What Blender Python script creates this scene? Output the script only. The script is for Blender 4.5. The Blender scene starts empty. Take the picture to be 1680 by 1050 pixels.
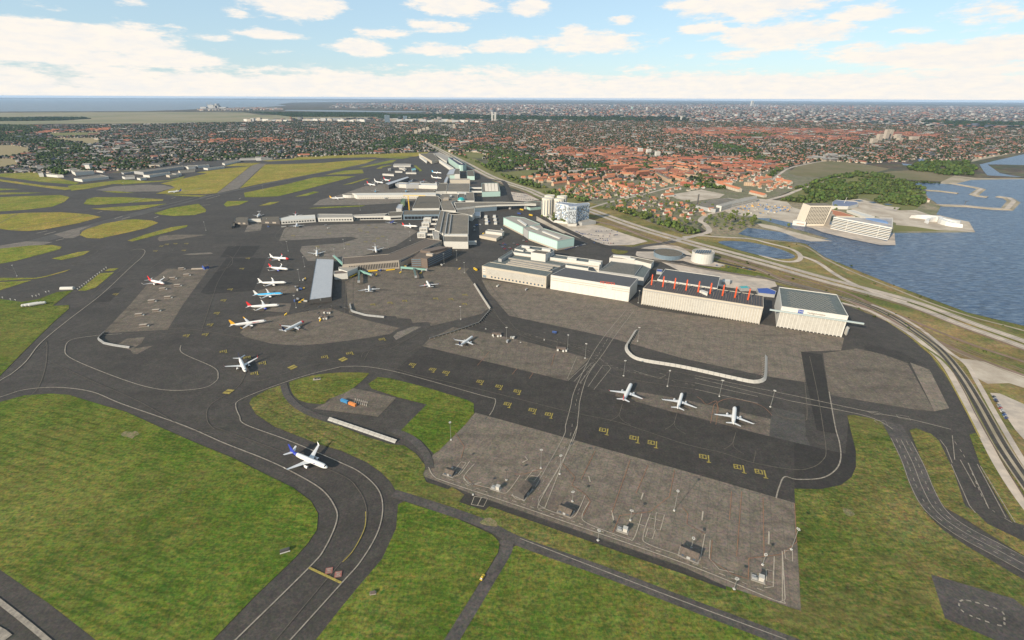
import bpy, bmesh, math, random
import numpy as np
from mathutils import Vector, Matrix, noise
from mathutils.geometry import tessellate_polygon
random.seed(7); rnd = random.Random(11)
S = bpy.context.scene
COL = S.collection
# ------------------------------------------------------------------ camera
F_PX, CAM_H, HOR_Y, ROLL = 785.0, 288.0, 160.5, math.atan(8 / 1680)
PITCH = math.atan((525 - HOR_Y) * math.cos(ROLL) / F_PX)
cp, sp, cr, sr = math.cos(PITCH), math.sin(PITCH), math.cos(ROLL), math.sin(ROLL)
cam = bpy.data.cameras.new("camera")
cam.sensor_width = 36.0; cam.lens = F_PX / 1680 * 36.0
cam.clip_start = 1.0; cam.clip_end = 400000.0
camo = bpy.data.objects.new("camera", cam); COL.objects.link(camo)
R0 = Vector((1, 0, 0)); U0 = Vector((0, sp, cp)); FW = Vector((0, cp, -sp))
rt = R0 * cr + U0 * sr; up = U0 * cr - R0 * sr; bk = -FW
camo.matrix_world = Matrix(((rt.x, up.x, bk.x, 0), (rt.y, up.y, bk.y, 0), (rt.z, up.z, bk.z, CAM_H), (0, 0, 0, 1)))
S.camera = camo
def ray(x, y):                                  # direction of a point of the survey photograph
    u, v = x - 840, 525 - y
    X, V = u * cr - v * sr, v * cr + u * sr
    return Vector((X, F_PX * cp + V * sp, -F_PX * sp + V * cp))
def G(x, y, z=0.0):
    d = ray(x, y); t = (z - CAM_H) / min(d.z, -1e-3 * F_PX)
    return Vector((d.x * t, d.y * t, z))
# ------------------------------------------------------------------ light
SUN_AZ, SUN_EL = math.radians(227.5), math.radians(23.8)   # math angle of the direction the sun stands in
sd = Vector((math.cos(SUN_AZ) * math.cos(SUN_EL), math.sin(SUN_AZ) * math.cos(SUN_EL), math.sin(SUN_EL)))
sl = bpy.data.lights.new("sun", 'SUN'); sl.energy = 5.0; sl.angle = math.radians(0.55); sl.color = (1.0, 0.87, 0.70)
so = bpy.data.objects.new("sun", sl); COL.objects.link(so)
so.rotation_euler = (-sd).to_track_quat('-Z', 'Y').to_euler(); so.location = (0, 0, 2000)
W = bpy.data.worlds.new("World"); S.world = W; W.use_nodes = True
nt = W.node_tree; N = nt.nodes; L = nt.links
for n in list(N): N.remove(n)
def node(nt, t, **k):
    n = nt.nodes.new(t)
    for a, b in k.items(): setattr(n, a, b)
    return n
wout = node(nt, 'ShaderNodeOutputWorld'); bg = node(nt, 'ShaderNodeBackground'); L.new(bg.outputs[0], wout.inputs[0])
SKY = 0.10
bg.inputs[1].default_value = SKY
sky = node(nt, 'ShaderNodeTexSky', sky_type='NISHITA', sun_disc=False)
sky.sun_elevation = SUN_EL; sky.sun_rotation = math.atan2(sd.x, sd.y); sky.altitude = 200; sky.air_density = 1.0; sky.dust_density = 0.6; sky.ozone_density = 1.6
tc = node(nt, 'ShaderNodeTexCoord'); sx = node(nt, 'ShaderNodeSeparateXYZ'); L.new(tc.outputs['Generated'], sx.inputs[0])
def M(nt, op, a, b=None, c=None, clamp=False):
    n = nt.nodes.new('ShaderNodeMath'); n.operation = op; n.use_clamp = clamp
    for i, v in enumerate((a, b, c)):
        if v is None: continue
        if isinstance(v, (int, float)): n.inputs[i].default_value = v
        else: nt.links.new(v, n.inputs[i])
    return n.outputs[0]
az = M(nt, 'ARCTAN2', sx.outputs[0], sx.outputs[1]); el = M(nt, 'ARCSINE', sx.outputs[2])
cv = node(nt, 'ShaderNodeCombineXYZ'); L.new(M(nt, 'MULTIPLY', az, 9.0), cv.inputs[0]); L.new(M(nt, 'MULTIPLY', el, 34.0), cv.inputs[1])
# seam-free third coordinate from the direction itself
L.new(M(nt, 'MULTIPLY', sx.outputs[1], 1.2), cv.inputs[2])
cn = node(nt, 'ShaderNodeTexNoise'); cn.inputs['Scale'].default_value = 1.0; cn.inputs['Detail'].default_value = 7; cn.inputs['Roughness'].default_value = 0.62
L.new(cv.outputs[0], cn.inputs['Vector'])
cn2 = node(nt, 'ShaderNodeTexNoise'); cn2.inputs['Scale'].default_value = 3.4; cn2.inputs['Detail'].default_value = 6; cn2.inputs['Roughness'].default_value = 0.65
L.new(cv.outputs[0], cn2.inputs['Vector'])
blobs = None
for (bx, by, brx, bry, wgt) in [(50,55,75,24,1),(150,68,85,22,1),(235,76,75,22,1),(80,90,150,16,1),(250,98,90,16,.9),(40,10,60,9,.5),(215,3,25,7,.6),(475,6,70,20,1),(390,23,25,8,.7),(435,56,48,10,.9),(180,34,28,8,.5),(350,64,33,8,.8),(750,6,70,19,1),(868,10,36,15,1),(715,42,45,11,.9),(625,54,48,10,.9),(590,80,42,14,1),(720,82,52,12,.95),(830,75,60,12,1),(965,72,88,17,1),(942,52,24,11,.9),(1025,32,20,9,.8),(1235,9,100,21,1),(1285,58,82,19,1),(1130,22,24,9,.8),(1150,48,36,8,.9),(1422,20,44,11,.95),(1430,74,36,7,.8),(1560,88,140,20,1),(1625,18,52,14,.7),(1500,52,28,7,.7),(1130,90,25,6,.6),(1215,90,50,9,.7),(450,85,60,9,.5),(1040,110,160,7,.55),(700,108,120,6,.5)]:
    d = ray(bx, by).normalized(); A0, E0 = math.atan2(d.x, d.y), math.asin(d.z)
    ex = M(nt, 'MULTIPLY', M(nt, 'SUBTRACT', az, A0), F_PX * 1.0 / brx); ey = M(nt, 'MULTIPLY', M(nt, 'SUBTRACT', el, E0), F_PX * 1.12 / bry)
    r2 = M(nt, 'ADD', M(nt, 'MULTIPLY', ex, ex), M(nt, 'MULTIPLY', ey, ey))
    b = M(nt, 'MULTIPLY', M(nt, 'EXPONENT', M(nt, 'MULTIPLY', r2, -0.75)), float(wgt))
    blobs = b if blobs is None else M(nt, 'MAXIMUM', blobs, b)
# near the horizon the layers of cloud close up; elsewhere in the sky scattered cloud goes on
hb = node(nt, 'ShaderNodeMapRange'); hb.inputs[1].default_value = 0.075; hb.inputs[2].default_value = 0.018; hb.inputs[4].default_value = 1.0; L.new(el, hb.inputs[0])
hi = node(nt, 'ShaderNodeMapRange'); hi.inputs[1].default_value = 0.19; hi.inputs[2].default_value = 0.3; hi.inputs[4].default_value = 0.42; L.new(el, hi.inputs[0])
back = node(nt, 'ShaderNodeMapRange'); back.inputs[1].default_value = 0.45; back.inputs[2].default_value = 0.2; back.inputs[4].default_value = 0.42; L.new(sx.outputs[1], back.inputs[0])
amt = M(nt, 'MAXIMUM', M(nt, 'MAXIMUM', blobs, hb.outputs[0]), M(nt, 'MAXIMUM', hi.outputs[0], back.outputs[0]))
fld = M(nt, 'ADD', M(nt, 'MULTIPLY', amt, 0.56), M(nt, 'ADD', M(nt, 'MULTIPLY', cn.outputs[0], 0.80), M(nt, 'MULTIPLY', cn2.outputs[0], 0.50)))
mk = node(nt, 'ShaderNodeMapRange', interpolation_type='SMOOTHSTEP'); mk.inputs[1].default_value = 0.885; mk.inputs[2].default_value = 1.08; L.new(fld, mk.inputs[0])
cr_ = node(nt, 'ShaderNodeValToRGB'); L.new(cn2.outputs[0], cr_.inputs[0])
K = 0.70 / SKY
cr_.color_ramp.elements[0].position = 0.33; cr_.color_ramp.elements[0].color = (0.88 * K, 0.87 * K, 0.85 * K, 1)
cr_.color_ramp.elements[1].position = 0.62; cr_.color_ramp.elements[1].color = (1.0 * K, 0.93 * K, 0.84 * K, 1)
tint = node(nt, 'ShaderNodeMix', data_type='RGBA', blend_type='MULTIPLY'); tint.inputs[0].default_value = 1
L.new(sky.outputs[0], tint.inputs[6]); tint.inputs[7].default_value = (1.0, 1.05, 1.08, 1)
soft = node(nt, 'ShaderNodeMix', data_type='RGBA'); soft.inputs[0].default_value = .6; L.new(tint.outputs[2], soft.inputs[6]); soft.inputs[7].default_value = (.36 / SKY, .49 / SKY, .585 / SKY, 1)
mx = node(nt, 'ShaderNodeMix', data_type='RGBA'); L.new(mk.outputs[0], mx.inputs[0]); L.new(soft.outputs[2], mx.inputs[6]); L.new(cr_.outputs[0], mx.inputs[7])
L.new(mx.outputs[2], bg.inputs[0])
S.view_settings.view_transform = 'Standard'; S.view_settings.look = 'None'
S.view_settings.exposure = 0.55; S.view_settings.gamma = 1; S.view_settings.use_curve_mapping = False
S.cycles.volume_bounces = 0; S.cycles.max_bounces = 4; S.cycles.diffuse_bounces = 2; S.cycles.glossy_bounces = 2
# ------------------------------------------------------------------ materials
MATS = {}
def mat(name, c1, c2=None, scale=0.05, detail=6, rough=0.9, c3=None, scale3=0.004, f3=0.5, stretch=None, bump=0, metal=0, spec=0.3, contrast=1.0, vcol=False):
    if name in MATS: return MATS[name]
    m = bpy.data.materials.new(name); m.use_nodes = True; t = m.node_tree
    b = t.nodes['Principled BSDF']; b.inputs['Roughness'].default_value = rough; b.inputs['Metallic'].default_value = metal
    b.inputs['Specular IOR Level'].default_value = spec
    MATS[name] = m
    c = lambda v: (v[0], v[1], v[2], 1)
    if c2 is None: c2 = tuple(v * 0.86 for v in c1)
    g = node(t, 'ShaderNodeNewGeometry'); vec = g.outputs['Position']
    if stretch:
        mp = node(t, 'ShaderNodeMapping'); mp.inputs['Rotation'].default_value = (0, 0, stretch[0]); mp.inputs['Scale'].default_value = (stretch[1], 1, 1)
        t.links.new(vec, mp.inputs[0]); vec = mp.outputs[0]
    n = node(t, 'ShaderNodeTexNoise'); n.inputs['Scale'].default_value = scale; n.inputs['Detail'].default_value = detail; n.inputs['Roughness'].default_value = 0.7
    t.links.new(vec, n.inputs['Vector'])
    r = node(t, 'ShaderNodeMapRange'); h = 0.16 / contrast; r.inputs[1].default_value = 0.5 - h; r.inputs[2].default_value = 0.5 + h; t.links.new(n.outputs[0], r.inputs[0])
    x = node(t, 'ShaderNodeMix', data_type='RGBA'); t.links.new(r.outputs[0], x.inputs[0]); x.inputs[6].default_value = c(c1); x.inputs[7].default_value = c(c2)
    out = x.outputs[2]
    if c3 is not None:
        n3 = node(t, 'ShaderNodeTexNoise'); n3.inputs['Scale'].default_value = scale3; n3.inputs['Detail'].default_value = 5; n3.inputs['Roughness'].default_value = 0.6
        t.links.new(g.outputs['Position'], n3.inputs['Vector'])
        r3 = node(t, 'ShaderNodeMapRange'); r3.inputs[1].default_value = 0.44; r3.inputs[2].default_value = 0.62; r3.inputs[4].default_value = f3; t.links.new(n3.outputs[0], r3.inputs[0])
        x3 = node(t, 'ShaderNodeMix', data_type='RGBA'); t.links.new(r3.outputs[0], x3.inputs[0]); t.links.new(out, x3.inputs[6]); x3.inputs[7].default_value = c(c3)
        out = x3.outputs[2]
    if vcol:
        at = node(t, 'ShaderNodeAttribute', attribute_name='tone')
        x4 = node(t, 'ShaderNodeMix', data_type='RGBA', blend_type='MULTIPLY'); x4.inputs[0].default_value = 1
        t.links.new(out, x4.inputs[6]); t.links.new(at.outputs['Color'], x4.inputs[7]); out = x4.outputs[2]
    t.links.new(out, b.inputs['Base Color'])
    if bump:
        bp = node(t, 'ShaderNodeBump'); bp.inputs['Strength'].default_value = bump; bp.inputs['Distance'].default_value = 0.6 if name != 'sea_water' else 5.0
        t.links.new(n.outputs[0], bp.inputs['Height']); t.links.new(bp.outputs[0], b.inputs['Normal'])
    m['out'] = 1
    return m
def lay(m, fn):                                 # add a layer between base colour and shader: fn(tree, colour_socket) -> colour_socket
    t = m.node_tree; b = t.nodes['Principled BSDF']; l = b.inputs['Base Color'].links[0]; s = l.from_socket
    t.links.new(fn(t, s), b.inputs['Base Color']); return m
def overlay(t, s, fac, col):
    x = node(t, 'ShaderNodeMix', data_type='RGBA'); t.links.new(fac, x.inputs[0]); t.links.new(s, x.inputs[6]); x.inputs[7].default_value = (*col, 1); return x.outputs[2]
def stripes(ang, period, width, col, amount, wob=0.0, var=None):
    def fn(t, s):
        g = node(t, 'ShaderNodeNewGeometry'); mp = node(t, 'ShaderNodeMapping'); mp.inputs['Rotation'].default_value = (0, 0, -ang)
        t.links.new(g.outputs['Position'], mp.inputs[0]); sp_ = node(t, 'ShaderNodeSeparateXYZ'); t.links.new(mp.outputs[0], sp_.inputs[0])
        y = sp_.outputs[1]
        if wob:
            n = node(t, 'ShaderNodeTexNoise'); n.inputs['Scale'].default_value = 0.03; n.inputs['Detail'].default_value = 3; t.links.new(g.outputs['Position'], n.inputs['Vector'])
            y = M(t, 'ADD', y, M(t, 'MULTIPLY', n.outputs[0], wob))
        p = M(t, 'PINGPONG', y, period / 2)
        r = node(t, 'ShaderNodeMapRange', interpolation_type='SMOOTHSTEP'); r.inputs[1].default_value = width; r.inputs[2].default_value = width * 0.3; t.links.new(p, r.inputs[0])
        f = M(t, 'MULTIPLY', r.outputs[0], amount)
        if var:
            n2 = node(t, 'ShaderNodeTexNoise'); n2.inputs['Scale'].default_value = var; n2.inputs['Detail'].default_value = 3; t.links.new(g.outputs['Position'], n2.inputs['Vector'])
            r2 = node(t, 'ShaderNodeMapRange'); r2.inputs[1].default_value = 0.4; r2.inputs[2].default_value = 0.6; t.links.new(n2.outputs[0], r2.inputs[0])
            f = M(t, 'MULTIPLY', f, r2.outputs[0])
        return overlay(t, s, f, col)
    return fn
def patches(scale, lo, hi_, col, amount, detail=4, stretch=None):
    def fn(t, s):
        g = node(t, 'ShaderNodeNewGeometry'); v = g.outputs['Position']
        if stretch:
            mp = node(t, 'ShaderNodeMapping'); mp.inputs['Rotation'].default_value = (0, 0, stretch[0]); mp.inputs['Scale'].default_value = (stretch[1], 1, 1); t.links.new(v, mp.inputs[0]); v = mp.outputs[0]
        n = node(t, 'ShaderNodeTexNoise'); n.inputs['Scale'].default_value = scale; n.inputs['Detail'].default_value = detail; n.inputs['Roughness'].default_value = 0.65; t.links.new(v, n.inputs['Vector'])
        r = node(t, 'ShaderNodeMapRange'); r.inputs[1].default_value = lo; r.inputs[2].default_value = hi_; r.inputs[4].default_value = amount; t.links.new(n.outputs[0], r.inputs[0])
        return overlay(t, s, r.outputs[0], col)
    return fn
def cells(scale, col, amount, ang=0.0):          # slabs of slightly different tone
    def fn(t, s):
        g = node(t, 'ShaderNodeNewGeometry'); mp = node(t, 'ShaderNodeMapping'); mp.inputs['Rotation'].default_value = (0, 0, -ang); mp.inputs['Scale'].default_value = (1 / scale, 1 / scale, 0)
        t.links.new(g.outputs['Position'], mp.inputs[0])
        fl = node(t, 'ShaderNodeVectorMath', operation='FLOOR'); t.links.new(mp.outputs[0], fl.inputs[0])
        wn = node(t, 'ShaderNodeTexWhiteNoise'); t.links.new(fl.outputs[0], wn.inputs[0])
        return overlay(t, s, M(t, 'MULTIPLY', wn.outputs[0], amount), col)
    return fn
def speck(scale, amp, hue=.35, detail=2):
    def fn(t, s):
        g = node(t, 'ShaderNodeNewGeometry'); n = node(t, 'ShaderNodeTexNoise'); n.inputs['Scale'].default_value = scale; n.inputs['Detail'].default_value = detail; n.inputs['Roughness'].default_value = 0.8
        t.links.new(g.outputs['Position'], n.inputs['Vector'])
        x = node(t, 'ShaderNodeMix', data_type='RGBA'); x.inputs[0].default_value = hue; t.links.new(n.outputs[0], x.inputs[6]); t.links.new(n.outputs[1], x.inputs[7])
        v = node(t, 'ShaderNodeVectorMath', operation='MULTIPLY_ADD'); t.links.new(x.outputs[2], v.inputs[0]); v.inputs[1].default_value = (2 * amp,) * 3; v.inputs[2].default_value = (1 - amp,) * 3
        mx_ = node(t, 'ShaderNodeVectorMath', operation='MAXIMUM'); t.links.new(v.outputs[0], mx_.inputs[0]); mx_.inputs[1].default_value = (.12,) * 3
        m2 = node(t, 'ShaderNodeVectorMath', operation='MULTIPLY'); t.links.new(s, m2.inputs[0]); t.links.new(mx_.outputs[0], m2.inputs[1]); return m2.outputs[0]
    return fn
RD = math.radians
DIR_A = RD(-17.3)     # direction along the hangar fronts; set from two surveyed points
_a, _b = G(1272.7, 536.2), G(1381.6, 553.5); DIR_A = math.atan2(_b.y - _a.y, _b.x - _a.x)
def M_asph(name, v, tint=(1, .885, .75), v2=None, **k):
    m = mat(name, tuple(v * c for c in tint), tuple(v * 1.32 * c for c in tint), scale=0.09, detail=9, rough=0.85, c3=tuple(v * 0.8 * c for c in tint), scale3=0.012, f3=0.5, contrast=1.1, **k)
    lay(m, patches(0.03, .5, .7, tuple(v * 0.7 * c for c in tint), .55, 7, (DIR_A, .12)))
    lay(m, speck(.55, 1.0)); lay(m, speck(.12, .45, .15)); lay(m, speck(.02, .35, .1, 5)); lay(m, stripes(DIR_A, 7.5, .3, tuple(v * .6 * c for c in tint), .35, .6, .02))
    return m
asph = M_asph('airfield_asphalt_mid', .047)
asph_d = M_asph('airfield_asphalt_dark', .037)
asph_dd = M_asph('airfield_asphalt_black', .028)
asph_b = M_asph('airfield_asphalt_grey', .064, (1, .92, .81))
road_m = M_asph('road_asphalt', .062, (1, .89, .78))
def M_slab(name, v, tint, ang, size=7.5):
    m = mat(name, tuple(v * c for c in tint), tuple(v * 1.22 * c for c in tint), scale=0.12, detail=8, rough=0.9, c3=tuple(v * .78 * c for c in tint), scale3=0.02, f3=.5)
    lay(m, cells(size, tuple(v * 1.35 * c for c in tint), .38, ang))
    lay(m, stripes(ang, size, .42, tuple(v * .5 * c for c in tint), .30))
    lay(m, stripes(ang + math.pi / 2, size, .42, tuple(v * .5 * c for c in tint), .30))
    lay(m, patches(.05, .52, .7, tuple(v * .5 * c for c in tint), .6, 8, (ang + .7, .22)))
    lay(m, speck(.5, .9)); lay(m, speck(.1, .6, .15)); lay(m, speck(.02, .5, .1, 5))
    return m
T_SL = (1, .825, .635)
slab = M_slab('concrete_slabs', .126, T_SL, DIR_A)
slab2 = M_slab('concrete_slabs_brown', .107, T_SL, DIR_A + .3)
slab_l = M_slab('concrete_slabs_light', .15, T_SL, DIR_A)
slab_g = M_slab('concrete_slabs_far', .13, (1, .86, .70), DIR_A, 15)
def M_grass(name, a, b_, dry, ang, f_dry=.5):
    m = mat(name, a, b_, scale=.035, detail=10, rough=1.0, c3=dry, scale3=.006, f3=f_dry, spec=.1, contrast=1.3)
    lay(m, stripes(ang, 9.0, 1.6, tuple(v * .55 for v in a), .5, 2.0, .01))
    lay(m, stripes(ang, 3.1, .7, (dry[0] * 1.1, dry[1], dry[2]), .30, 1.0, .02))
    lay(m, patches(.55, .46, .64, tuple(v * .4 for v in a), .42, 4, (-ang + .6, .16))); lay(m, patches(.3, .52, .68, (dry[0] * 1.3, dry[1] * 1.15, dry[2]), .45, 5, (-ang, .2)))
    lay(m, speck(.42, 1.7, .5, 3)); lay(m, speck(.09, .8, .35, 4)); lay(m, speck(.012, .7, .25, 5))
    lay(m, patches(.012, .55, .72, (dry[0] * 1.2, dry[1] * .95, dry[2] * 1.2), .42, 8, (ang, .35)))
    return m
grass = M_grass('mown_grass', (.062, .104, .013), (.100, .132, .022), (.142, .132, .038), RD(-18), .6)
grass_r = M_grass('dry_mown_grass', (.066, .094, .017), (.104, .118, .028), (.165, .138, .055), RD(-30), .6)
grass2 = M_grass('rough_grass', (.085, .10, .022), (.125, .128, .034), (.175, .14, .055), RD(20), .6)
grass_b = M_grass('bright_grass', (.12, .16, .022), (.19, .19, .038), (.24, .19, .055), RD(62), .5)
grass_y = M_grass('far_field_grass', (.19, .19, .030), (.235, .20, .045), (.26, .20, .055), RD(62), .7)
scrub = mat('scrub_ground', (.14, .12, .04), (.25, .185, .085), scale=.03, detail=9, c3=(.075, .095, .025), scale3=.008, f3=.8, rough=1, spec=.1, stretch=(-DIR_A + RD(25), .25))
lay(scrub, speck(.3, 1.4, .4, 4)); lay(scrub, speck(.04, 1.1, .4, 5))
slab_p = mat('apron_line_paint', (.40, .345, .27), (.24, .205, .16), scale=.35, detail=4, contrast=.9)
white_p = mat('worn_white_paint', (.32, .28, .225), (.16, .14, .115), scale=.35, detail=4, contrast=.9)
faint_p = mat('faded_line_paint', (.135, .115, .09), (.07, .062, .05), scale=.35, detail=4)
yellow_p = mat('yellow_paint', (.36, .28, .06), (.16, .135, .05), scale=.9, detail=3)
orange_p = mat('orange_line_paint', (.30, .15, .08), (.17, .10, .07), scale=.3, detail=4)
red_p = mat('red_paint', (.30, .10, .08), (.22, .11, .09), scale=.9)
conc_l = mat('pale_road_concrete', (.50, .415, .33), (.38, .32, .26), scale=.08, detail=8, c3=(.25, .225, .2), scale3=.02, f3=.6)
lay(conc_l, patches(.05, .5, .7, (.2, .18, .16), .5, 6, (RD(25), .1)))
beige = mat('beige_dirt', (.36, .30, .23), (.47, .41, .33), scale=.03, detail=9, c3=(.24, .19, .14), scale3=.02, f3=.6)
sand = mat('shore_sand', (.27, .22, .155), (.36, .30, .22), scale=.05, detail=7, c3=(.16, .14, .08), scale3=.01, f3=.6)
rust = mat('rusty_track_bed', (.16, .10, .075), (.23, .16, .12), scale=.1, detail=7, c3=(.11, .085, .04), scale3=.02, f3=.5)
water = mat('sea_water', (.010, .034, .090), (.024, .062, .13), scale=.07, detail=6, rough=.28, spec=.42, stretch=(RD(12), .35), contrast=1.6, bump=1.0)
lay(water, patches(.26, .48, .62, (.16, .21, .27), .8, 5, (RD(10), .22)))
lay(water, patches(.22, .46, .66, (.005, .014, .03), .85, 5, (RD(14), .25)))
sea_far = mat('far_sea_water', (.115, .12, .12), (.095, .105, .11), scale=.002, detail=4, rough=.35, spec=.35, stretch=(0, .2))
urban = mat('suburban_ground', (.050, .044, .032), (.155, .125, .09), scale=.022, detail=10, c3=(.055, .058, .038), scale3=.0022, f3=.7, rough=1, contrast=1.0, spec=.1)
lay(urban, patches(.05, .6, .72, (.25, .11, .065), .35, 5))
lay(urban, patches(.035, .62, .7, (.30, .28, .25), .5, 6))
lay(urban, speck(.03, 1.6, .5, 6)); lay(urban, speck(.004, 1.6, .5, 8)); lay(urban, patches(.0009, .5, .6, (.035, .045, .028), .55, 6))
marsh = mat('marsh_plain', (.19, .165, .095), (.24, .205, .12), scale=.004, detail=8, c3=(.13, .135, .06), scale3=.001, f3=.7, rough=1, stretch=(0, .3))
field_t = mat('stubble_field', (.25, .19, .10), (.20, .17, .08), scale=.02, detail=7, rough=1)
field_g = mat('meadow_grass', (.125, .125, .035), (.17, .155, .055), scale=.02, detail=9, c3=(.09, .10, .03), scale3=.01, f3=.6, rough=1)
field_d = mat('heath_grass', (.13, .105, .055), (.17, .14, .07), scale=.02, detail=9, c3=(.10, .10, .035), scale3=.006, f3=.7, rough=1)
wood_g = mat('woodland_floor', (.03, .038, .015), (.05, .055, .022), scale=.05, rough=1)
# ------------------------------------------------------------------ mesh helpers
def tag(o, label=None, cat=None, group=None, kind=None):
    if label: o['label'] = label
    if cat: o['category'] = cat
    if group: o['group'] = group
    if kind: o['kind'] = kind
    return o
def link(name, me, m=None, parent=None, loc=None, rz=None):
    if m is not None and not me.materials:
        for k in (m if isinstance(m, (list, tuple)) else [m]): me.materials.append(k)
    o = bpy.data.objects.new(name, me); COL.objects.link(o)
    if parent is not None: o.parent = parent
    if loc is not None: o.location = loc
    if rz is not None: o.rotation_euler = (0, 0, rz)
    return o
def mesh(name, vs, fs, mi=None, smooth=False):
    me = bpy.data.meshes.new(name); me.from_pydata([tuple(v) for v in vs], [], fs)
    if mi is not None: me.polygons.foreach_set('material_index', mi)
    if smooth: me.polygons.foreach_set('use_smooth', [True] * len(fs))
    me.update(); return me
def empty(name, label, cat, loc=(0, 0, 0), rz=0, group=None):
    o = bpy.data.objects.new(name, None); COL.objects.link(o); o.location = loc; o.rotation_euler = (0, 0, rz); o.empty_display_size = 2
    return tag(o, label, cat, group)
def copy_tree(o, parent=None):
    c = o.copy(); COL.objects.link(c)
    if parent is not None: c.parent = parent
    for ch in list(o.children): copy_tree(ch, c)
    return c
class MB:
    def __init__(s): s.v = []; s.f = []; s.m = []
    def add(s, vs, fs, mi=0):
        n = len(s.v); s.v += [tuple(v) for v in vs]; s.f += [tuple(i + n for i in f) for f in fs]; s.m += [mi] * len(fs); return s
    def box(s, x0, x1, y0, y1, z0, z1, mi=0):
        s.add([(x0, y0, z0), (x1, y0, z0), (x1, y1, z0), (x0, y1, z0), (x0, y0, z1), (x1, y0, z1), (x1, y1, z1), (x0, y1, z1)],
              [(0, 3, 2, 1), (4, 5, 6, 7), (0, 1, 5, 4), (1, 2, 6, 5), (2, 3, 7, 6), (3, 0, 4, 7)], mi); return s
    def bar(s, a, b, r, n=6, r2=None, mi=0):
        a, b = Vector(a), Vector(b); d = (b - a).normalized(); u = d.orthogonal().normalized(); w = d.cross(u); r2 = r if r2 is None else r2
        vs = [a + (u * math.cos(2 * math.pi * i / n) + w * math.sin(2 * math.pi * i / n)) * r for i in range(n)] + [b + (u * math.cos(2 * math.pi * i / n) + w * math.sin(2 * math.pi * i / n)) * r2 for i in range(n)]
        s.add(vs, [(i, (i + 1) % n, n + (i + 1) % n, n + i) for i in range(n)] + [tuple(range(n))[::-1], tuple(range(n, 2 * n))], mi); return s
    def prism(s, pts, z0, z1, top=True, bot=False, mi=0):
        n = len(pts); vs = [(p[0], p[1], z0) for p in pts] + [(p[0], p[1], z1) for p in pts]
        fs = [(i, (i + 1) % n, n + (i + 1) % n, n + i) for i in range(n)]
        s.add(vs, fs, mi)
        if top or bot:
            tri = tessellate_polygon([[Vector((p[0], p[1], 0)) for p in pts]])
            if top: s.add([(p[0], p[1], z1) for p in pts], [t for t in tri], mi)
            if bot: s.add([(p[0], p[1], z0) for p in pts], [t for t in tri], mi)
        return s
    def build(s, name, m, parent=None, loc=None, rz=None, smooth=False, fix=True):
        me = mesh(name, s.v, s.f, s.m, smooth)
        if fix:
            bm = bmesh.new(); bm.from_mesh(me); bmesh.ops.recalc_face_normals(bm, faces=bm.faces); bm.to_mesh(me); bm.free()
        return link(name, me, m, parent, loc, rz)
def ccw(pts):
    a = sum(pts[i][0] * pts[(i + 1) % len(pts)][1] - pts[(i + 1) % len(pts)][0] * pts[i][1] for i in range(len(pts)))
    return pts if a > 0 else pts[::-1]
def q(t, ox=0, oy=0, s=1.0):
    return [(ox + float(a.split(',')[0]) / s, oy + float(a.split(',')[1]) / s) for a in t.split()]
def catmull(P, closed, n=6):
    out = []; m = len(P)
    rng = range(m if closed else m - 1)
    for i in rng:
        g = (lambda k: P[k % m]) if closed else (lambda k: P[max(0, min(m - 1, k))])
        p0, p1, p2, p3 = g(i - 1), g(i), g(i + 1), g(i + 2)
        for j in range(n):
            t = j / n
            out.append(tuple(0.5 * (2 * p1[k] + (p2[k] - p0[k]) * t + (2 * p0[k] - 5 * p1[k] + 4 * p2[k] - p3[k]) * t * t + (3 * p1[k] - p0[k] - 3 * p2[k] + p3[k]) * t ** 3) for k in (0, 1)))
    if not closed: out.append(tuple(P[-1]))
    return out
_zi = [0]
def zoff():
    _zi[0] += 1; return (_zi[0] % 3) * .0121 + _zi[0] * .00006
def sheet(name, px, m, z, smooth=False, kind='structure'):
    z += zoff()
    P = [G(x, y)[:2] for x, y in px]
    if smooth: P = catmull(P, True, 5)
    P = ccw(P)
    tri = tessellate_polygon([[Vector((p[0], p[1], 0)) for p in P]])
    me = mesh(name, [(p[0], p[1], z) for p in P], [tuple(t) for t in tri])
    bm = bmesh.new(); bm.from_mesh(me)
    for f in bm.faces:
        if f.normal.z < 0: f.normal_flip()
    bm.to_mesh(me); bm.free()
    return tag(link(name, me, m), kind=kind)
def resample(P, step):
    out = [Vector(P[0])]; acc = 0
    for a, b in zip(P, P[1:]):
        a, b = Vector(a), Vector(b); d = (b - a).length; k = max(1, int(d / step))
        for i in range(1, k + 1): out.append(a.lerp(b, i / k))
    return out
def ribbon_mb(mb, P, w, z, off=0.0, dash=None, closed=False):
    P = [Vector((p[0], p[1], 0)) for p in P]
    n = len(P); L_, R_ = [], []
    for i in range(n):
        a = P[max(0, i - 1)]; b = P[min(n - 1, i + 1)]; d = (b - a)
        if d.length < 1e-6: d = Vector((1, 0, 0))
        d.normalize(); nn = Vector((-d.y, d.x, 0))
        L_.append(P[i] + nn * (off + w / 2)); R_.append(P[i] + nn * (off - w / 2))
    if not dash:
        mb.add([(p.x, p.y, z) for p in R_] + [(p.x, p.y, z) for p in L_], [(i, i + 1, n + i + 1, n + i) for i in range(n - 1)])
    else:
        on, per = dash; s = 0.0
        for i in range(n - 1):
            if (s % per) < on: mb.add([(p.x, p.y, z) for p in (R_[i], R_[i + 1], L_[i + 1], L_[i])], [(0, 1, 2, 3)])
            s += (P[i + 1] - P[i]).length
    return mb
def wp(px, smooth=True, step=None):
    P = [tuple(G(x, y)[:2]) for x, y in px]
    if smooth and len(P) > 2: P = catmull(P, False, 8)
    if step: P = [tuple(p[:2]) for p in resample([(a, b, 0) for a, b in P], step)]
    return P
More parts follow.
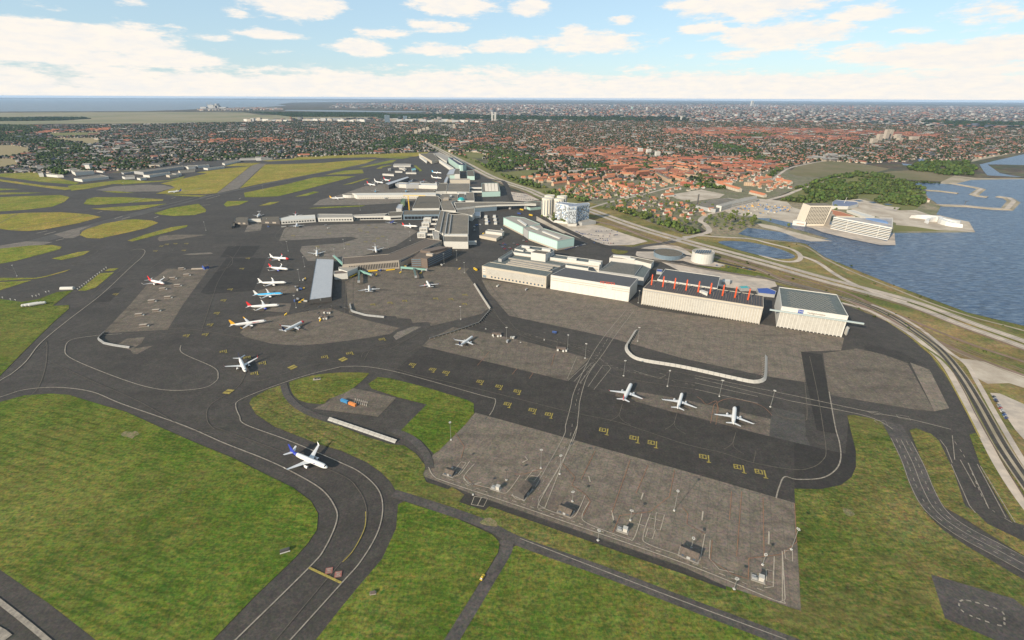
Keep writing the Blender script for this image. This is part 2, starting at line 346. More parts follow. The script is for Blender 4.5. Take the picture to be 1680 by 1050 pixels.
def road(name, px, w, m, z, smooth=True, off=0.0, dash=None):
    z += zoff()
    P = wp(px, smooth, dash[0] if dash else None)
    mb = MB(); ribbon_mb(mb, P, w, z, off, dash)
    return tag(mb.build(name, m, fix=False), kind='structure')
# ------------------------------------------------------------------ ground
def base_ground():
    rs = [30]; 
    while rs[-1] < 95000: rs.append(rs[-1] * 1.28)
    na = 48; a0, a1 = RD(90 + 75), RD(90 - 75)
    vs, fs = [], []
    for r in rs:
        for j in range(na + 1):
            a = a0 + (a1 - a0) * j / na; vs.append((r * math.cos(a), r * math.sin(a) - 200, 0))
    for i in range(len(rs) - 1):
        for j in range(na):
            k = i * (na + 1) + j; fs.append((k, k + 1, k + na + 2, k + na + 1))
    me = mesh('ground', vs, fs); bm = bmesh.new(); bm.from_mesh(me)
    for f in bm.faces:
        if f.normal.z < 0: f.normal_flip()
    bm.to_mesh(me); bm.free()
    tag(link('ground', me, urban), kind='structure')
base_ground()
Z_A, Z_P, Z_S, Z_D, Z_G, Z_R, Z_M = .06, .12, .18, .24, .32, .40, .48
# far water, marsh, fields
sheet('sea', q("-700,158.5 0,161.9 300,163.2 560,165 640,166.2 560,167 480,168.5 455,171 470,173.5 430,176 330,178.5 300,180.5 233,182.5 0,183.3 -700,182"), sea_far, 2.0)
sheet('bay', q("470,180.5 560,181 640,182.6 703,183 690,184.3 600,184 520,183 466,181.8"), sea_far, 2.0)
sheet('marsh', q("-700,184 0,185 230,183.6 330,184 400,184.5 430,189 560,189 700,190 700,193 600,194 470,196 400,201 250,203 100,203 0,205 -700,206"), marsh, 1.0)
sheet('wooded_marsh', q("0,194 80,192.5 140,193 150,195 100,198 0,199 -300,200 -300,194"), wood_g, 1.6)
sheet('field', q("80,227 160,226 165,231 150,239 135,234 100,231"), field_t, .3)
sheet('field', q("-60,240 20,238 48,243 48,251 20,257 -60,258"), field_t, .3)
sheet('field', q("75,218 160,217 165,222 90,224"), field_g, .3)
sheet('field', q("-60,262 20,260 35,270 0,277 -60,278"), field_t, .3)
sheet('meadow', q("756,249 780,249 803,256 800,259 783,260 765,256"), field_g, .3)
sheet('meadow', q("823,283 863,279 906,279 884,284 860,290 841,292"), field_g, .3)
sheet('heath', q("1293,284 1307,273 1330,267 1353,264 1390,266 1420,270 1460,277 1437,283 1400,288 1353,291 1310,289"), field_d, .3)
sheet('heath', q("1430,285 1463,281 1497,279 1530,283 1566,289 1550,298 1510,296 1469,294"), field_d, .35)
sheet('heath', q("1540,265 1580,265 1585,270 1545,272"), field_d, .35)
sheet('far_harbour', q("1560,202.5 1613,203 1700,205 1900,208 1900,212 1700,208 1640,207 1600,205.5"), sea_far, 2.0)
sheet('canal', q("1415,267 1440,261 1458,256.5 1459,258 1442,264 1420,270"), water, .5)
sheet('lagoon', q("1479,268 1495,270 1508,265 1505,261.5 1512,259.5 1520,260 1524,264 1518,267 1504,268 1492,272 1482,271"), water, .5)
# east side: scrub between airfield and shore
sheet('scrub', q("930,333 967,330 1010,345 1060,362 1124,378 1180,388 1226,374 1240,392 1320,398 1353,421 1453,462 1587,512 1680,534 1900,598 1900,1000 1700,860 1600,700 1557,620 1487,545 1393,500 1270,466 1100,425 1000,400 950,380"), scrub, .03)
sheet('verge', q("707,238 722,238 770,256 830,285 880,300 920,314 975,333 1000,350 960,352 895,330 850,312 790,290 745,265 715,247"), field_g, .03)
sheet('dirt_ground', q("1097,320 1151,311 1189,319 1180,325 1131,331 1110,326"), beige, .3)
sheet('dirt_ground', q("1180,342 1200,335 1240,326 1290,330 1300,340 1340,352 1370,366 1400,372 1465,398 1467,402 1440,400 1380,388 1330,378 1296,372 1240,357 1200,352"), beige, .3)
sheet('dirt_ground', q("1560,352 1530,354 1500,344 1470,342 1440,334 1400,324 1370,330 1400,345 1440,356 1470,366 1468,380 1600,381 1598,376 1590,364"), beige, .33)
sheet('beach', q("1545,298 1566,288 1600,292 1700,293 1700,296 1593,296 1567,302 1540,302"), sand, .36)
sheet('beach', q("1593,266 1620,260 1660,252 1700,246 1700,243 1640,245 1600,256"), sand, .36)
sheet('grass_field', q("1467,369 1500,372 1540,378 1590,380 1600,380 1466,380"), field_g, .38)
town_g = mat('garden_ground', (.085, .085, .045), (.21, .175, .12), scale=.05, detail=9, c3=(.10, .115, .045), scale3=.02, f3=.6, rough=1); lay(town_g, speck(.15, 1.4, .4, 4))
coast_g = mat('coast_ground', (.15, .13, .075), (.26, .21, .145), scale=.03, detail=9, c3=(.10, .115, .045), scale3=.01, f3=.8, rough=1); lay(coast_g, speck(.12, 1.2, .4, 4))
sheet('suburb_ground', q("845,292 900,284 1000,278 1060,258 1180,256 1290,274 1306,287 1350,292 1300,312 1262,328 1200,345 1163,355 1145,372 1150,385 1120,385 1060,362 1010,345 967,332 920,314 880,302"), town_g, .12)
sheet('coast_ground', q("1163,355 1200,345 1262,328 1320,334 1420,325 1470,346 1500,345 1518,330 1518,310 1480,303 1440,300 1447,295 1545,302 1560,305 1523,325 1545,340 1600,366 1602,383 1467,404 1330,400 1240,394 1170,388 1150,372"), coast_g, .2)
# near water
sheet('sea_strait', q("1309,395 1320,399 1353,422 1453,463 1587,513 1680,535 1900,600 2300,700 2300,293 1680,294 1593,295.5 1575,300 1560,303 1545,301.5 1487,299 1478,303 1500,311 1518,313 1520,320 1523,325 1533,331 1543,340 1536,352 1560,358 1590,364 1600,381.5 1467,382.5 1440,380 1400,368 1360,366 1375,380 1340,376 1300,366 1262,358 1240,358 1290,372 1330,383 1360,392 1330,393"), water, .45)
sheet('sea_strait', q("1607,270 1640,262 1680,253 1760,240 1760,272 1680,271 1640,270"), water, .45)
sheet('channel', q("1607,270 1620,270 1640,284 1660,288 1680,291 1620,288 1613,280"), water, .50)
sheet('pond', q("1178,397 1209,396 1237,399 1273,407 1297,416 1304,421.5 1294,425 1273,424 1237,417 1201,407", ), water, .5, True)
sheet('harbour_inlet', q("1211,384 1226,374 1244,376 1280,381 1317,391 1345,397 1330,402 1309,398 1280,395 1237,390"), water, .52)
sheet('jetty_ground', q("1240,366 1270,371 1300,380 1340,391 1366,396 1330,396.5 1310,392 1280,380 1250,373"), beige, .56)
sheet('quay', q("1330,374 1342,372 1380,380 1420,388 1455,397 1467,382 1469,403 1445,403 1400,394 1350,382"), conc_l, 1.2)
# airfield base
sheet('airfield', q("-500,290 -60,283.5 0,284 60,281 130,284 200,284 250,276 330,264 400,261 482,259 560,255 640,252 705,249 722,249 745,262 775,279 805,295 850,320 880,336 900,352 925,372 985,400 1075,409 1130,424 1250,460 1393,503 1450,524 1487,550 1527,583 1557,627 1583,670 1600,704 1640,770 1680,835 1760,930 2200,1500 -900,1500 -900,500"), asph, Z_A)
def S1(n, m, z, t, ox=0, oy=0, s=1., smooth=False): return sheet(n, q(t, ox, oy, s), m, z, smooth)
# concrete and asphalt areas
S1('concrete_apron', slab, Z_P, "693,770 707,750 758,700 780,677 870,702 1120,772 1303,825 1306,850 1314,1003 1191,962 1120,930 767,808 740,798 693,781")
S1('asphalt_strip', asph_d, Z_P, "767,810 1120,932 1191,963 1191,968 1120,942 803,831 795,838 753,824 762,813")
S1('asphalt_strip', asph_d, Z_P, "702,784 740,797 735,803 699,791")
S1('dark_taxiway', asph_d, Z_P, "693,568 943,627 1010,650 1140,686 1303,726 1303,825 1120,772 870,702 780,677 700,640 643,612")
S1('dark_taxiway', asph_dd, Z_S, "1303,726 1387,745 1393,680 1404,740 1404,767 1397,783 1380,796 1347,803 1303,802")
S1('grey_patch', asph_b, Z_P, "1266,668 1320,680 1322,715 1330,732 1300,725 1262,716")
S1('concrete_apron', slab2, Z_P, "703,557 743,537 800,546 860,560 967,588 930,625 693,568")
S1('concrete_apron', slab2, Z_P, "1010,643 1030,640 1120,655 1266,688 1262,716 1140,684 1010,655")
S1('concrete_apron', slab, Z_P, "790,458 900,474 1030,495 1050,505 1130,517 1250,532 1385,554 1380,575 1314,577 1322,627 1260,618 1120,588 993,552 835,518 800,478")
S1('concrete_apron', slab2, Z_S, "1350,580 1405,572 1460,583 1487,593 1533,675 1500,672 1360,648")
S1('dark_strip', asph_dd, Z_D, "1314,577 1348,582 1358,640 1372,712 1340,706 1326,640")
S1('asphalt_patch', asph_d, Z_D, "1416,563 1480,578 1520,600 1500,600 1450,582 1420,575")
S1('concrete_strip', slab_l, Z_D, "1493,595 1525,607 1557,670 1533,675")
S1('concrete_apron', slab2, Z_P, "566,462 600,447 700,436 770,440 764,446 803,505 790,515 707,535 703,528 677,530 674,523 651,522 650,519 573,514")
S1('concrete_apron', slab2, Z_P, "393,546 403,553 446,564 489,567 531,564 600,555 640,548 655,538 600,525 570,515 540,505 480,515 440,520 412,528")
S1('concrete_apron', slab2, Z_P, "410,509 430,497 478,498 474,513")
S1('concrete_apron', slab2, Z_P, "425,477 445,470 490,468 485,480 420,484")
S1('concrete_apron', slab_g, Z_P, "466,376 458,395 500,393 575,388.5 588,391 560,399 495,404 492,412 505,428 560,430 600,418 650,403 685,380 655,366 560,368 470,373")
S1('concrete_apron', slab_g, Z_P, "408,366 430,367 428,378 401,381")
S1('concrete_apron', slab2, Z_P, "274,441 343,441 300,500 275,541 168,547 213,500 245,463")
S1('dark_patch', asph_dd, Z_S, "328.6,480 371.4,424 437,423.6 415.7,477 340,483")
S1('dark_patch', asph_dd, Z_S, "374,404 427,403 414,421 361,422.5")
S1('dark_patch', asph_dd, Z_S, "158,486 188,472 202,472 180,495 150,497")
S1('concrete_strip', slab_g, Z_S, "298,417.5 312,416 345,414 350,416 345,417 312,418.5")
S1('concrete_patch', slab2, Z_S, "208,556 238,553 232,563 215,575 190,567")
S1('concrete_patch', slab2, Z_S, "213,573 252,567 225,581 218,580")
S1('concrete_apron', slab_g, Z_P, "513,337 525,328 560,319 600,305 650,300 700,297 715,306 710,325 640,334 600,336")
S1('cross_runway', slab_g, Z_S, "355.7,317.5 411.4,272.9 420,268.6 437,268.6 427,275.7 391.4,309.5")
S1('concrete_patch', slab_g, Z_S, "89,384.5 120,376 150,370 131,378 131,386 120,391 107,391")
S1('concrete_patch', slab_g, Z_S, "-30,405 0,403 43,396 87,397 71,402 50,403 0,408.5 -30,413")
S1('concrete_patch', slab_g, Z_S, "157,312 186,306 240,303 270,304 287,308 262,314 200,315")
S1('concrete_patch', slab2, Z_S, "258,392 263,387 290,385 340,385 300,392 262,396", 0, 0)
S1('concrete_patch', slab_g, Z_S, "252,545 277,536 292,536 250,558 245,552", 400, 0)
S1('concrete_pad', slab2, Z_S + .08, "562,634 600,641 650,653 620,684 575,678 515,671 540,658")

sheet('woodland_floor', q("1353,293 1413,283 1440,286 1460,290 1517,310 1520,330 1500,345 1470,345 1420,325 1333,335 1280,330 1300,312 1320,305"), field_g, .34)
road('runway', q("60,396 120,380 207,355.5 345,319.5 500,287 640,262 690,254"), 46, asph_b, Z_P, smooth=False)
road('runway_shoulder', q("60,396 120,380 207,355.5 345,319.5 500,287 640,262 690,254"), 60, M_asph('shoulder_asphalt', .038), Z_P - .03, smooth=False)
road('rubber_streaks', q("260,341 345,319.5 430,301"), 14, asph_d, Z_S + .02, smooth=False)
# grass islands
def GR(t, m=None, sm=False, ox=0, oy=0, s=1.): 
    P_ = q(t, ox, oy, s); ym = sum(p[1] for p in P_) / len(P_)
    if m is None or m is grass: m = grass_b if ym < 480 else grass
    sheet('grass_field', P_, m, Z_G, sm)
GR("0,660 40,649 85,646 113,648 165,664 207,676 267,703 317,725 383,752 433,777 480,800 510,822 522,843 520,870 505,892 483,917 417,980 353,1047 272,1132 157,1050 80,990 0,935 -100,868 -300,760 -100,690")
GR("-200,470 -60,486 0,490.7 36,495.7 63,491 93,479.5 120,476.4 86,502 113.5,500.7 113.5,506.4 90,527 63,553 33,583 0,617 -60,665 -250,780")
GR("-30,456 30,456 58.6,456 75.7,452.9 117,441.4 107,446 75,454.5 59,457.6 0,461 -30,462"); GR("-30,464 0,463 52,460 43,462.9 0,476.5 -30,485")
GR("128.6,477 164,448.6 187,447 177,455.7 157,472 141,477"); GR("171.4,445 178.6,441 195,440 187,444.6")
GR("85,424.3 128.6,413.6 148.6,411.4 137,418.6 101.4,427")
GR("-60,412 0,408 50,403 85.7,402 101.4,405 98.6,409 71.4,416.4 24,428.6 0,433 -60,445")
GR("135,380 131,385.7 143,390.7 164,391.4 214,380.7 240,374.3 260,365.7 250,362 221,359.7 207,360.7 171,367 143,375.7", grass_y)
GR("209,395 240,384.3 281,372.9 308.6,369.3 305.7,372.9 280,380 217,396.4")
GR("-60,354 0,352 43,349.3 100,348.3 143,351.4 166.4,356 128.6,366.4 71.4,377 43,379.3 18.6,378 0,375.7 -60,371", grass_y)
GR("-60,325 0,323.6 36,322 100,320 114.3,323.6 105.7,331.4 85.7,339.3 43,344.3 0,347 -60,350"); GR("-50,309 0,309.3 34.3,310.4 0,312.6 -50,313"); GR("-50,316 71.4,316 43,318 0,319.7 -50,321")
GR("137,335 143,327 155.7,323.6 207,323.6 268.6,327 267,329.5 200,333.6 157,336.4"); GR("148.6,342.6 200,338.9 274,334.3 228.6,344.3 207,346.4 171,345")
GR("252.9,350 280,341.4 325.7,334.3 338.6,344.3 337,348 318.6,353 285.7,354.6 264,352.6"); GR("367,335.7 373,330 408.6,329.6 393,336.4 371.4,339.3")
GR("424.3,337.9 443,331.7 459.3,331 443,336.4"); GR("483.6,322.9 514,314.3 524.3,315 503,321.4"); GR("561.4,303.9 600,292.9 607,292.4 578.6,301.4")
GR("504.3,342 528.6,339.7 600,336.9 593,338.9 528.6,342")
GR("400,316.4 471.4,302 514.3,291.4 543,289.3 583.6,289.3 550,297.9 500,311.4 457,322 428.6,323.6 402,323.6", grass)
GR("533,287 564.3,280 594.3,278.3 597,284.3 571.4,285.7"); GR("393,309.3 435,270 471.4,269.3 528.6,267.4 571.4,263.6 618.6,261 600,268 557,277 485.7,290.7 428.6,301.4 400,307.6", grass_y)
GR("587,275 640,263 651.4,262 643,267 597,274.7"); GR("255.7,317.9 287,307.9 280,304 263,301.4 300,293 340,284.5 322,283 371,276.5 411,272.6 355.7,317 338.6,318.6", grass_y)
GR("268.6,319.3 300,319.3 338.6,320.7 329,323 300,322"); GR("368.6,273 385.7,268 428.6,267 412,272", grass_y)
GR("430,263.5 480,260.5 486,257.5 557,254.6 640,251.8 704,249.6 700,252 683,256.8 640,257.6 560,259 500,262 440,265", grass_y); GR("617,256.7 674,258 660,260.5 617,258.8")
GR("-60,285 0,285 60,282 66,290 95,292 130,300 124,303 70,299 0,290 -60,288"); GR("-60,290.5 0,294.3 71,304 128,309 106,312 71,307.5 0,297.5 -60,292", grass_y)
GR("111,305 157,300 200,295 240,297 215,302 186,302 143,310 117,313"); GR("200,299 277,296 304,288.6 300,293 277,297 200,303"); GR("167,314.3 190,313.5 221,316.4 193,316.7")
GR("475,632 480,625 520,615 560,611.5 600,612 603,616 575,640 540,655 530,663 500,660 483,650", grass, True)
GR("409,662 413,654 440,639 463,632 470,655 490,672 520,686 537,691 560,700 600,716 640,729 663,731 683,745 699,766 694,778 699,791 735,803 742,799 762,812 753,824 795,838 803,831 1120,942 1191,968 1191,962 1314,1003 1330,1062 1297,1050 1120,982 850,882 793,852 740,833 670,812 650,806 640,790 625,775 600,758 560,740 520,728 450,700 420,680", grass_r)
GR("1314,1003 1303,802 1347,803 1380,796 1397,783 1404,767 1404,740 1394,700 1390,682 1400,681 1430,687 1457,697 1466,706 1487,760 1503,813 1520,843 1547,870 1587,897 1680,952 1900,1080 1900,1300 1400,1090 1330,1062", grass_r)
GR("604,630 620,619 640,621 700,636 765,656 777,662 778,678 765,695 720,740 712,745 690,722 653,711 700,664 652,652 610,638")
GR("653,828 663,823 747,850 807,877 820,890 817,907 730,1050 690,1110 480,1095 520,1048 560,997 593,957 627,917 650,867")
GR("838,900 850,894 867,897 1120,995 1263,1050 1450,1130 1300,1200 690,1140 745,1050 833,907")
GR("1492,706 1503,703 1527,712 1540,723 1563,770 1583,830 1600,840 1620,860 1680,889 1900,990 1900,1020 1680,913 1580,850 1550,833 1523,797 1507,743", grass2)
GR("1590,713 1600,711 1625,740 1655,790 1680,833 1760,930 1740,930 1680,862 1660,856 1612,775", grass2)
S1('asphalt_pad', road_m, Z_R, "1527,943 1663,983 1680,997 1740,1030 1700,1080 1550,1015")
GR("552,0", ) if 0 else None
# roads
road('perimeter_road', q("1380,497 1420,508 1453,524 1490,546 1525,573 1553,603 1585,660 1615,720 1645,775 1690,840 1760,920"), 7.5, conc_l, Z_R)
road('kerb_strip', q("1453,526 1487,549 1521,576 1548,608 1580,665 1607,718"), 1.6, yellow_p, Z_R + .05)
road('grass_verge', q("1290,462 1380,492 1430,507 1462,524 1500,548 1540,580 1570,618 1600,668 1640,740 1690,820"), 9, grass2, Z_R - .04)
for off in (-3.2, 3.2):
    road('railway_track', q("1240,453 1300,468 1380,488 1420,500 1462,519 1500,543 1540,573 1573,612 1603,660 1645,735 1700,815"), 3.6, asph, Z_R + .06, off=off)
road('track_ballast', q("1240,453 1300,468 1380,488 1420,500 1462,519 1500,543 1540,573 1573,612 1603,660 1645,735 1700,815"), 12.5, sand, Z_R)
road('access_road', q("1430,500 1465,514 1510,540 1556,577 1585,598 1602,625 1630,675 1668,740 1700,790"), 5, conc_l, Z_R + .02)
S1('gravel_yard', beige, Z_R, "1572,588 1590,590 1615,594 1640,604 1680,618 1760,650 1760,665 1690,640 1655,629 1620,630 1605,622")
S1('parking_lot', conc_l, Z_R, "1624,645 1640,646 1690,668 1760,700 1760,760 1680,722 1665,705 1648,680")
MW = "640,226 690,233 709,240 737,254 766,269 809,291.5 866,311 891,322 930,335 967,345 1040,371 1120,395 1253,431 1353,459 1487,495 1587,532 1680,565 1800,612"
road('motorway', q(MW), 14, conc_l, Z_R, off=10.5)
road('motorway', q(MW), 14, conc_l, Z_R, off=-10.5)
for o in (7, 14, -7, -14): road('lane_marking', q(MW), .8, faint_p, Z_M, off=o)
road('motorway_verge', q("1120,386 1253,424 1353,452 1487,487 1587,523 1680,555 1800,600"), 8, field_g, Z_G)
road('slip_road', q("1215,406 1235,414 1260,423 1285,429 1305,429 1313,424 1310,416 1295,408 1260,399 1230,392 1180,389 1150,387 1120,389"), 9, conc_l, Z_R)
road('coast_road', q("1310,419 1340,430 1370,450 1400,466 1440,482 1487,496"), 9, conc_l, Z_R)
road('dike_path', q("1300,399 1324,406 1358,427 1405,449 1455,469 1520,495 1590,519 1680,543 1800,580"), 5, sand, Z_R)
road('coast_verge', q("1316,412 1350,428 1400,456 1450,476 1520,500"), 10, field_g, Z_R - .06)
road('bridge_road', q("1085,400 1110,394 1140,387 1163,380 1158,369 1149,362 1160,353 1190,345 1220,337 1260,328 1290,320 1310,312 1350,300 1376,291"), 13, conc_l, Z_R)
road('approach_road', q("1040,408 1060,403 1085,400 1110,395"), 16, road_m, Z_R)
road('road', q("1265,297 1280,285 1295,276 1320,270 1350,265 1400,263"), 11, conc_l, .5)
road('road', q("960,344 1000,332 1060,318 1100,308 1145,301"), 9, conc_l, .5)
road('railway', q("905,345 960,360 1011,371 1080,396 1160,418 1240,440 1287,460 1380,488 1440,516 1510,548 1587,583 1680,618 1800,665"), 12, rust, Z_R - .03)
road('railway', q("1287,452 1380,478 1440,503 1510,532 1587,563 1680,594 1800,635"), 6, rust, Z_R - .03)
road('railway', q("700,238 737,259 780,281 822,301 860,315 905,345"), 9, rust, Z_R - .04)
road('service_road', q("1240,444 1160,426 1085,412 1040,408"), 9, asph_d, Z_R)
road('airport_road', q("1085,411 1030,410 985,402 945,385 905,365 870,346 842,330 828,300 815,296 800,294"), 18, asph_d, Z_R)
S1('parking_lot', conc_l, Z_R, "925,381 955,372 987,371 1025,384 1063,396 1040,402 1000,403 965,397")
S1('hotel_forecourt', beige, Z_R, "880,353 905,350 935,362 960,366 987,371 955,376 925,383 905,374 880,362")
S1('parking_lot', conc_l, Z_R, "838,315 862,318 885,328 865,331 843,329")
S1('parking_lot', conc_l, Z_R, "1085,430 1120,433 1180,447 1270,460 1275,470 1240,478 1180,470 1130,452")
for t in ("1003,410 1015,408 1028,410 1030,414 1020,417 1008,416", ): S1('round_verge', grass2, Z_R, t, smooth=True)
S1('round_forecourt', conc_l, Z_R - .02, "1043,417 1052,407 1080,402 1110,404 1128,412 1140,424 1120,428 1075,426 1050,422", smooth=True)
S1('tank_forecourt', conc_l, Z_R, "1125,420 1165,428 1190,435 1180,439 1140,434 1120,428")
S1('grass_field', grass, Z_G, "1140,436 1190,440 1190,435 1250,449 1290,460 1250,456")
road('service_road', q("646,810 700,827 790,858 850,888 990,938 1120,988 1290,1052 1450,1115"), 8.2, road_m, Z_R)
road('service_road', q("825,885 832,900 800,955 745,1045 700,1120"), 8.2, road_m, Z_R)
road('service_road', q("465,630 472,650 490,668 520,683 560,696"), 7, road_m, Z_R)
road('service_road', q("645,707 668,716 685,728 700,748 705,770"), 7.5, road_m, Z_R)
road('vehicle_road', q("1462,694 1478,722 1497,760 1514,803 1535,838 1575,870 1640,905 1700,938 1800,995"), 17, road_m, Z_R + .03)
for o in (-8, 8): road('road_line', q("1478,722 1497,760 1514,803 1535,838 1575,870 1640,905 1700,938 1800,995"), .5, white_p, Z_M, off=o)
road('road_line', q("1478,722 1497,760 1514,803 1535,838 1575,870 1640,905 1700,938 1800,995"), .5, white_p, Z_M)
for o in (-4, 4): road('road_line', q("1478,722 1497,760 1514,803 1535,838 1575,870 1640,905 1700,938 1800,995"), .5, white_p, Z_M, off=o, dash=(3, 8))
for t in ("1542,722 1552,735 1562,760", "1562,715 1566,755", "1575,755 1600,800", "1588,760 1622,835", "1603,762 1650,850", "1560,762 1590,830 1600,842", "1608,765 1665,858"): road('road_line', q(t), .6, white_p, Z_M, smooth=False)
for t in ("1566,725 1585,755 1600,790 1620,830 1660,858 1740,900",): road('road_line', q(t), .6, white_p, Z_M, dash=(3, 9))
# ------------------------------------------------------------------ painted lines
def WL(t, w=.9, m=white_p, z=Z_M, dash=None, sm=True, ox=0, oy=0, s=1., name='taxiway_line'): road(name, q(t, ox, oy, s), w, m, z, sm, dash=dash)
WL("-60,665 0,625 20,613 43,593 67,563 110,527 167,483 213,440 233,422 238,412 230,409 213,411", 1.1)
WL("297,567 300,580 350,603 358,617 353,627 333,637 283,641 233,633 167,610 115,587 107,573 117,558 158,551 200,548", .9)
WL("-60,668 0,652 40,640 93,636 150,643 200,663 300,698 367,727 433,753 480,775 527,803 550,833 552,857 533,900 507,932 390,1047 330,1105", 1.0)
WL("560,602 500,617 433,640 393,657 387,667 393,683 403,697 473,723 560,760 593,777 620,803 628,833 620,873 593,920 560,958 477,1050 430,1100", .9)
WL("560,602 600,602 660,613 793,650 812,655 810,670 803,682", .8)
WL("350,700 467,743 560,780 587,803 600,830 600,860 580,903 560,923 453,1050 410,1100", .5, faint_p)
WL("600,840 598,868 580,903 562,923", .6, yellow_p, Z_M + .05)
WL("0,600 35,588 72,570 77,560 75,600 60,640 30,660", .5, faint_p)
WL("75,590 150,625 230,660 300,700 350,712", .5, faint_p)
WL("405,608 390,635 345,665 340,690 352,705", .5, faint_p)
WL("560,592 500,602 440,622 405,625", .5, faint_p)
WL("647,605 690,617 790,640 930,675 1013,693 1120,728 1183,743 1237,760 1303,771 1333,767 1350,755 1355,740 1350,700 1340,640 1328,585", .6, faint_p)
WL("1273,818 1278,800 1287,783 1307,787 1347,785 1370,772 1379,753 1377,727 1370,700 1360,643", 1.0)
WL("593,587 600,577 640,567 680,552", .5, faint_p); WL("597,592 612,570 640,565", .5, faint_p)
WL("640,573 668,580 747,540", .6, faint_p, sm=False); WL("640,573 720,528", .6, faint_p, sm=False)
WL("503,553 440,560 300,540 150,545 100,560", .7, faint_p); WL("410,515 460,515 520,497 545,490", .7, faint_p, sm=False)
for t in ("265,545 205,548", "505,505 475,516 440,519 300,545 265,548"): WL(t, .8, faint_p)
for a, b in (((1140, 616.6), (1300, 649)), ((1140, 620.6), (1300, 659)), ((1140, 628.6), (1243, 651)), ((1140, 639), (1243, 662))):
    P = [G(*a), G(*b)]; mb = MB(); ribbon_mb(mb, P, .7, Z_M); tag(mb.build('road_line', white_p, fix=False), kind='structure')
WL("833,523 847,540 873,550 960,577 993,597 1027,610 1140,628.6", .7, faint_p); WL("808,505 825,530 850,548 900,566 960,583 990,605 1020,620 1140,639", .7, faint_p)
WL("800,497 822,527 845,543 875,553 960,570 1000,588 1140,616.6", .7, faint_p)
WL("1300,649 1420,675 1470,684 1500,690 1560,705", .9); WL("1300,659 1400,678 1440,690 1465,705", .9)
WL("1140,622 1300,652", .5, faint_p, dash=(3, 7), sm=False); WL("860,548 960,574 1010,603 1140,633", .5, white_p, dash=(3, 7))
WL("1028,508 993,550 968,588 943,640 936,668 928,698 924,717.7 878,800", .7); WL("1040,510 1010,550 990,580 965,615 952,655 949,680 941,722 897,800 885,817 884,828 893,834", .7)
WL("1035,509 1002,549 980,585 955,625 941,680 933,722 890,793 870,825", .45, white_p, dash=(3, 7))
WL("1240,740 1236,760", .5, faint_p)
WL("703,767 712,782 735,792 870,837 1120,924 1270,985 1286,985 1287,970 1283,905", .7, slab_p); WL("735,786 870,832 1120,919 1265,975", .5, slab_p, dash=(3, 8)); WL("760,782 770,795 790,792", .6, slab_p)
for t in ("633,170 590,230 560,245 530,240", "655,185 605,245 625,275 750,310 800,330 830,310 880,240", "850,330 850,350 880,362 910,350 920,330", "1200,340 1150,440 1100,440 1000,405 972,380 1085,180", "1220,370 1185,440 1215,480 1400,550 1440,550 1480,430", "1520,430 1485,540 1510,580 1680,640"): WL(t, .6, slab_p, ox=560, oy=700, s=3.)
for t in ("590,175 545,230", "615,180 575,235", "590,175 615,180", "945,215 985,222 950,270 905,265 945,215", "925,240 965,247", "1550,425 1590,435 1570,510 1540,505 1550,425", "1515,450 1570,465", "1510,500 1545,510 1530,555 1495,545 1510,500", "1455,480 1490,490", "1160,0 1000,405", "655,345 720,355 700,395 640,385 655,345", "690,350 670,390"): WL(t, .55, slab_p, sm=False, ox=560, oy=700, s=3.)
for t in ("135,560 130,650 180,705 250,720", "450,640 445,790 400,795", "490,630 490,860 470,865", "500,610 540,615 540,665 505,650 500,610", "410,705 445,712 445,770 412,760 410,705", "110,530 85,660 60,665"): WL(t, .6, slab_p, sm=False, ox=1120, oy=700, s=3.)
for t in ("550,110 740,300 700,480", ): pass
for t in ("560,30 605,100 590,155", "1085,180 1150,250 1135,290 1200,335 1225,370 1190,440", "605,240 650,290 780,310", "985,210 900,235 850,235", "1640,215 1615,345 1520,420 1370,440 1335,525", "1250,120 1180,260", "1420,170 1330,430", "1510,190 1450,330"): WL(t, .45, orange_p, sm=False, ox=560, oy=700, s=3., name='stand_line')
for t in ("240,320 230,460", "290,320 265,640", "395,350 400,640", "325,650 490,630 560,570 550,380", "325,650 322,755", "145,560 135,660 250,730 320,750", "0,400 25,430 20,480 110,530"): WL(t, .45, orange_p, sm=False, ox=1120, oy=700, s=3., name='stand_line')
for t in ("730,680 670,750", "865,765 840,795", "945,785 925,815", "1050,690 1035,750"): WL(t, .45, orange_p, sm=False, ox=560, oy=350, s=3., name='stand_line')
WL("1122,728 1183,705 1195,690", .4, faint_p) if 0 else None
for bx, by in ((1013, 693), (1103, 707), (1199, 740)): WL("%g,%g %g,%g %g,%g" % (bx + 8, by - 30, bx + 2, by - 12, bx - 12, by - 2), .5, faint_p); WL("%g,%g %g,%g %g,%g" % (bx + 8, by - 30, bx + 4, by - 8, bx + 22, by + 6), .5, faint_p)
for t in ("30,450 90,490 170,560 300,510 320,590 310,700", "330,530 420,490 560,480 850,540 1000,610 1110,720", "320,540 270,580 225,830", "310,560 335,620 300,850"): WL(t, .5, orange_p, ox=1140, oy=600, s=8.75, name='stand_line')
WL("853,884 990,937 1120,987 1290,1050", .6, white_p)
# runway at the lower left: edge line, lights
WL("-60,945 0,988 77,1050 200,1160", 2.6, white_p); WL("-40,1020 0,1042 10,1050", 6, white_p, sm=False)
WL("-80,700 0,703", .5) if 0 else None
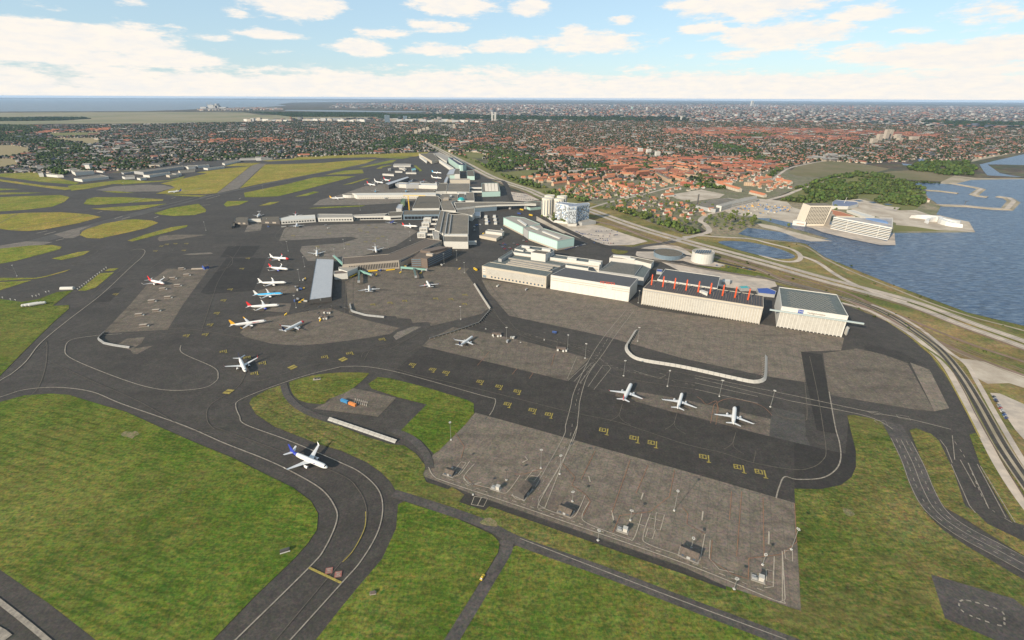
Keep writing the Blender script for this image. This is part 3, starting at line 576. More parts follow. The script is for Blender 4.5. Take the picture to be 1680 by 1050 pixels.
# holding position
WL("507,932 560,957", 1.6, yellow_p, Z_M + .05, sm=False)
for cx, cy in ((540, 937), (555, 943)):
    c = G(cx, cy); a = DIR_A + .6; mb = MB(); d = Vector((math.cos(a), math.sin(a), 0)); n_ = Vector((-d.y, d.x, 0))
    mb.add([c + d * sx_ * 2.3 + n_ * sy_ * 2.3 + Vector((0, 0, Z_M + .08)) for sx_, sy_ in ((-1, -1), (1, -1), (1, 1), (-1, 1))], [(0, 1, 2, 3)]); tag(mb.build('red_marking', red_p, fix=False), kind='structure')
    mb = MB()
    for k, (ww, hh) in enumerate(((1.6, .4), (1.0, .4), (1.6, .4))):
        o = c + n_ * (1.3 - 1.3 * k); mb.add([o + d * sx_ * ww + n_ * sy_ * hh + Vector((0, 0, Z_M + .14)) for sx_, sy_ in ((-1, -1), (1, -1), (1, 1), (-1, 1))], [(0, 1, 2, 3)])
    tag(mb.build('white_marking', white_p, fix=False), kind='structure')
# yellow location codes painted on taxiways: a bar with foot and a code
def glyph(cx, cy, ang, size, filled=False):
    c = G(cx, cy); d = Vector((math.cos(ang), math.sin(ang), 0)); n_ = Vector((-d.y, d.x, 0)); mb = MB()
    def R(x0, x1, y0, y1):
        mb.add([c + d * x * size + n_ * y * size + Vector((0, 0, Z_M + .06)) for x, y in ((x0, y0), (x1, y0), (x1, y1), (x0, y1))], [(0, 1, 2, 3)])
    if filled:
        R(-1.0, 1.0, .12, 1.0); R(-1.0, 1.0, -1.0, -.12)
    else:
        R(.72, 1.05, -1.5, 1.1); R(.35, 1.35, -1.75, -1.45)                    # arrow bar with its foot
        R(-1.3, .45, .72, .98); R(-1.3, .45, -.6, -.34); R(-1.3, -1.05, -.34, .72); R(-.55, -.3, -.34, .72); R(.2, .45, -.34, .72); R(-1.05, -.55, .1, .3)
    tag(mb.build('yellow_code_marking', yellow_p, fix=False), kind='structure')
for x, y in ((677, 599), (710, 607), (732, 612), (788, 627), (819, 635), (849, 643), (833, 664), (874, 674), (901, 681)): glyph(x, y, DIR_A + .12, 3.3)
for x, y in ((991, 707), (1041, 720), (1071, 728), (1156, 751), (1213, 768), (1248, 776)): glyph(x, y, DIR_A + .12, 3.6)
for x, y in ((480, 603), (563, 590)): glyph(x, y, .9, 4.2, True)
for x, y in ((375, 643),): glyph(x, y, DIR_A + .2, 4.2, True)
for x, y in ((367, 577), (431, 596), (418, 613), (406, 587), (533, 586), (574, 580), (627, 557)): glyph(x, y, .5, 3.2)
for x, y in ((612, 500), (640, 497), (664, 494), (715, 490), (740, 491), (763, 484), (762, 499)): glyph(x, y, .3, 3.0)
for x, y in ((306, 551), (337, 549), (345, 533), (356, 514), (367, 493), (378, 475), (397, 441), (407, 424), (481, 387), (540, 383), (592, 379), (603, 381), (614, 396), (571, 401), (521, 405), (302, 411), (190, 483), (265, 404), (274, 401), (288, 400), (306, 400), (255, 412)): glyph(x, y, .2, 3.2)
for x, y in ((590, 380), (605, 374), (617, 377), (620, 395), (628, 392), (600, 401)): glyph(x, y - 4, .2, 3.0)
# far pavement lines
for t in ("327,325 350,320", "338,327 361,321", "188,359 201,355", "200,360 213,356", "160,349 168,347", "281,326 288,324", "253,358 260,355", "330,337 345,336", "392,327 395,325", "60,383 78,379", "73,385 92,380", "92,395 105,392"): WL(t, 3.2, white_p, sm=False)
WL("0,366 29,351", 2, faint_p, sm=False, z=Z_M); WL("20,378 143,352", 2.2, faint_p, sm=False); WL("178,345 207,338.5", 2.4, faint_p, sm=False); WL("211,333 238,325", 3, white_p, sm=False); WL("295,315 332,308.6", 3, white_p, sm=False)
WL("160,470 235,400 320,330", .6, faint_p) if 0 else None
WL("150,486 190,450 235,410 255,400", .6, faint_p); WL("75,435 110,424 150,411 158,410 160,413 140,424 100,438 60,445 30,446 10,441 12,437 60,425 100,412", .8, faint_p)
WL("274,460 300,432 305,441 170,546", .5, faint_p, sm=False); WL("398,400 362,455 350,485 330,545", .5, faint_p)
WL("245,442 268,428 300,420 355,418 375,420 382,426 376,438 345,449", .8, faint_p); WL("283,412 290,406 330,401 380,402 386,404 375,408 350,411", .8, faint_p)
WL("471,367 452,386 457,394 466,403", .8, faint_p); WL("480,370 465,386 470,394", .8, faint_p)
WL("577,455 567,467 566,515", .8, faint_p, sm=False); WL("590,445 580,462 579,520", .5, faint_p)
WL("762,432 800,480 843,520", .6, faint_p); WL("775,425 812,478 850,520", .6, faint_p)
for k in range(8): WL("%g,%g %g,%g" % (722 + k * 4, 437 - k * 1.5, 732 + k * 4, 440 - k * 1.5), .8, faint_p, sm=False)
for k in range(7): WL("%g,%g %g,%g" % (788 + k * 4, 533 - k * 2.6, 815 + k * 1.5, 541 - k * 3), .5, faint_p, sm=False)
WL("1434,690 1452,691 1456,698 1438,694 1434,690", .5, white_p, sm=False); WL("1470,681 1490,684 1494,690 1474,686 1470,681", .5, white_p, sm=False); WL("1320,690 1280,684 1262,660", .6, faint_p); WL("1320,625 1324,680 1315,690 1270,681", .7, faint_p)
WL("1574,987 1588,986 1640,1002 1647,1020 1640,1027 1590,1010 1574,998 1574,987", .9, white_p, dash=(2.2, 4.4))
WL("940,540 1040,1000", .5) if 0 else None

for t in ("152,165 207,115", "168,168 216,117", "184,172 225,118", "206,182 246,124 262,124 268,132 222,190", "150,160 176,100", "400,145 418,150 400,160 330,138", "960,248 992,250 1004,256 985,258 960,248"): WL(t, .6, white_p, sm=False, ox=840, oy=525, s=1.6537)
for t in ("36,372 42,380 28,388", "208,425 212,440", "356,470 350,488", "270,518 276,545", "518,520 515,545", "697,575 696,610"): WL(t, 1.1, slab_p, sm=False, ox=840, oy=525, s=1.6537, name='stand_number_marking')
worn_m = mat('worn_grass_dirt', (.19, .155, .09), (.11, .115, .04), scale=.35, detail=6, rough=1, contrast=1.6); lay(worn_m, speck(.4, 1.4, .4, 4))
sheet('worn_patch', q("199,712 206,708 214,709 224,708 228,713 221,716 217,720 208,717 201,716"), worn_m, Z_G + .08, True); sheet('worn_patch', q("1383,834 1396,838 1402,845 1392,847 1384,841"), worn_m, Z_G + .08, True); sheet('worn_patch', q("787,858 800,850 812,854 816,864 800,863"), worn_m, Z_G + .08, True)
sheet('worn_patch', q("556,966 566,960 572,966 562,972"), sand, Z_G + .08, True) if 0 else None
for o_ in (-9, -4, 13, 19): road('railway_track', q("960,358 1011,371 1080,396 1160,418 1240,440 1287,460 1380,488 1440,516 1510,548 1587,583 1680,618 1800,665"), 1.8, rust if o_ % 2 else sand, Z_R, off=o_)
road('grass_verge', q("1500,560 1545,590 1578,628 1606,680 1640,740"), 3.5, field_g, Z_R + .03); road('drain_strip', q("1130,402 1253,437 1353,466 1487,503 1587,541 1680,575 1800,622"), 4, rust, Z_R - .05)
# ------------------------------------------------------------------ object materials
def pm(name, c, rough=.6, metal=0, spec=.4, v=.88, scale=.4, **k): return mat(name, c, tuple(x * v for x in c), scale=scale, detail=4, rough=rough, metal=metal, spec=spec, **k)
ac_white = pm('aircraft_white', (.66, .645, .61), .35, v=.95); ac_grey = pm('aircraft_grey', (.50, .51, .52), .4); ac_wing = pm('wing_grey', (.58, .58, .57), .45)
ac_red = pm('livery_red', (.62, .03, .03), .35); ac_blue = pm('livery_dark_blue', (.03, .05, .35), .35); ac_sky = pm('livery_light_blue', (.06, .42, .72), .35)
ac_yel = pm('livery_yellow', (.80, .42, .03), .35); ac_navy = pm('livery_navy', (.02, .03, .09), .4); dark = pm('dark_glass', (.02, .022, .025), .15, spec=.6); black = pm('black_rubber', (.02, .02, .02), .8)
w_white = pm('white_cladding', (.50, .485, .44), .7); w_cream = pm('cream_wall', (.42, .375, .30), .8); w_grey = pm('grey_cladding', (.30, .30, .29), .7); w_dark = pm('dark_cladding', (.07, .065, .06), .6)
w_mint = pm('mint_glass_wall', (.34, .47, .42), .35, spec=.6, v=.92); w_blueg = pm('blue_grey_glass', (.14, .19, .23), .3, spec=.6); w_brown = pm('brown_cladding', (.13, .10, .08), .8); w_stone = pm('stone_wall', (.36, .31, .25), .9)
r_dark = mat('dark_roof_felt', (.10, .088, .068), (.13, .112, .085), scale=.15, detail=7, rough=.9); lay(r_dark, stripes(DIR_A, 4.0, .35, (.05, .048, .042), .5))
r_grey = mat('grey_roof_felt', (.15, .13, .10), (.185, .16, .125), scale=.15, detail=7, rough=.9, c3=(.10, .095, .085), scale3=.03)
lay(r_grey, stripes(DIR_A, 5.0, .5, (.09, .085, .075), .5))
r_green = mat('green_grey_roof', (.085, .10, .095), (.11, .125, .12), scale=.1, detail=7, rough=.8); r_brown = mat('brown_roof_felt', (.10, .08, .062), (.125, .10, .08), scale=.2, detail=7, rough=.9); lay(r_brown, stripes(DIR_A + 1.2, 5.0, .5, (.07, .055, .045), .5))
r_light = mat('light_roof', (.30, .275, .235), (.24, .22, .19), scale=.1, detail=7, rough=.8); r_metal = mat('metal_sheet_roof', (.41, .41, .41), (.36, .365, .37), scale=.2, detail=5, rough=.45, metal=.2)
lay(r_metal, stripes(DIR_A + 1.35, 3.2, .4, (.30, .32, .36), .7))
r_orange = mat('orange_tile_roof', (.43, .17, .085), (.30, .115, .06), scale=.25, detail=6, rough=.85); r_red = mat('red_tile_roof', (.30, .09, .05), (.22, .07, .045), scale=.25, detail=6, rough=.85)
steel = pm('galvanised_steel', (.26, .26, .24), .5, .3); red_s = pm('red_painted_steel', (.72, .10, .03), .5); yel_s = pm('yellow_painted_steel', (.78, .50, .03), .5); blue_p = pm('blue_painted', (.03, .07, .28), .5); teal = pm('teal_glass', (.03, .30, .30), .25); win_b = pm('window_glass', (.05, .085, .13), .15, spec=.7); rib_w = pm('white_rib', (.55, .53, .47), .6)
door_m = mat('hangar_door_sheet', (.39, .375, .335), (.325, .31, .275), scale=.5, detail=5, rough=.7); lay(door_m, patches(.3, .5, .7, (.25, .23, .19), .5, 4, (DIR_A, .15)))
for m_ in (r_dark, r_grey, r_green, r_brown): lay(m_, speck(.5, .8, .2))
# ------------------------------------------------------------------ buildings
def inset(P, d):
    n = len(P); out = []
    for i in range(n):
        a, b, c = Vector(P[i - 1]), Vector(P[i]), Vector(P[(i + 1) % n]); d1 = (b - a).normalized(); d2 = (c - b).normalized()
        n1 = Vector((-d1.y, d1.x)); n2 = Vector((-d2.y, d2.x)); bis = (n1 + n2)
        if bis.length < .2: bis = n1
        bis.normalize(); k = max(.5, bis.dot(n1)); p = b + bis * (d / k); out.append((p.x, p.y))
    return out
def building(name, label, cat, h, t, ox=0, oy=0, s=1., wall=None, roof=None, z0=0, par=.7, group=None, world=None, parent=None):
    P = world or [tuple(G(x, y, h)[:2]) for x, y in q(t, ox, oy, s)]
    P = ccw(P); c = (sum(p[0] for p in P) / len(P), sum(p[1] for p in P) / len(P))
    Q = [(p[0] - c[0], p[1] - c[1]) for p in P]
    e = parent or empty(name, label, cat, (c[0], c[1], 0), 0, group); e['_c'] = 0; del e['_c']
    if parent: Q = [(p[0] - parent.location.x, p[1] - parent.location.y) for p in P]
    m = MB(); m.prism(Q, z0 + (.05 if z0 else 0), h - .25, top=False); m.build('wall', wall or w_white, e)
    R = MB(); R.prism(inset(Q, .35), h - .9, h - .3, top=True, bot=False); R.build('roof', roof or r_dark, e)
    if par:
        I = inset(Q, .5); O = inset(Q, -.15); n = len(Q); m = MB(); vs = []
        for z in (h - .24, h + par * .6): vs += [(p[0], p[1], z) for p in O] + [(p[0], p[1], z) for p in I]
        fs = []
        for i in range(n):
            j = (i + 1) % n; fs += [(i, j, 2 * n + j, 2 * n + i), (n + j, n + i, 3 * n + i, 3 * n + j), (2 * n + i, 2 * n + j, 3 * n + j, 3 * n + i), (n + i, n + j, j, i)]
        m.add(vs, fs); m.build('parapet', wall or w_white, e)
    return e, Q
def facade(e, Q, i, u0, u1, n, z0, z1, m, name, fill=.7, dep=.25, rows=1, rfill=.6, single=True, skip=None):
    """n pieces along edge i between fractions u0,u1"""
    a, b = Vector(Q[i % len(Q)]), Vector(Q[(i + 1) % len(Q)]); L_ = (b - a).length; d = (b - a).normalized(); nn = Vector((d.y, -d.x))
    ang = math.atan2(d.y, d.x); w = (u1 - u0) * L_ / n * fill; hh = (z1 - z0) / rows * (rfill if rows > 1 else 1)
    if single:
        bm_ = MB(); bm_.box(-w / 2, w / 2, -dep, dep * .6, -hh / 2, hh / 2); me = mesh(name, bm_.v, bm_.f)
        me.materials.append(m)
    J = MB()
    for r in range(rows):
        zc = z0 + (z1 - z0) * (r + .5) / rows
        for k in range(n):
            if skip and skip(r, k): continue
            p = a + d * (L_ * (u0 + (u1 - u0) * (k + .5) / n)) + nn * (dep * .0)
            if single:
                o = link(name, me, None, e, (p.x, p.y, zc), ang)
            else:
                x = Vector((d.x, d.y, 0)); y = Vector((nn.x, nn.y, 0)); z = Vector((0, 0, 1)); c = Vector((p.x, p.y, zc))
                J.add([c + x * (sx_ * w / 2) + y * (sy_ * dep) + z * (sz * hh / 2) for sx_, sy_, sz in ((-1, -1, -1), (1, -1, -1), (1, 1, -1), (-1, 1, -1), (-1, -1, 1), (1, -1, 1), (1, 1, 1), (-1, 1, 1))],
                      [(0, 3, 2, 1), (4, 5, 6, 7), (0, 1, 5, 4), (1, 2, 6, 5), (2, 3, 7, 6), (3, 0, 4, 7)])
    if not single and J.v:
        o = J.build(name, m, e, fix=False); o['kind'] = 'stuff'
def edge_facing(Q, vec):
    best, bi = -9, 0
    for i in range(len(Q)):
        a, b = Vector(Q[i]), Vector(Q[(i + 1) % len(Q)]); d = b - a; L_ = d.length
        if L_ < 4: continue
        d /= L_; s_ = Vector((d.y, -d.x)).dot(Vector(vec)) * math.sqrt(L_)
        if s_ > best: best, bi = s_, i
    return bi
def roof_box(e, t, ox, oy, s, z0, z1, m, name):
    P = ccw([tuple(G(x, y, z1)[:2]) for x, y in q(t, ox, oy, s)]); Q = [(p[0] - e.location.x, p[1] - e.location.y) for p in P]
    k = MB(); k.prism(Q, z0, z1); return k.build(name, m, e)
def text(parent, body, size, loc, rot, m, name, ext=.05):
    cu = bpy.data.curves.new(name, 'FONT'); cu.body = body; cu.size = size; cu.extrude = ext; cu.align_x = 'CENTER'; cu.align_y = 'CENTER'
    o = bpy.data.objects.new('tmp_text', cu); COL.objects.link(o); dg = bpy.context.evaluated_depsgraph_get(); me = bpy.data.meshes.new_from_object(o.evaluated_get(dg)); bpy.data.objects.remove(o)
    me.name = name; me.materials.clear(); k = link(name, me, m, parent, loc); k.rotation_euler = rot; return k
FR = (0, -1)
# hangars
e, Q = building('maintenance_hangar', 'long beige hangar nearest the terminal with small square windows low on its front', 'hangar', 21, "75,745 815,865 885,810 165,700", 780, 330, 7, w_cream, r_green)
i = edge_facing(Q, FR); facade(e, Q, i, .13, .97, 15, 2.5, 5.2, win_b, 'window', .42); facade(e, Q, i, .07, .985, 34, 6.5, 18, door_m, 'wall_panel', .93); facade(e, Q, i, .01, .06, 1, 8, 19, w_white, 'sign_panel', .9)
facade(e, Q, i, .015, .055, 3, 9, 18, dark, 'sign_letter', .3, .4, 2, .5); facade(e, Q, i, .01, .07, 1, .8, 5, w_blueg, 'gate', .9)
e, Q = building('hangar_workshop', 'low green-roofed workshop with long pale skylights behind the beige hangar', 'workshop', 16, "170,708 850,812 1050,715 440,600", 780, 330, 7, w_grey, r_green)
for t in ("365,650 385,645 980,735 975,748", "400,680 420,672 900,750 885,765", "372,697 385,690 870,772 860,785", "350,714 362,708 845,790 840,798"): roof_box(e, t, 780, 330, 7, 15.6, 17.6, r_light, 'skylight')
e, Q = building('stair_tower', 'white windowless cube rising over the green workshop roof', 'tower', 30, "638,590 700,560 857,583 805,612", 780, 330, 7, w_white, r_dark)
e, Q = building('office_wing', 'long white office wing with two window bands behind the workshop roof', 'office', 21, "848,645 1425,722 1460,688 900,612", 780, 330, 7, w_white, r_green)
i = edge_facing(Q, FR); facade(e, Q, i, .02, .98, 1, 15, 16.5, w_stone, 'window_band', 1); facade(e, Q, i, .02, .98, 1, 10, 11.5, w_stone, 'window_band', 1)
roof_box(e, "1055,648 1065,638 1165,650 1160,665", 780, 330, 7, 20.5, 24, w_white, 'roof_house'); roof_box(e, "1300,683 1305,673 1448,690 1440,707", 780, 330, 7, 20.5, 24, w_white, 'roof_house')
e, Q = building('office_wing', 'short white office wing left of the windowless cube', 'office', 21, "435,588 640,615 680,590 470,555", 780, 330, 7, w_white, r_green); i = edge_facing(Q, FR); facade(e, Q, i, .02, .98, 1, 15.2, 16.6, w_stone, 'window_band', 1)
e, Q = building('office_wing', 'stepped white office wing rearmost behind the windowless cube', 'office', 23, "450,548 550,568 565,540 865,592 905,570 880,545 530,505", 780, 330, 7, w_white, r_green); roof_box(e, "530,512 540,503 630,515 622,524", 780, 330, 7, 22.5, 26, w_white, 'roof_house'); roof_box(e, "762,545 770,535 865,548 860,560", 780, 330, 7, 22.5, 26, w_white, 'roof_house')
building('link_building', 'narrow grey block along the left edge of the green workshop', 'annex', 21, "262,660 300,668 436,583 420,560", 780, 330, 7, w_grey, r_green)
building('link_building', 'low white wing between the workshop and the dark roofed hangar', 'annex', 19, "1035,735 1295,775 1305,745 1060,712", 780, 330, 7, w_white, r_green)
e, Q = building('maintenance_hangar', 'white hangar with a plain dark roof and a red rooftop sign', 'hangar', 24.3, "903.6,451.4 1033.6,471.4 1047,456.4 928.6,438.6", 0, 0, 1, w_white, mat('dark_grey_roof', (.07, .07, .072), (.085, .085, .088), scale=.2, rough=.8))
i = edge_facing(Q, FR); facade(e, Q, i, .01, .99, 12, .4, 15.5, rib_w, 'door_panel', .965); facade(e, Q, i, 0, 1, 3, 16, 16.8, w_stone, 'fascia_rail', .99); facade(e, Q, i, 0, 1, 3, 19.5, 20.2, w_stone, 'fascia_rail', .99); facade(e, Q, i, .72, .79, 1, 15, 21, w_white, 'sign_board', 1, .6)
k = MB(); a = G(985, 464.5, 24.3) - e.location; b = G(1008, 467.5, 24.3) - e.location
for f in (0, .2, .45, .6, .8, 1.0):
    p = a.lerp(b, f); k.box(p.x - .22, p.x + .22, p.y - .22, p.y + .22, 24.1, 27.5)
k.bar((a.x, a.y, 27.3), (b.x, b.y, 27.3), .22); k.bar((a.x, a.y, 25.0), (b.x, b.y, 25.0), .2); k.build('red_roof_sign', red_s, e)
e, Q = building('lattice_roof_hall', 'hall with a diagonal lattice of pale skylights on its dark roof', 'hall', 15, "982.9,444.3 1002.9,428.6 1053.6,435 1040.7,452", 0, 0, 1, w_light if 'w_light' in globals() else w_grey, r_green)
J = MB(); A, B_, C_, D_ = [G(*p, 15) - e.location for p in ((982.9, 444.3), (1040.7, 452), (1053.6, 435), (1002.9, 428.6))]
for k in range(1, 26):
    for sgn in (0, 1):
        u0 = k / 26; u1 = u0 + (.22 if sgn else -.22); u1c = min(max(u1, .02), .98); f = abs(u1c - u0) / .22
        p = A.lerp(B_, u0).lerp(D_.lerp(C_, u0), .04); r_ = A.lerp(B_, u1c).lerp(D_.lerp(C_, u1c), .04 + .92 * f); p.z = r_.z = 15.1; J.bar(p, r_, .28, 4)
J.build('skylight_lattice', r_light, e)['kind'] = 'stuff'
building('plant_hall', 'plain grey roofed block right of the lattice roof hall', 'hall', 14, "285,578 378,455 465,492 395,602", 1000, 370, 7, w_light if 'w_light' in globals() else w_grey, r_green)
e, Q = building('office_wing', 'long pale office strip behind the lattice roof hall', 'office', 11, "0,372 290,398 480,445 512,405 240,352 40,335", 1000, 370, 7, w_white, r_grey); roof_box(e, "40,345 50,333 232,350 240,362", 1000, 370, 7, 10.6, 14, w_white, 'roof_house'); roof_box(e, "150,362 160,352 300,380 290,390", 1000, 370, 7, 10.6, 13, w_white, 'roof_house')
# mast hangar
H3 = 26.5
e, Q = building('mast_hangar', 'very long hangar with a row of red masts on its black roof', 'hangar', H3, "1055,473.2 1252.5,504.2 1252,485 1068,459.5", 0, 0, 1, w_cream, mat('black_roof_plates', (.035, .036, .04), (.06, .06, .062), scale=.3, rough=.6))
i = edge_facing(Q, FR); facade(e, Q, i, .004, .998, 46, 1.8, 22.5, door_m, 'door_panel', .80, .3); facade(e, Q, i, .004, .998, 47, 1.0, 23, rib_w, 'door_rib', .12, .45, single=False)
facade(e, Q, i, .002, .998, 4, 23.2, 24.4, w_grey, 'rail_beam', 1, .8); facade(e, Q, i, .005, .995, 46, .3, 1.5, dark, 'vent_slot', .7, .4)
J = MB(); A, B_, C_, D_ = [G(*p, H3) - e.location for p in ((1055, 473.2), (1252.5, 504.2), (1252, 485), (1068, 459.5))]
for r_ in range(9):
    for c_ in range(48):
        u, v_ = (c_ + .5) / 48, (r_ + .5) / 9 * .9 + .05; p = A.lerp(B_, u).lerp(D_.lerp(C_, u), v_); J.box(p.x - .6, p.x + .6, p.y - .4, p.y + .4, H3 - .35, H3 + .3)
J.build('roof_vents', w_brown, e)['kind'] = 'stuff'
for b_, t_ in zip(((480, 680), (610, 702), (742, 723), (877, 742), (1015, 762), (1152, 783), (1295, 805), (1438, 828), (1588, 852)), (0,) * 9):
    p = G(1000 + b_[0] / 7, 370 + b_[1] / 7, H3) - e.location; m = MB(); m.box(-.75, .75, -.6, .6, -.3, 15.5); m.add([(-.75, -.6, 15.5), (.75, -.6, 15.5), (.75, .6, 15.5), (-.75, .6, 15.5), (0, 0, 17.5)], [(0, 1, 4), (1, 2, 4), (2, 3, 4), (3, 0, 4)])
    ms = m.build('red_mast', red_s, e, (p.x, p.y, H3))
    m = MB(); m.bar((0, 0, 15), (-3, 16, .3), .12, 4); m.bar((0, 0, 15), (2, -10, .3), .12, 4); m.build('stay_cable', steel, ms)
roof_box(e, "1035,745 1060,735 1135,762 1125,785", 1000, 370, 7, H3 - .3, H3 + 3, w_white, 'roof_house')
building('rear_hall', 'black roofed rear hall behind the red masts', 'hall', 17, "550,618 1238,722 1270,588 640,500", 1000, 370, 7, w_white, mat('black_rib_roof', (.045, .046, .05), (.07, .07, .07), scale=.3, rough=.6))
# rail beam hangar at the right
H4 = 30.7
e, Q = building('crane_beam_hangar', 'tall white hangar at the right end with a blue sign on its fascia', 'hangar', H4, "355,362 1275,497 1115,200 320,95", 1240, 460, 8.4, w_white, r_green, par=1.2)
i = edge_facing(Q, FR); facade(e, Q, i, .0, .985, 17, 1.6, 22.5, door_m, 'door_panel', .84, .3); facade(e, Q, i, .0, .985, 17, .3, 1.3, dark, 'vent_slot', .7, .4)
facade(e, Q, i, -.027, 1.012, 18, .2, 23, rib_w, 'door_rib', .12, .55)
a, b = Vector(Q[i]), Vector(Q[(i + 1) % len(Q)]); d = (b - a).normalized(); nn = Vector((d.y, -d.x)); L4 = (b - a).length
m = MB(); m.box(-L4 * .17, L4 * 1.24, 0, 2.2, 23.6, 25.4); bo = m.build('crane_rail_beam', pm('beam_paint', (.33, .38, .37), .5), e, (a.x + nn.x * 2.6, a.y + nn.y * 2.6, 0), math.atan2(d.y, d.x))
ang4 = math.atan2(d.y, d.x); pc = a + d * (L4 * .305) + nn * .25; m = MB(); m.box(-3.1, 3.1, -.2, .3, -2.3, 2.3); sg = m.build('blue_sign', blue_p, e, (pc.x, pc.y, 27.8)); sg.rotation_euler = (0, 0, ang4 + math.pi)
text(e, 'SAS', 3.3, (pc.x + nn.x * .4, pc.y + nn.y * .4, 27.8), (math.pi / 2, 0, ang4), w_white, 'sign_lettering', .08)
pc = a + d * (L4 * .54) + nn * .3; text(e, 'Vedligeholdelse', 3.4, (pc.x, pc.y, 27.6), (math.pi / 2, 0, ang4), w_brown, 'sign_lettering', .06)
J = MB(); A, B_, C_, D_ = [G(1240 + x / 8.4, 460 + y / 8.4, H4) - e.location for x, y in ((445, 362), (1130, 470), (1010, 215), (415, 140))]
for r_ in range(14):
    for c_ in range(9):
        v_ = (r_ + .5) / 14
        for k in range(2):
            u = (c_ + (.5 if r_ % 2 else 0) + k * .5 + .1) / 9.6; p = A.lerp(B_, u).lerp(D_.lerp(C_, u), v_ + (.02 if k else -.02)); r2 = A.lerp(B_, u + .045).lerp(D_.lerp(C_, u + .045), v_ - (.02 if k else -.02)); p.z = r2.z = H4 - .1; J.bar(p, r2, .16, 4)
J.build('roof_light_strips', r_light, e)['kind'] = 'stuff'
building('stair_annex', 'small pale annex at the right foot of the tall white hangar', 'annex', 9, "1240,650 1262,632 1292,660 1272,680", 1240, 460, 8.4, w_white, w_white)
# mint glass offices
for t, lab in (("322,190 545,298 740,262 560,190 410,172", 'long mint glass office block nearer the terminal, left half'), ("612,345 942,460 1137,425 790,315", 'long mint glass office block with a corner facing the hangars, right half')):
    e, Q = building('mint_office', lab, 'office', 20, t, 780, 330, 7, w_mint, r_light)
    for j in range(len(Q)):
        if (Vector(Q[(j + 1) % len(Q)]) - Vector(Q[j])).length > 20: facade(e, Q, j, 0, 1, 2, 0.2, 3.2, w_stone, 'plinth', 1, .3); facade(e, Q, j, .01, .99, 14, 4, 18.6, pm('pale_mint_panel', (.42, .58, .52), .3, spec=.6, v=.95), 'glass_panel', .94, .2)
e, Q = building('office_link', 'grey recessed block joining the two mint glass offices', 'office', 18.5, "550,305 608,345 785,318 735,268", 780, 330, 7, w_grey, r_light)
e2 = empty('roof_skylight_row', 'row of long glass skylights along the mint office roofs', 'skylight', tuple(G(860, 376, 20.2)))
for t in ("480,210 510,208 595,265 580,278", "625,285 650,280 740,320 715,325", "765,345 785,340 985,420 965,425"):
    P = ccw([tuple(G(x, y, 22)[:2]) for x, y in q(t, 780, 330, 7)]); k = MB(); k.prism([(p[0] - e2.location.x, p[1] - e2.location.y) for p in P], -.3, 1.6); k.build('skylight', w_white, e2)
building('low_store', 'white flat box building on the forecourt left of the mint offices', 'building', 9, "115,345 140,325 330,345 305,368", 780, 330, 7, w_white, r_light); building('canopy_building', 'low beige shed with an uneven roof on the forecourt', 'shed', 6, "45,395 240,432 298,395 110,372", 780, 330, 7, w_cream, w_stone)
# pier A and annex
PA = 16
e, Q = building('terminal_pier', 'bent brown roofed pier with green jet bridges, nearest the camera', 'pier', PA, "10,372 545,328 985,150 1155,172 660,400 15,450", 560, 370, 7, w_stone, r_brown)
i = edge_facing(Q, FR); facade(e, Q, i, .10, .98, 30, 3.5, 12.5, dark, 'window', .45, .3)
for j in range(len(Q)):
    if (Vector(Q[(j + 1) % len(Q)]) - Vector(Q[j])).length > 70 and j != i: facade(e, Q, j, .03, .97, 2, 11, 13.5, win_b, 'window_band', .97)
e, Q = building('annex_block', 'dark glazed office annex behind the pier with long window bands', 'office', 18, "800,378 905,285 1130,240 1275,250 985,385 915,375", 560, 370, 7, w_brown, r_brown)
for j in range(len(Q)):
    if (Vector(Q[(j + 1) % len(Q)]) - Vector(Q[j])).length > 18:
        for zz_ in (3.5, 7.5, 11.5, 15): facade(e, Q, j, .03, .97, 3, zz_, zz_ + 1.5, w_blueg if j % 2 else rib_w, 'window_band', .97, .3)
roof_box(e, "905,283 1020,297 1215,252 1130,236", 560, 370, 7, 17.6, 22, w_brown, 'roof_storey'); roof_box(e, "972,325 1045,332 1060,318 990,312", 560, 370, 7, 17.6, 21.5, w_stone, 'roof_storey')
building('white_box', 'white box building at the end of the brown roofed pier', 'building', 10, "770,395 955,380 962,425 768,438", 460, 400, 8.75, w_white, w_brown); building('white_box', 'wider white box building tucked under the brown roofed pier', 'building', 11, "838,335 1100,318 1108,342 962,400 835,360", 460, 400, 8.75, w_white, r_light)
e, Q = building('boarding_hall', 'long low boarding hall with a ribbed pale metal roof beside the parked jets', 'hall', 7, "515,212 768,222 732,762 413,805", 460, 400, 8.75, w_dark, r_metal, par=.2); i = edge_facing(Q, FR); facade(e, Q, i, .47, .53, 1, 3.5, 6.5, steel, 'vent_box', 1, .6)
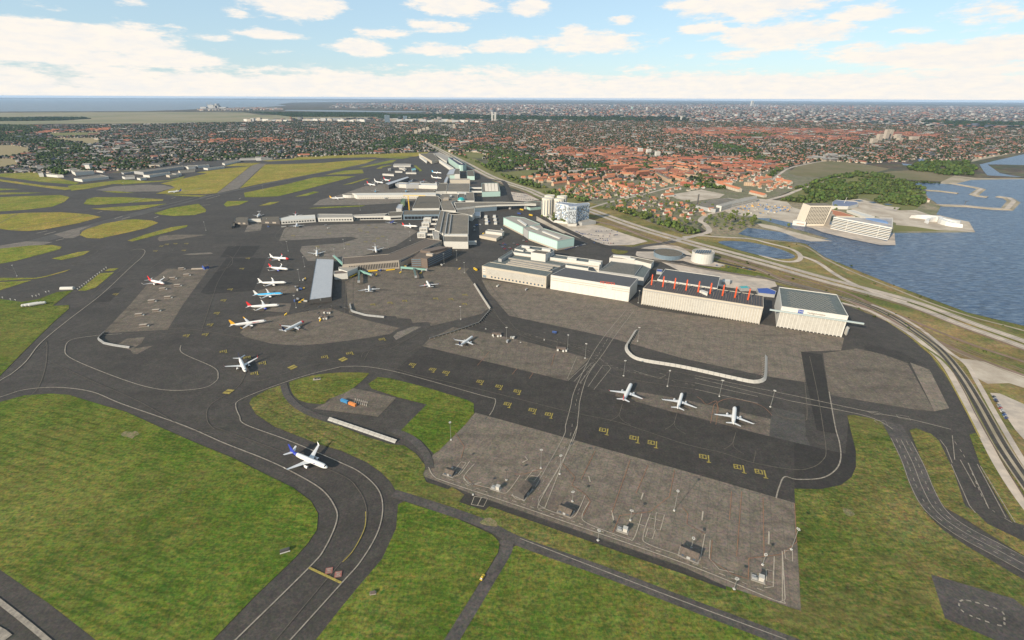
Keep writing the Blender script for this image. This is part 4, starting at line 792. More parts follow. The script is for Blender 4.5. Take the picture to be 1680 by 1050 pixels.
# terminal
e, Q = building('terminal_hall', 'large dark roofed terminal hall with pale ridge strips', 'terminal', 15, "722.9,345 768.6,352 767.9,397 727.9,396.4 727,383 713,377", 0, 0, 1, w_white, r_grey)
for t in ("1318,745 1324,745 1275,990 1266,990", "1362,768 1370,768 1335,1000 1325,1000", "1402,778 1410,778 1378,1018 1368,1018"): roof_box(e, t, 540, 240, 7, 14.6, 17, w_grey, 'ridge_strip')
for n_, (x, y) in enumerate(((1128, 822), (1108, 872), (1085, 930), (1062, 992))):
    lab = ('gate lounge box farthest from the camera, with two rows of windows', 'second farthest white gate lounge box beside the terminal', 'second nearest white gate lounge box beside the terminal', 'white gate lounge box nearest the brown roofed pier')[n_]
    c = G(540 + x / 7, 240 + y / 7, 11); e, Q = building('gate_lounge', lab, 'gate building', 11, '', world=[(c.x - 9, c.y - 6), (c.x + 9, c.y - 6), (c.x + 9, c.y + 6), (c.x - 9, c.y + 6)], wall=w_white, roof=w_white); facade(e, Q, edge_facing(Q, FR), .1, .9, 4, 3, 9, dark, 'window', .6, .25, 2, .55)
    m = MB(); m.box(9.2, 32, -1.6, 1.6, 5, 8.5); m.build('walkway', w_white, e); m = MB(); m.box(20, 21, -.5, .5, 0, 5); m.build('support', w_grey, e)
building('terminal_canopy', 'lower white canopy strip at the near end of the terminal hall', 'canopy', 7, "1180,188 1552,175 1552,185 1180,200", 560, 370, 7, w_white, w_white); building('terminal_canopy', 'upper white strip crossing the near end of the terminal hall', 'canopy', 17, "1178,98 1450,98 1450,115 1178,112", 560, 370, 7, w_white, w_white, z0=12)
building('check_in_block', 'white corner block where the bent pier meets the terminal', 'building', 14, "1045,70 1115,60 1125,130 1060,140", 560, 370, 7, w_white, r_light)
# pier B
for t, h, lab, wm, rm in (("35,190 80,182 190,188 185,235 35,232", 9, 'dark square lounge at the outer tip of the middle pier', w_dark, r_dark), ("187,205 338,203 338,214 187,217", 6, 'slim white corridor between two dark lounges of the middle pier', w_white, w_white), ("335,180 545,178 552,222 335,218", 10, 'wide dark lounge second from the tip of the middle pier', w_dark, r_dark),
    ("552,198 660,172 955,157 962,200 565,226", 9, 'curved white lounge of the middle pier by the red aircraft', w_white, w_white), ("990,148 1310,150 1385,150 1392,188 990,192", 10, 'straight white lounge in the centre of the middle pier', w_white, r_light)):
    e, Q = building('pier_section', lab, 'pier', h, t, 380, 330, 7, wm, rm); i = edge_facing(Q, FR)
    if wm is w_white and h > 8: facade(e, Q, i, .03, .97, 12, 3, 6, dark, 'window', .6)
    if wm is w_dark: facade(e, Q, i, .12, .88, 2, 2.5, 6, w_stone, 'gate_door', .5)
for t, h, lab, wm, rm in (("275,790 680,770 690,785 630,800 280,805", 10, 'white roofed lounge in the inner half of the middle pier', w_white, r_light), ("625,800 690,755 850,748 832,797 700,805", 10, 'dark roofed joint block of the middle pier', w_white, r_dark), ("855,740 1280,735 1262,785 850,788", 13, 'tall glass fronted root of the middle pier', w_blueg, r_dark)):
    e, Q = building('pier_section', lab, 'pier', h, t, 540, 240, 7, wm, rm); i = edge_facing(Q, FR); facade(e, Q, i, .03, .97, 10, 2, h - 4, dark, 'window', .9)
e, Q = building('transfer_hall', 'broad dark roofed transfer hall between two piers', 'terminal', 14, "1035,567 1250,572 1295,615 1265,712 955,715 1010,592", 540, 240, 7, w_white, r_dark)
e, Q = building('terminal_pier', 'long straight white pier with a rounded outer end', 'pier', 12, "265,540 1225,532 1225,556 320,562", 540, 240, 7, w_white, w_white); i = edge_facing(Q, FR); facade(e, Q, i, .02, .98, 40, 2, 5, w_stone, 'window', .5)
cc = G(540 + 235 / 7, 240 + 556 / 7, 8); building('round_lounge', 'round white lounge at the tip of the long straight pier', 'pier', 9, '', world=[(cc.x + 22 * math.cos(a), cc.y + 14 * math.sin(a)) for a in [2 * math.pi * k / 16 for k in range(16)]], wall=w_white, roof=r_grey)
e, Q = building('terminal_pier', 'short white pier leading to the diagonal grey satellite', 'pier', 12, "750,412 1240,430 1240,452 760,436", 540, 240, 7, w_white, w_white)
e, Q = building('satellite_pier', 'diagonal grey barrel roofed satellite at the end of the short pier', 'pier', 15, "640,425 895,346 922,358 682,444", 540, 240, 7, w_dark, r_metal)
for n_, (x, y) in enumerate(((845, 430), (965, 437))):
    c = G(540 + x / 7, 240 + y / 7, 12); building('gate_lounge', ('grey capped lounge nearer the satellite on the short pier', 'grey capped lounge nearer the terminal on the short pier')[n_], 'gate building', 14, '', world=[(c.x - 22, c.y - 14), (c.x + 22, c.y - 14), (c.x + 22, c.y + 10), (c.x - 22, c.y + 10)], wall=w_grey, roof=r_metal)
for t, h, lab, wm, rm in (("1262,425 1360,425 1345,515 1225,520", 14, 'dark ribbed roof wing where the long white pier meets the terminal', w_white, r_dark), ("1375,425 1615,425 1610,525 1350,520", 15, 'wide grey ribbed terminal roof north of the transfer hall', w_white, r_grey), ("1385,372 1612,372 1616,386 1385,386", 16, 'pale terminal block with a cream front behind the wide ribbed roof', w_cream, r_light),
    ("1322,395 1345,350 1372,350 1350,415 1318,415", 12, 'sloping grey glass gallery beside the cream fronted block', w_grey, r_metal), ("1350,325 1380,270 1450,255 1430,320", 14, 'grey vaulted glass hall north of the gallery', w_grey, r_metal), ("1450,255 1500,258 1500,320 1440,320", 18, 'dark topped white stair block by the vaulted hall', w_white, r_dark), ("1385,322 1455,322 1455,335 1385,335", 12, 'small mint fronted block below the vaulted hall', w_mint, r_light),
    ("1490,545 1555,545 1560,600 1490,605", 17, 'ribbed barrel roof over the terminal centre', w_grey, r_dark), ("1470,525 1570,525 1570,545 1470,540", 16, 'narrow white strip beside the barrel roof', w_white, w_white), ("1575,530 1660,530 1668,625 1565,625", 16, 'square dark roof just left of the long curved roof', w_white, r_grey), ("1300,545 1470,545 1485,615 1400,640 1455,740 1305,735 1260,600", 14, 'irregular dark terminal roof between the two big halls', w_white, r_grey)):
    building('terminal_block', lab, 'terminal', h, t, 540, 240, 7, wm, rm)
building('plant_room', 'small beige plant room with louvres on the irregular terminal roof', 'plant room', 19, "80,400 180,395 185,420 75,425", 720, 290, 11.66, w_stone, w_stone, z0=14); building('glass_pavilion', 'blue edged pale rooftop pavilion on the irregular roof', 'pavilion', 18, "205,350 245,345 245,375 205,385", 720, 290, 11.66, w_white, w_white, z0=14)
dm = empty('teal_dome', 'turquoise domed roof on the terminal by the curved roof', 'dome', tuple(G(757, 328, 16))); k = MB(); n_ = 14
vs = []; fs = []
for j in range(5):
    for i_ in range(n_): a_ = 2 * math.pi * i_ / n_; el_ = j * math.pi / 2 / 4.3; vs.append((11 * math.cos(a_) * math.cos(el_), 11 * math.sin(a_) * math.cos(el_), 8 * math.sin(el_)))
for j in range(4):
    for i_ in range(n_): fs.append((j * n_ + i_, j * n_ + (i_ + 1) % n_, (j + 1) * n_ + (i_ + 1) % n_, (j + 1) * n_ + i_))
fs.append(tuple(range(4 * n_, 5 * n_))); k.add(vs, fs); k.build('dome_shell', teal, dm, smooth=True); k = MB(); k.prism([(11.6 * math.cos(2 * math.pi * i_ / n_), 11.6 * math.sin(2 * math.pi * i_ / n_)) for i_ in range(n_)], -2, 0); k.build('ring', w_white, dm)
e, Q = building('curved_roof_station', 'very long wing shaped roof spanning the road to the station', 'station', 15, "290,493 600,486 1200,486 1500,494 1700,505 1860,520 1860,532 1650,528 1100,540 700,566 330,610 315,545", 720, 290, 11.66, w_white, r_grey, z0=11.5, par=1.2)
k = MB(); A = G(778.5, 341.5, 11) - e.location; B_ = G(815.5, 336.5, 11) - e.location
building('station_facade', 'blue grey banded glass facade below the curved roof', 'station', 11.3, '', world=[tuple(G(778, 346, 4)[:2]), tuple(G(815, 343, 4)[:2]), tuple(G(815, 336.5, 11)[:2]), tuple(G(778, 339, 11)[:2])], wall=w_blueg, roof=r_grey, par=0)
for x in (837, 862): c = G(x, 343, 0); building('roof_pier', 'pale round column under the %s end of the curved roof' % ('near' if x < 850 else 'far'), 'column', 11.3, '', world=[(c.x + 4 * math.cos(a), c.y + 4 * math.sin(a)) for a in [2 * math.pi * k / 10 for k in range(10)]], wall=w_grey, roof=w_grey, par=0)
building('terminal_block', 'curved white fronted block with vents beside the terminal hall', 'terminal', 15, "350,640 540,612 680,600 682,690 640,735 200,715 180,690 345,684", 720, 290, 11.66, w_white, r_grey); building('canopy', 'pale flat entrance canopy right of the curved white block', 'canopy', 6, "690,665 795,663 797,752 690,752", 720, 290, 11.66, w_white, r_metal)
for n_, (x, y) in enumerate(((900, 745), (910, 805), (915, 868), (1062, 740), (1075, 800), (1085, 868))):
    c = G(720 + x / 11.66, 290 + y / 11.66, 4); building('bus_shelter', 'white shelter in the %s row on the terminal forecourt, %s' % (('left', 'right')[n_ > 2], ('farthest', 'middle', 'nearest')[n_ % 3]), 'shelter', 4, '', world=[(c.x - 4, c.y - 9), (c.x + 4, c.y - 9), (c.x + 4, c.y + 9), (c.x - 4, c.y + 9)], wall=w_white, roof=w_white, par=0)
# car park building, mint
e, Q = building('car_park_house', 'mint fronted parking house with rows of white roof fins', 'car park', 15, "770,425 960,420 985,520 775,527", 680, 240, 7, w_mint, r_grey)
for c_ in range(4):
    for r_ in range(11):
        p = G(680 + (822 + c_ * 38 + r_ * .8) / 7, 240 + (428 + r_ * 8.2) / 7, 16) - e.location; m = MB(); m.box(-5, 5, -1.2, 1.2, 14.6, 16.6); o = m.build('roof_fin', w_white, e, (p.x, p.y, 0)) if r_ + c_ == 0 else link('roof_fin', fin_me, None, e, (p.x, p.y, 0)); fin_me = o.data
for j in range(2):
    c = G(680 + 700 / 7, 240 + (470 + j * 42) / 7, 12); building('footbridge', 'white covered footbridge between terminal and parking house, %s one' % ('farther', 'nearer')[j], 'footbridge', 12, '', world=[(c.x - 30, c.y - 3), (c.x + 30, c.y - 3), (c.x + 30, c.y + 3), (c.x - 30, c.y + 3)], wall=w_white, roof=w_white, z0=7, par=0)
building('grey_block', 'grey ribbed block with a mint front behind the parking house', 'building', 14, "600,280 680,280 690,345 605,342", 680, 240, 7, w_mint, r_dark)
e, Q = building('round_ended_office', 'tall mint building with a rounded end beside the motorway', 'office', 24, "775,260 930,255 1185,405 1190,418 1160,428 1110,434 1060,434 1020,430", 680, 240, 14, w_mint, mat('blue_black_roof', (.03, .035, .055), (.05, .055, .08), scale=.1))
for k in range(8): p = G(680 + (905 + k * 26) / 14, 240 + (285 + k * 15) / 14, 25) - e.location; m = MB(); m.box(-3, 3, -6, 6, 23.6, 25.5); m.build('roof_unit', w_white, e, (p.x, p.y, 0))
building('north_pier', 'long dark roofed northern pier with a cream side wall', 'pier', 13, "100,168 430,165 560,305 400,340", 680, 240, 14, w_cream, r_dark); building('north_corridor', 'white corridor running along the northern stands', 'pier', 12, "540,305 575,305 900,500 830,500", 680, 240, 14, w_white, w_white); building('north_shed', 'pale roofed shed alongside the motorway', 'shed', 8, "430,165 560,140 800,240 740,350", 680, 240, 14, w_white, r_light)
building('north_lounge', 'white lounge with open sides below the northern pier', 'pier', 7, "110,235 165,235 295,340 280,360", 680, 240, 14, w_white, w_white)
# hotel and tower group
HW = 46
for x, y, r_, lab in ((368, 333, 14, 'front left white slab of the four tower hotel'), (553, 342, 13, 'front right white slab of the four tower hotel'), (400, 290, 13, 'rear left white slab of the four tower hotel'), (592, 300, 13, 'rear right white slab of the four tower hotel')):
    c = G(860 + x / 9.54, 290 + y / 9.54, HW); e, Q = building('hotel_tower', lab, 'hotel', HW, '', world=[(c.x + r_ * 1.12 * math.cos(a), c.y + r_ * .8 * math.sin(a)) for a in [2 * math.pi * (k + .5) / 12 for k in range(12)]], wall=pm('hotel_white', (.56, .52, .43), .7), roof=w_white, group='white hotel towers')
    for j in range(len(Q)):
        if Q[j][1] < 4: facade(e, Q, j, .2, .8, 1, 2, HW - 4, win_b, 'window_strip', .45, .15)
HB = 46
e, Q = building('patterned_hotel', 'tall hotel with a scattered pattern of blue windows on white', 'hotel', HB, "490,415 600,428 690,450 700,470 820,466 930,440 1028,422 1000,405 830,418 700,408 560,393", 860, 290, 9.54, pm('hotel_pale_panel', (.50, .53, .54), .4), mat('hotel_roof', (.12, .15, .22), (.3, .32, .34), scale=.15))
rr = random.Random(3)
for j in range(len(Q)):
    a_, b_2 = Vector(Q[j]), Vector(Q[(j + 1) % len(Q)]); L_ = (b_2 - a_).length
    if L_ > 6 and (b_2 - a_).x > -L_ * .2:
        n_ = max(3, int(L_ / 3.0)); facade(e, Q, j, .01, .99, n_, 5, HB - 2, dark, 'windows', .72, .16, 14, .72, single=False, skip=lambda r_, k: rr.random() < .42)
        facade(e, Q, j, .01, .99, n_, 5, HB - 2, pm('mid_blue_glass', (.07, .20, .40), .2), 'windows', .7, .19, 14, .7, single=False, skip=lambda r_, k: rr.random() < .8)
e, Q = building('hotel_front_tower', 'slimmer front wing of the patterned hotel, a few storeys lower', 'hotel', 38, "697,528 818,522 822,470 700,475", 860, 290, 9.54, MATS['hotel_pale_panel'], w_white); i = edge_facing(Q, FR); facade(e, Q, i, .05, .95, 7, 5, 35, dark, 'windows', .7, .16, 11, .7, single=False, skip=lambda r_, k: rr.random() < .5)
building('hotel_podium', 'low grey podium right of the patterned hotel', 'podium', 8, "905,720 1125,692 1010,665 830,690 880,715", 860, 290, 9.54, w_grey, r_light); building('hotel_podium', 'low white podium with steps in front of the patterned hotel', 'podium', 6, "345,600 455,680 670,705 690,740 820,740 830,690 480,650 390,585", 860, 290, 9.54, w_white, r_light); building('metro_station', 'mint walled low station with a dark saw tooth roof left of the white towers', 'station', 7, "0,455 95,490 265,470 265,385 0,400", 860, 290, 9.54, w_mint, r_dark)
# round buildings
def drum(name, label, cat, t, ox, oy, s, h, cx, cy, rx, wm, rm, n=28, kids=True, sq=1.0):
    c = G(ox + cx / s, oy + cy / s, h); a_ = G(ox + (cx - rx) / s, oy + cy / s, h); r_ = (c - a_).length
    e, Q = building(name, label, cat, h, '', world=[(c.x + r_ * math.cos(a), c.y + r_ * sq * math.sin(a)) for a in [2 * math.pi * k / n for k in range(n)]], wall=wm, roof=rm); return e, Q
e, Q = drum('round_hall', 'flat dark topped round hall inside the curved junction road', 'hall', '', 1000, 370, 7, 8, 675, 310, 160, w_blueg, r_dark)
e, Q = drum('storage_tank', 'white cylindrical tank building with slots in its roof beside the round hall', 'tank', '', 1000, 370, 7, 19, 1078, 302, 120, w_white, r_light)
for j in range(28): facade(e, Q, j, 0, 1, 1, .3, 18.4, w_white, 'wall_panel', .93, .2)
for k in range(7): p = G(1000 + (1000 + k * 26) / 7, 370 + 300 / 7, 19.2) - e.location; m = MB(); m.box(-1.2, 1.2, -11, 11, 18.6, 19.6); o = m.build('roof_slot', dark, e, (p.x, p.y, 0)); o.rotation_euler = (0, 0, -.5)
# coast
OX, OY, SC = 1280, 310, 8.4
b4 = [G(1280 + x / 8.4, 310 + y / 8.4, 0) for x, y in ((348, 505), (525, 498))]
e = empty('leaning_office', 'pale leaning office block with a grid of square windows by the harbour', 'office', ((b4[0].x + b4[1].x) / 2, b4[0].y + 14, 0)); w_ = (b4[1] - b4[0]).length / 2 + 9
m = MB(); lean = 7; x0, x1 = -w_, w_
m.add([(x0, -16, 0), (x1, -16, 0), (x1, 16, 0), (x0, 16, 0), (x0 + lean, -16, 50), (x1 + lean + 3, -16, 50), (x1 + lean + 3, 16, 50), (x0 + lean, 16, 50)], [(0, 1, 5, 4), (1, 2, 6, 5), (2, 3, 7, 6), (3, 0, 4, 7), (4, 5, 6, 7)]); m.build('wall', pm('sand_cladding', (.56, .50, .40), .8), e)
m = MB()
for r_ in range(13):
    for c_ in range(13): z_ = 5 + r_ * 3.3; x_ = x0 + 3 + lean * z_ / 50 + c_ * (2 * w_ - 4) / 13; m.box(x_, x_ + 2.5, -16.35, -15.8, z_, z_ + 2.2)
m.build('windows', dark, e, fix=False)['kind'] = 'stuff'
m = MB(); m.prism([(x0 + lean + 1, -15), (x1 + lean + 2, -15), (x1 + lean + 2, 15), (x0 + lean + 1, 15)], 50.1, 50.6); m.build('roof', r_grey, e)
m = MB(); m.prism([(x1 + 1, -14), (x1 + 18, -8), (x1 + 18, 14), (x1 + 1, 14)], 0, 34); m.build('rear_wing', w_stone, e)
e, Q = building('white_pavilion', 'small white block with red windows at the foot of the leaning office', 'building', 11, "180,438 358,460 370,440 200,425", OX, OY, SC, w_white, w_white); facade(e, Q, edge_facing(Q, FR), .3, .9, 8, 4, 7, red_s, 'window', .5)
e, Q = building('waterfront_offices', 'long terraced white office building on the quay with slanting ends', 'office', 29, "740,385 940,425 1380,505 1540,535 1550,400 1170,398", OX, OY, SC, pm('terrace_cladding', (.56, .54, .49), .7), mat('terrace_roof', (.22, .22, .24), (.42, .38, .33), scale=.06, detail=6))
for j in range(len(Q)):
    if (Vector(Q[(j + 1) % len(Q)]) - Vector(Q[j])).length > 14:
        for z_ in range(7): facade(e, Q, j, .01, .99, 1, 2.5 + z_ * 3.7, 4.2 + z_ * 3.7, dark if z_ % 2 else win_b, 'window_band', 1, .2); facade(e, Q, j, .0, 1, 1, 4.5 + z_ * 3.7, 5.3 + z_ * 3.7, rib_w, 'balcony', 1, 1.3)
roof_box(e, "1180,402 1320,405 1460,440 1490,468 1340,440", OX, OY, SC, 28.5, 31, pm('blue_roof_panel', (.12, .20, .36), .4), 'roof_storey')
building('orange_roof_house', 'wide low building with an orange tiled roof behind the waterfront offices', 'building', 8, "585,265 700,285 830,310 1035,378 760,372 700,330", OX, OY, SC, w_cream, r_orange); building('white_shed', 'long low white shed behind the orange roofed building', 'shed', 6, "920,292 1000,288 1305,380 1180,388", OX, OY, SC, w_white, w_white)
e, Q = building('sports_centre', 'blue grey roofed complex with a white mast at the edge of the wood', 'building', 9, "720,180 770,150 1060,178 1075,210 940,240 720,235", OX, OY, SC, w_white, mat('blue_grey_roof', (.16, .19, .27), (.12, .14, .2), scale=.1)); p = G(OX + 870 / SC, OY + 235 / SC) - e.location; m = MB(); m.bar((p.x, p.y, 9), (p.x + 4, p.y, 26), .8, 6, .4); m.build('white_mast', w_white, e)
sheet('gravel_court', q("1245,265 1310,220 1650,260 1590,305", OX, OY, SC), conc_l, .6); sheet('settling_pond', q("1010,158 1100,155 1150,170 1090,178", OX, OY, SC), water, .7); sheet('settling_pond', q("1215,180 1290,178 1350,195 1280,202", OX, OY, SC), water, .7); sheet('settling_pond', q("1410,206 1480,204 1560,222 1480,228", OX, OY, SC), water, .7)
# aquarium: five curved fins round a centre
c = G(1440 + 700 / 7, 240 + 870 / 7, 0); e = empty('swirl_aquarium', 'white swirling star shaped building at the point of the headland', 'building', tuple(c)); 
for k in range(5):
    a_ = k * 2 * math.pi / 5 + .35; R = 62 if k % 2 else 52; P = [(5 * math.cos(a_ - 1.4), 5 * math.sin(a_ - 1.4))]
    for j in range(7): t_ = j / 6; aa = a_ + t_ * .75; P.append((R * t_ * math.cos(aa), R * t_ * math.sin(aa)))
    for j in range(5, 0, -1): t_ = j / 6; aa = a_ + t_ * .75 - .62 * (1 - t_ * .8); P.append((R * t_ * math.cos(aa), R * t_ * math.sin(aa)))
    m = MB(); n_ = len(P); vs = [(p[0], p[1], 0) for p in P] + [(p[0] * .96, p[1] * .96, 13 - 7 * math.hypot(*p) / R + (2 if k % 2 else 0)) for p in P]; tri = tessellate_polygon([[Vector((p[0], p[1], 0)) for p in P]])
    m.add(vs, [(j, (j + 1) % n_, n_ + (j + 1) % n_, n_ + j) for j in range(n_)] + [tuple(n_ + v for v in t_) for t_ in tri]); m.build('curved_fin', pm('aluminium_skin', (.60, .59, .56), .5, .2), e)
# factory complex
e, Q = building('long_factory', 'long pale factory with a white gable end facing the roundabout road', 'factory', 15, "808,608 868,618 990,580 1110,552 1275,515 1265,500 1110,525 980,562", 1060, 250, 7, w_white, r_light)
for j in range(len(Q)):
    if (Vector(Q[(j + 1) % len(Q)]) - Vector(Q[j])).length > 30: facade(e, Q, j, .03, .97, 1, 4, 6, w_stone, 'window_band', 1); facade(e, Q, j, .03, .97, 1, 9, 11, w_stone, 'window_band', 1)
building('flat_factory', 'wide grey flat roofed factory hall with a dark chimney', 'factory', 10, "570,610 800,655 990,575 1105,548 940,525 760,545 640,575", 1060, 250, 7, w_grey, r_grey); cc = G(1060 + 588 / 7, 250 + 595 / 7, 0); m = MB(); m.bar((0, 0, 0), (0, 0, 30), 2.2, 10, 1.7); o = m.build('chimney', w_dark, None, tuple(cc)); tag(o, 'slim dark chimney at the back corner of the grey factory hall', 'chimney')
# houses with pitched roofs: generic gable mesh
def gable(Lx, Wy, hw, hr, name='house', over=.4):
    a, b = Lx / 2, Wy / 2; m = MB()
    m.add([(-a, -b, 0), (a, -b, 0), (a, b, 0), (-a, b, 0), (-a, -b, hw), (a, -b, hw), (a, b, hw), (-a, b, hw), (-a, 0, hr), (a, 0, hr)], [(0, 1, 5, 4), (1, 2, 6, 9, 5), (2, 3, 7, 6), (3, 0, 4, 8, 7)])
    r = MB(); o = over; dz = (hr - hw) * o / b; t_ = .25
    r.add([(-a - o, -b - o, hw - dz), (a + o, -b - o, hw - dz), (a + o, 0, hr), (-a - o, 0, hr), (a + o, b + o, hw - dz), (-a - o, b + o, hw - dz)] + [(-a - o, -b - o, hw - dz + t_), (a + o, -b - o, hw - dz + t_), (a + o, 0, hr + t_), (-a - o, 0, hr + t_), (a + o, b + o, hw - dz + t_), (-a - o, b + o, hw - dz + t_)],
          [(6, 7, 8, 9), (9, 8, 10, 11), (0, 1, 7, 6), (4, 5, 11, 10), (0, 6, 9, 3), (3, 9, 11, 5), (1, 2, 8, 7), (2, 4, 10, 8)])
    return m, r
def gable_house(name, label, cat, loc, rz, Lx, Wy, hw, hr, wm, rm, group=None, win=0, chim=False):
    e = empty(name, label, cat, loc, rz, group); m, r = gable(Lx, Wy, hw, hr); m.build('wall', wm, e); rf = r.build('roof', rm, e)
    if chim: k = MB(); k.box(-Lx * .2 - .5, -Lx * .2 + .5, -.6, .6, hr - 1, hr + 1.4); k.build('chimney', w_brown, rf)
    if win:
        J = MB()
        for fl in range(max(1, int(hw / 2.9))):
            for k in range(win):
                x = -Lx / 2 + Lx * (k + .5) / win
                for sgn in (-1, 1): J.box(x - .55, x + .55, sgn * Wy / 2 - .1, sgn * Wy / 2 + .1, 1 + fl * 2.9, 2.3 + fl * 2.9)
        J.build('windows', dark, e, fix=False)['kind'] = 'stuff'
    return e
for t, L_, lab in (((1095, 322.5), 44, 'white walled hall with an orange pitched roof beside the pale dirt lot'), ((1114, 337), 18, 'small house with an orange roof on the near side of the grey factory'), ((1165.5, 347), 16, 'orange hipped house right beside the white factory gable')):
    c = G(*t); gable_house('tiled_house', lab, 'house', tuple(c), .45 if L_ > 20 else .2, L_, 14, 6, 11, w_white, r_orange)
for a_, b_, lab in (((806, 385), (870, 400), 0), ):
    pass
BARS = [((1176, 304), (1214, 315), 9, 'long orange tiled block with a bent end above the dirt lot'), ((1175, 303), (1200, 303), 9, 'shorter orange tiled block behind the bent one'), ((1231, 318), (1255, 324), 7, 'orange roofed hall by the road junction at the heath'), ((1237, 297), (1264, 294), 7, 'upper orange terrace left of the heath road'), ((1273, 297), (1298, 302), 7, 'upper orange terrace right of the heath road'), ((1000, 305), (1030, 312), 8, 'brick terrace row behind the motorway trees')]
for a_, b_, h_, lab in BARS:
    A, B_ = G(*a_), G(*b_); c = (A + B_) / 2; gable_house('terrace_block', lab, 'apartment block', tuple(c), math.atan2(B_.y - A.y, B_.x - A.x), (B_ - A).length, 13, h_, h_ + 5, w_cream, r_orange, win=10)
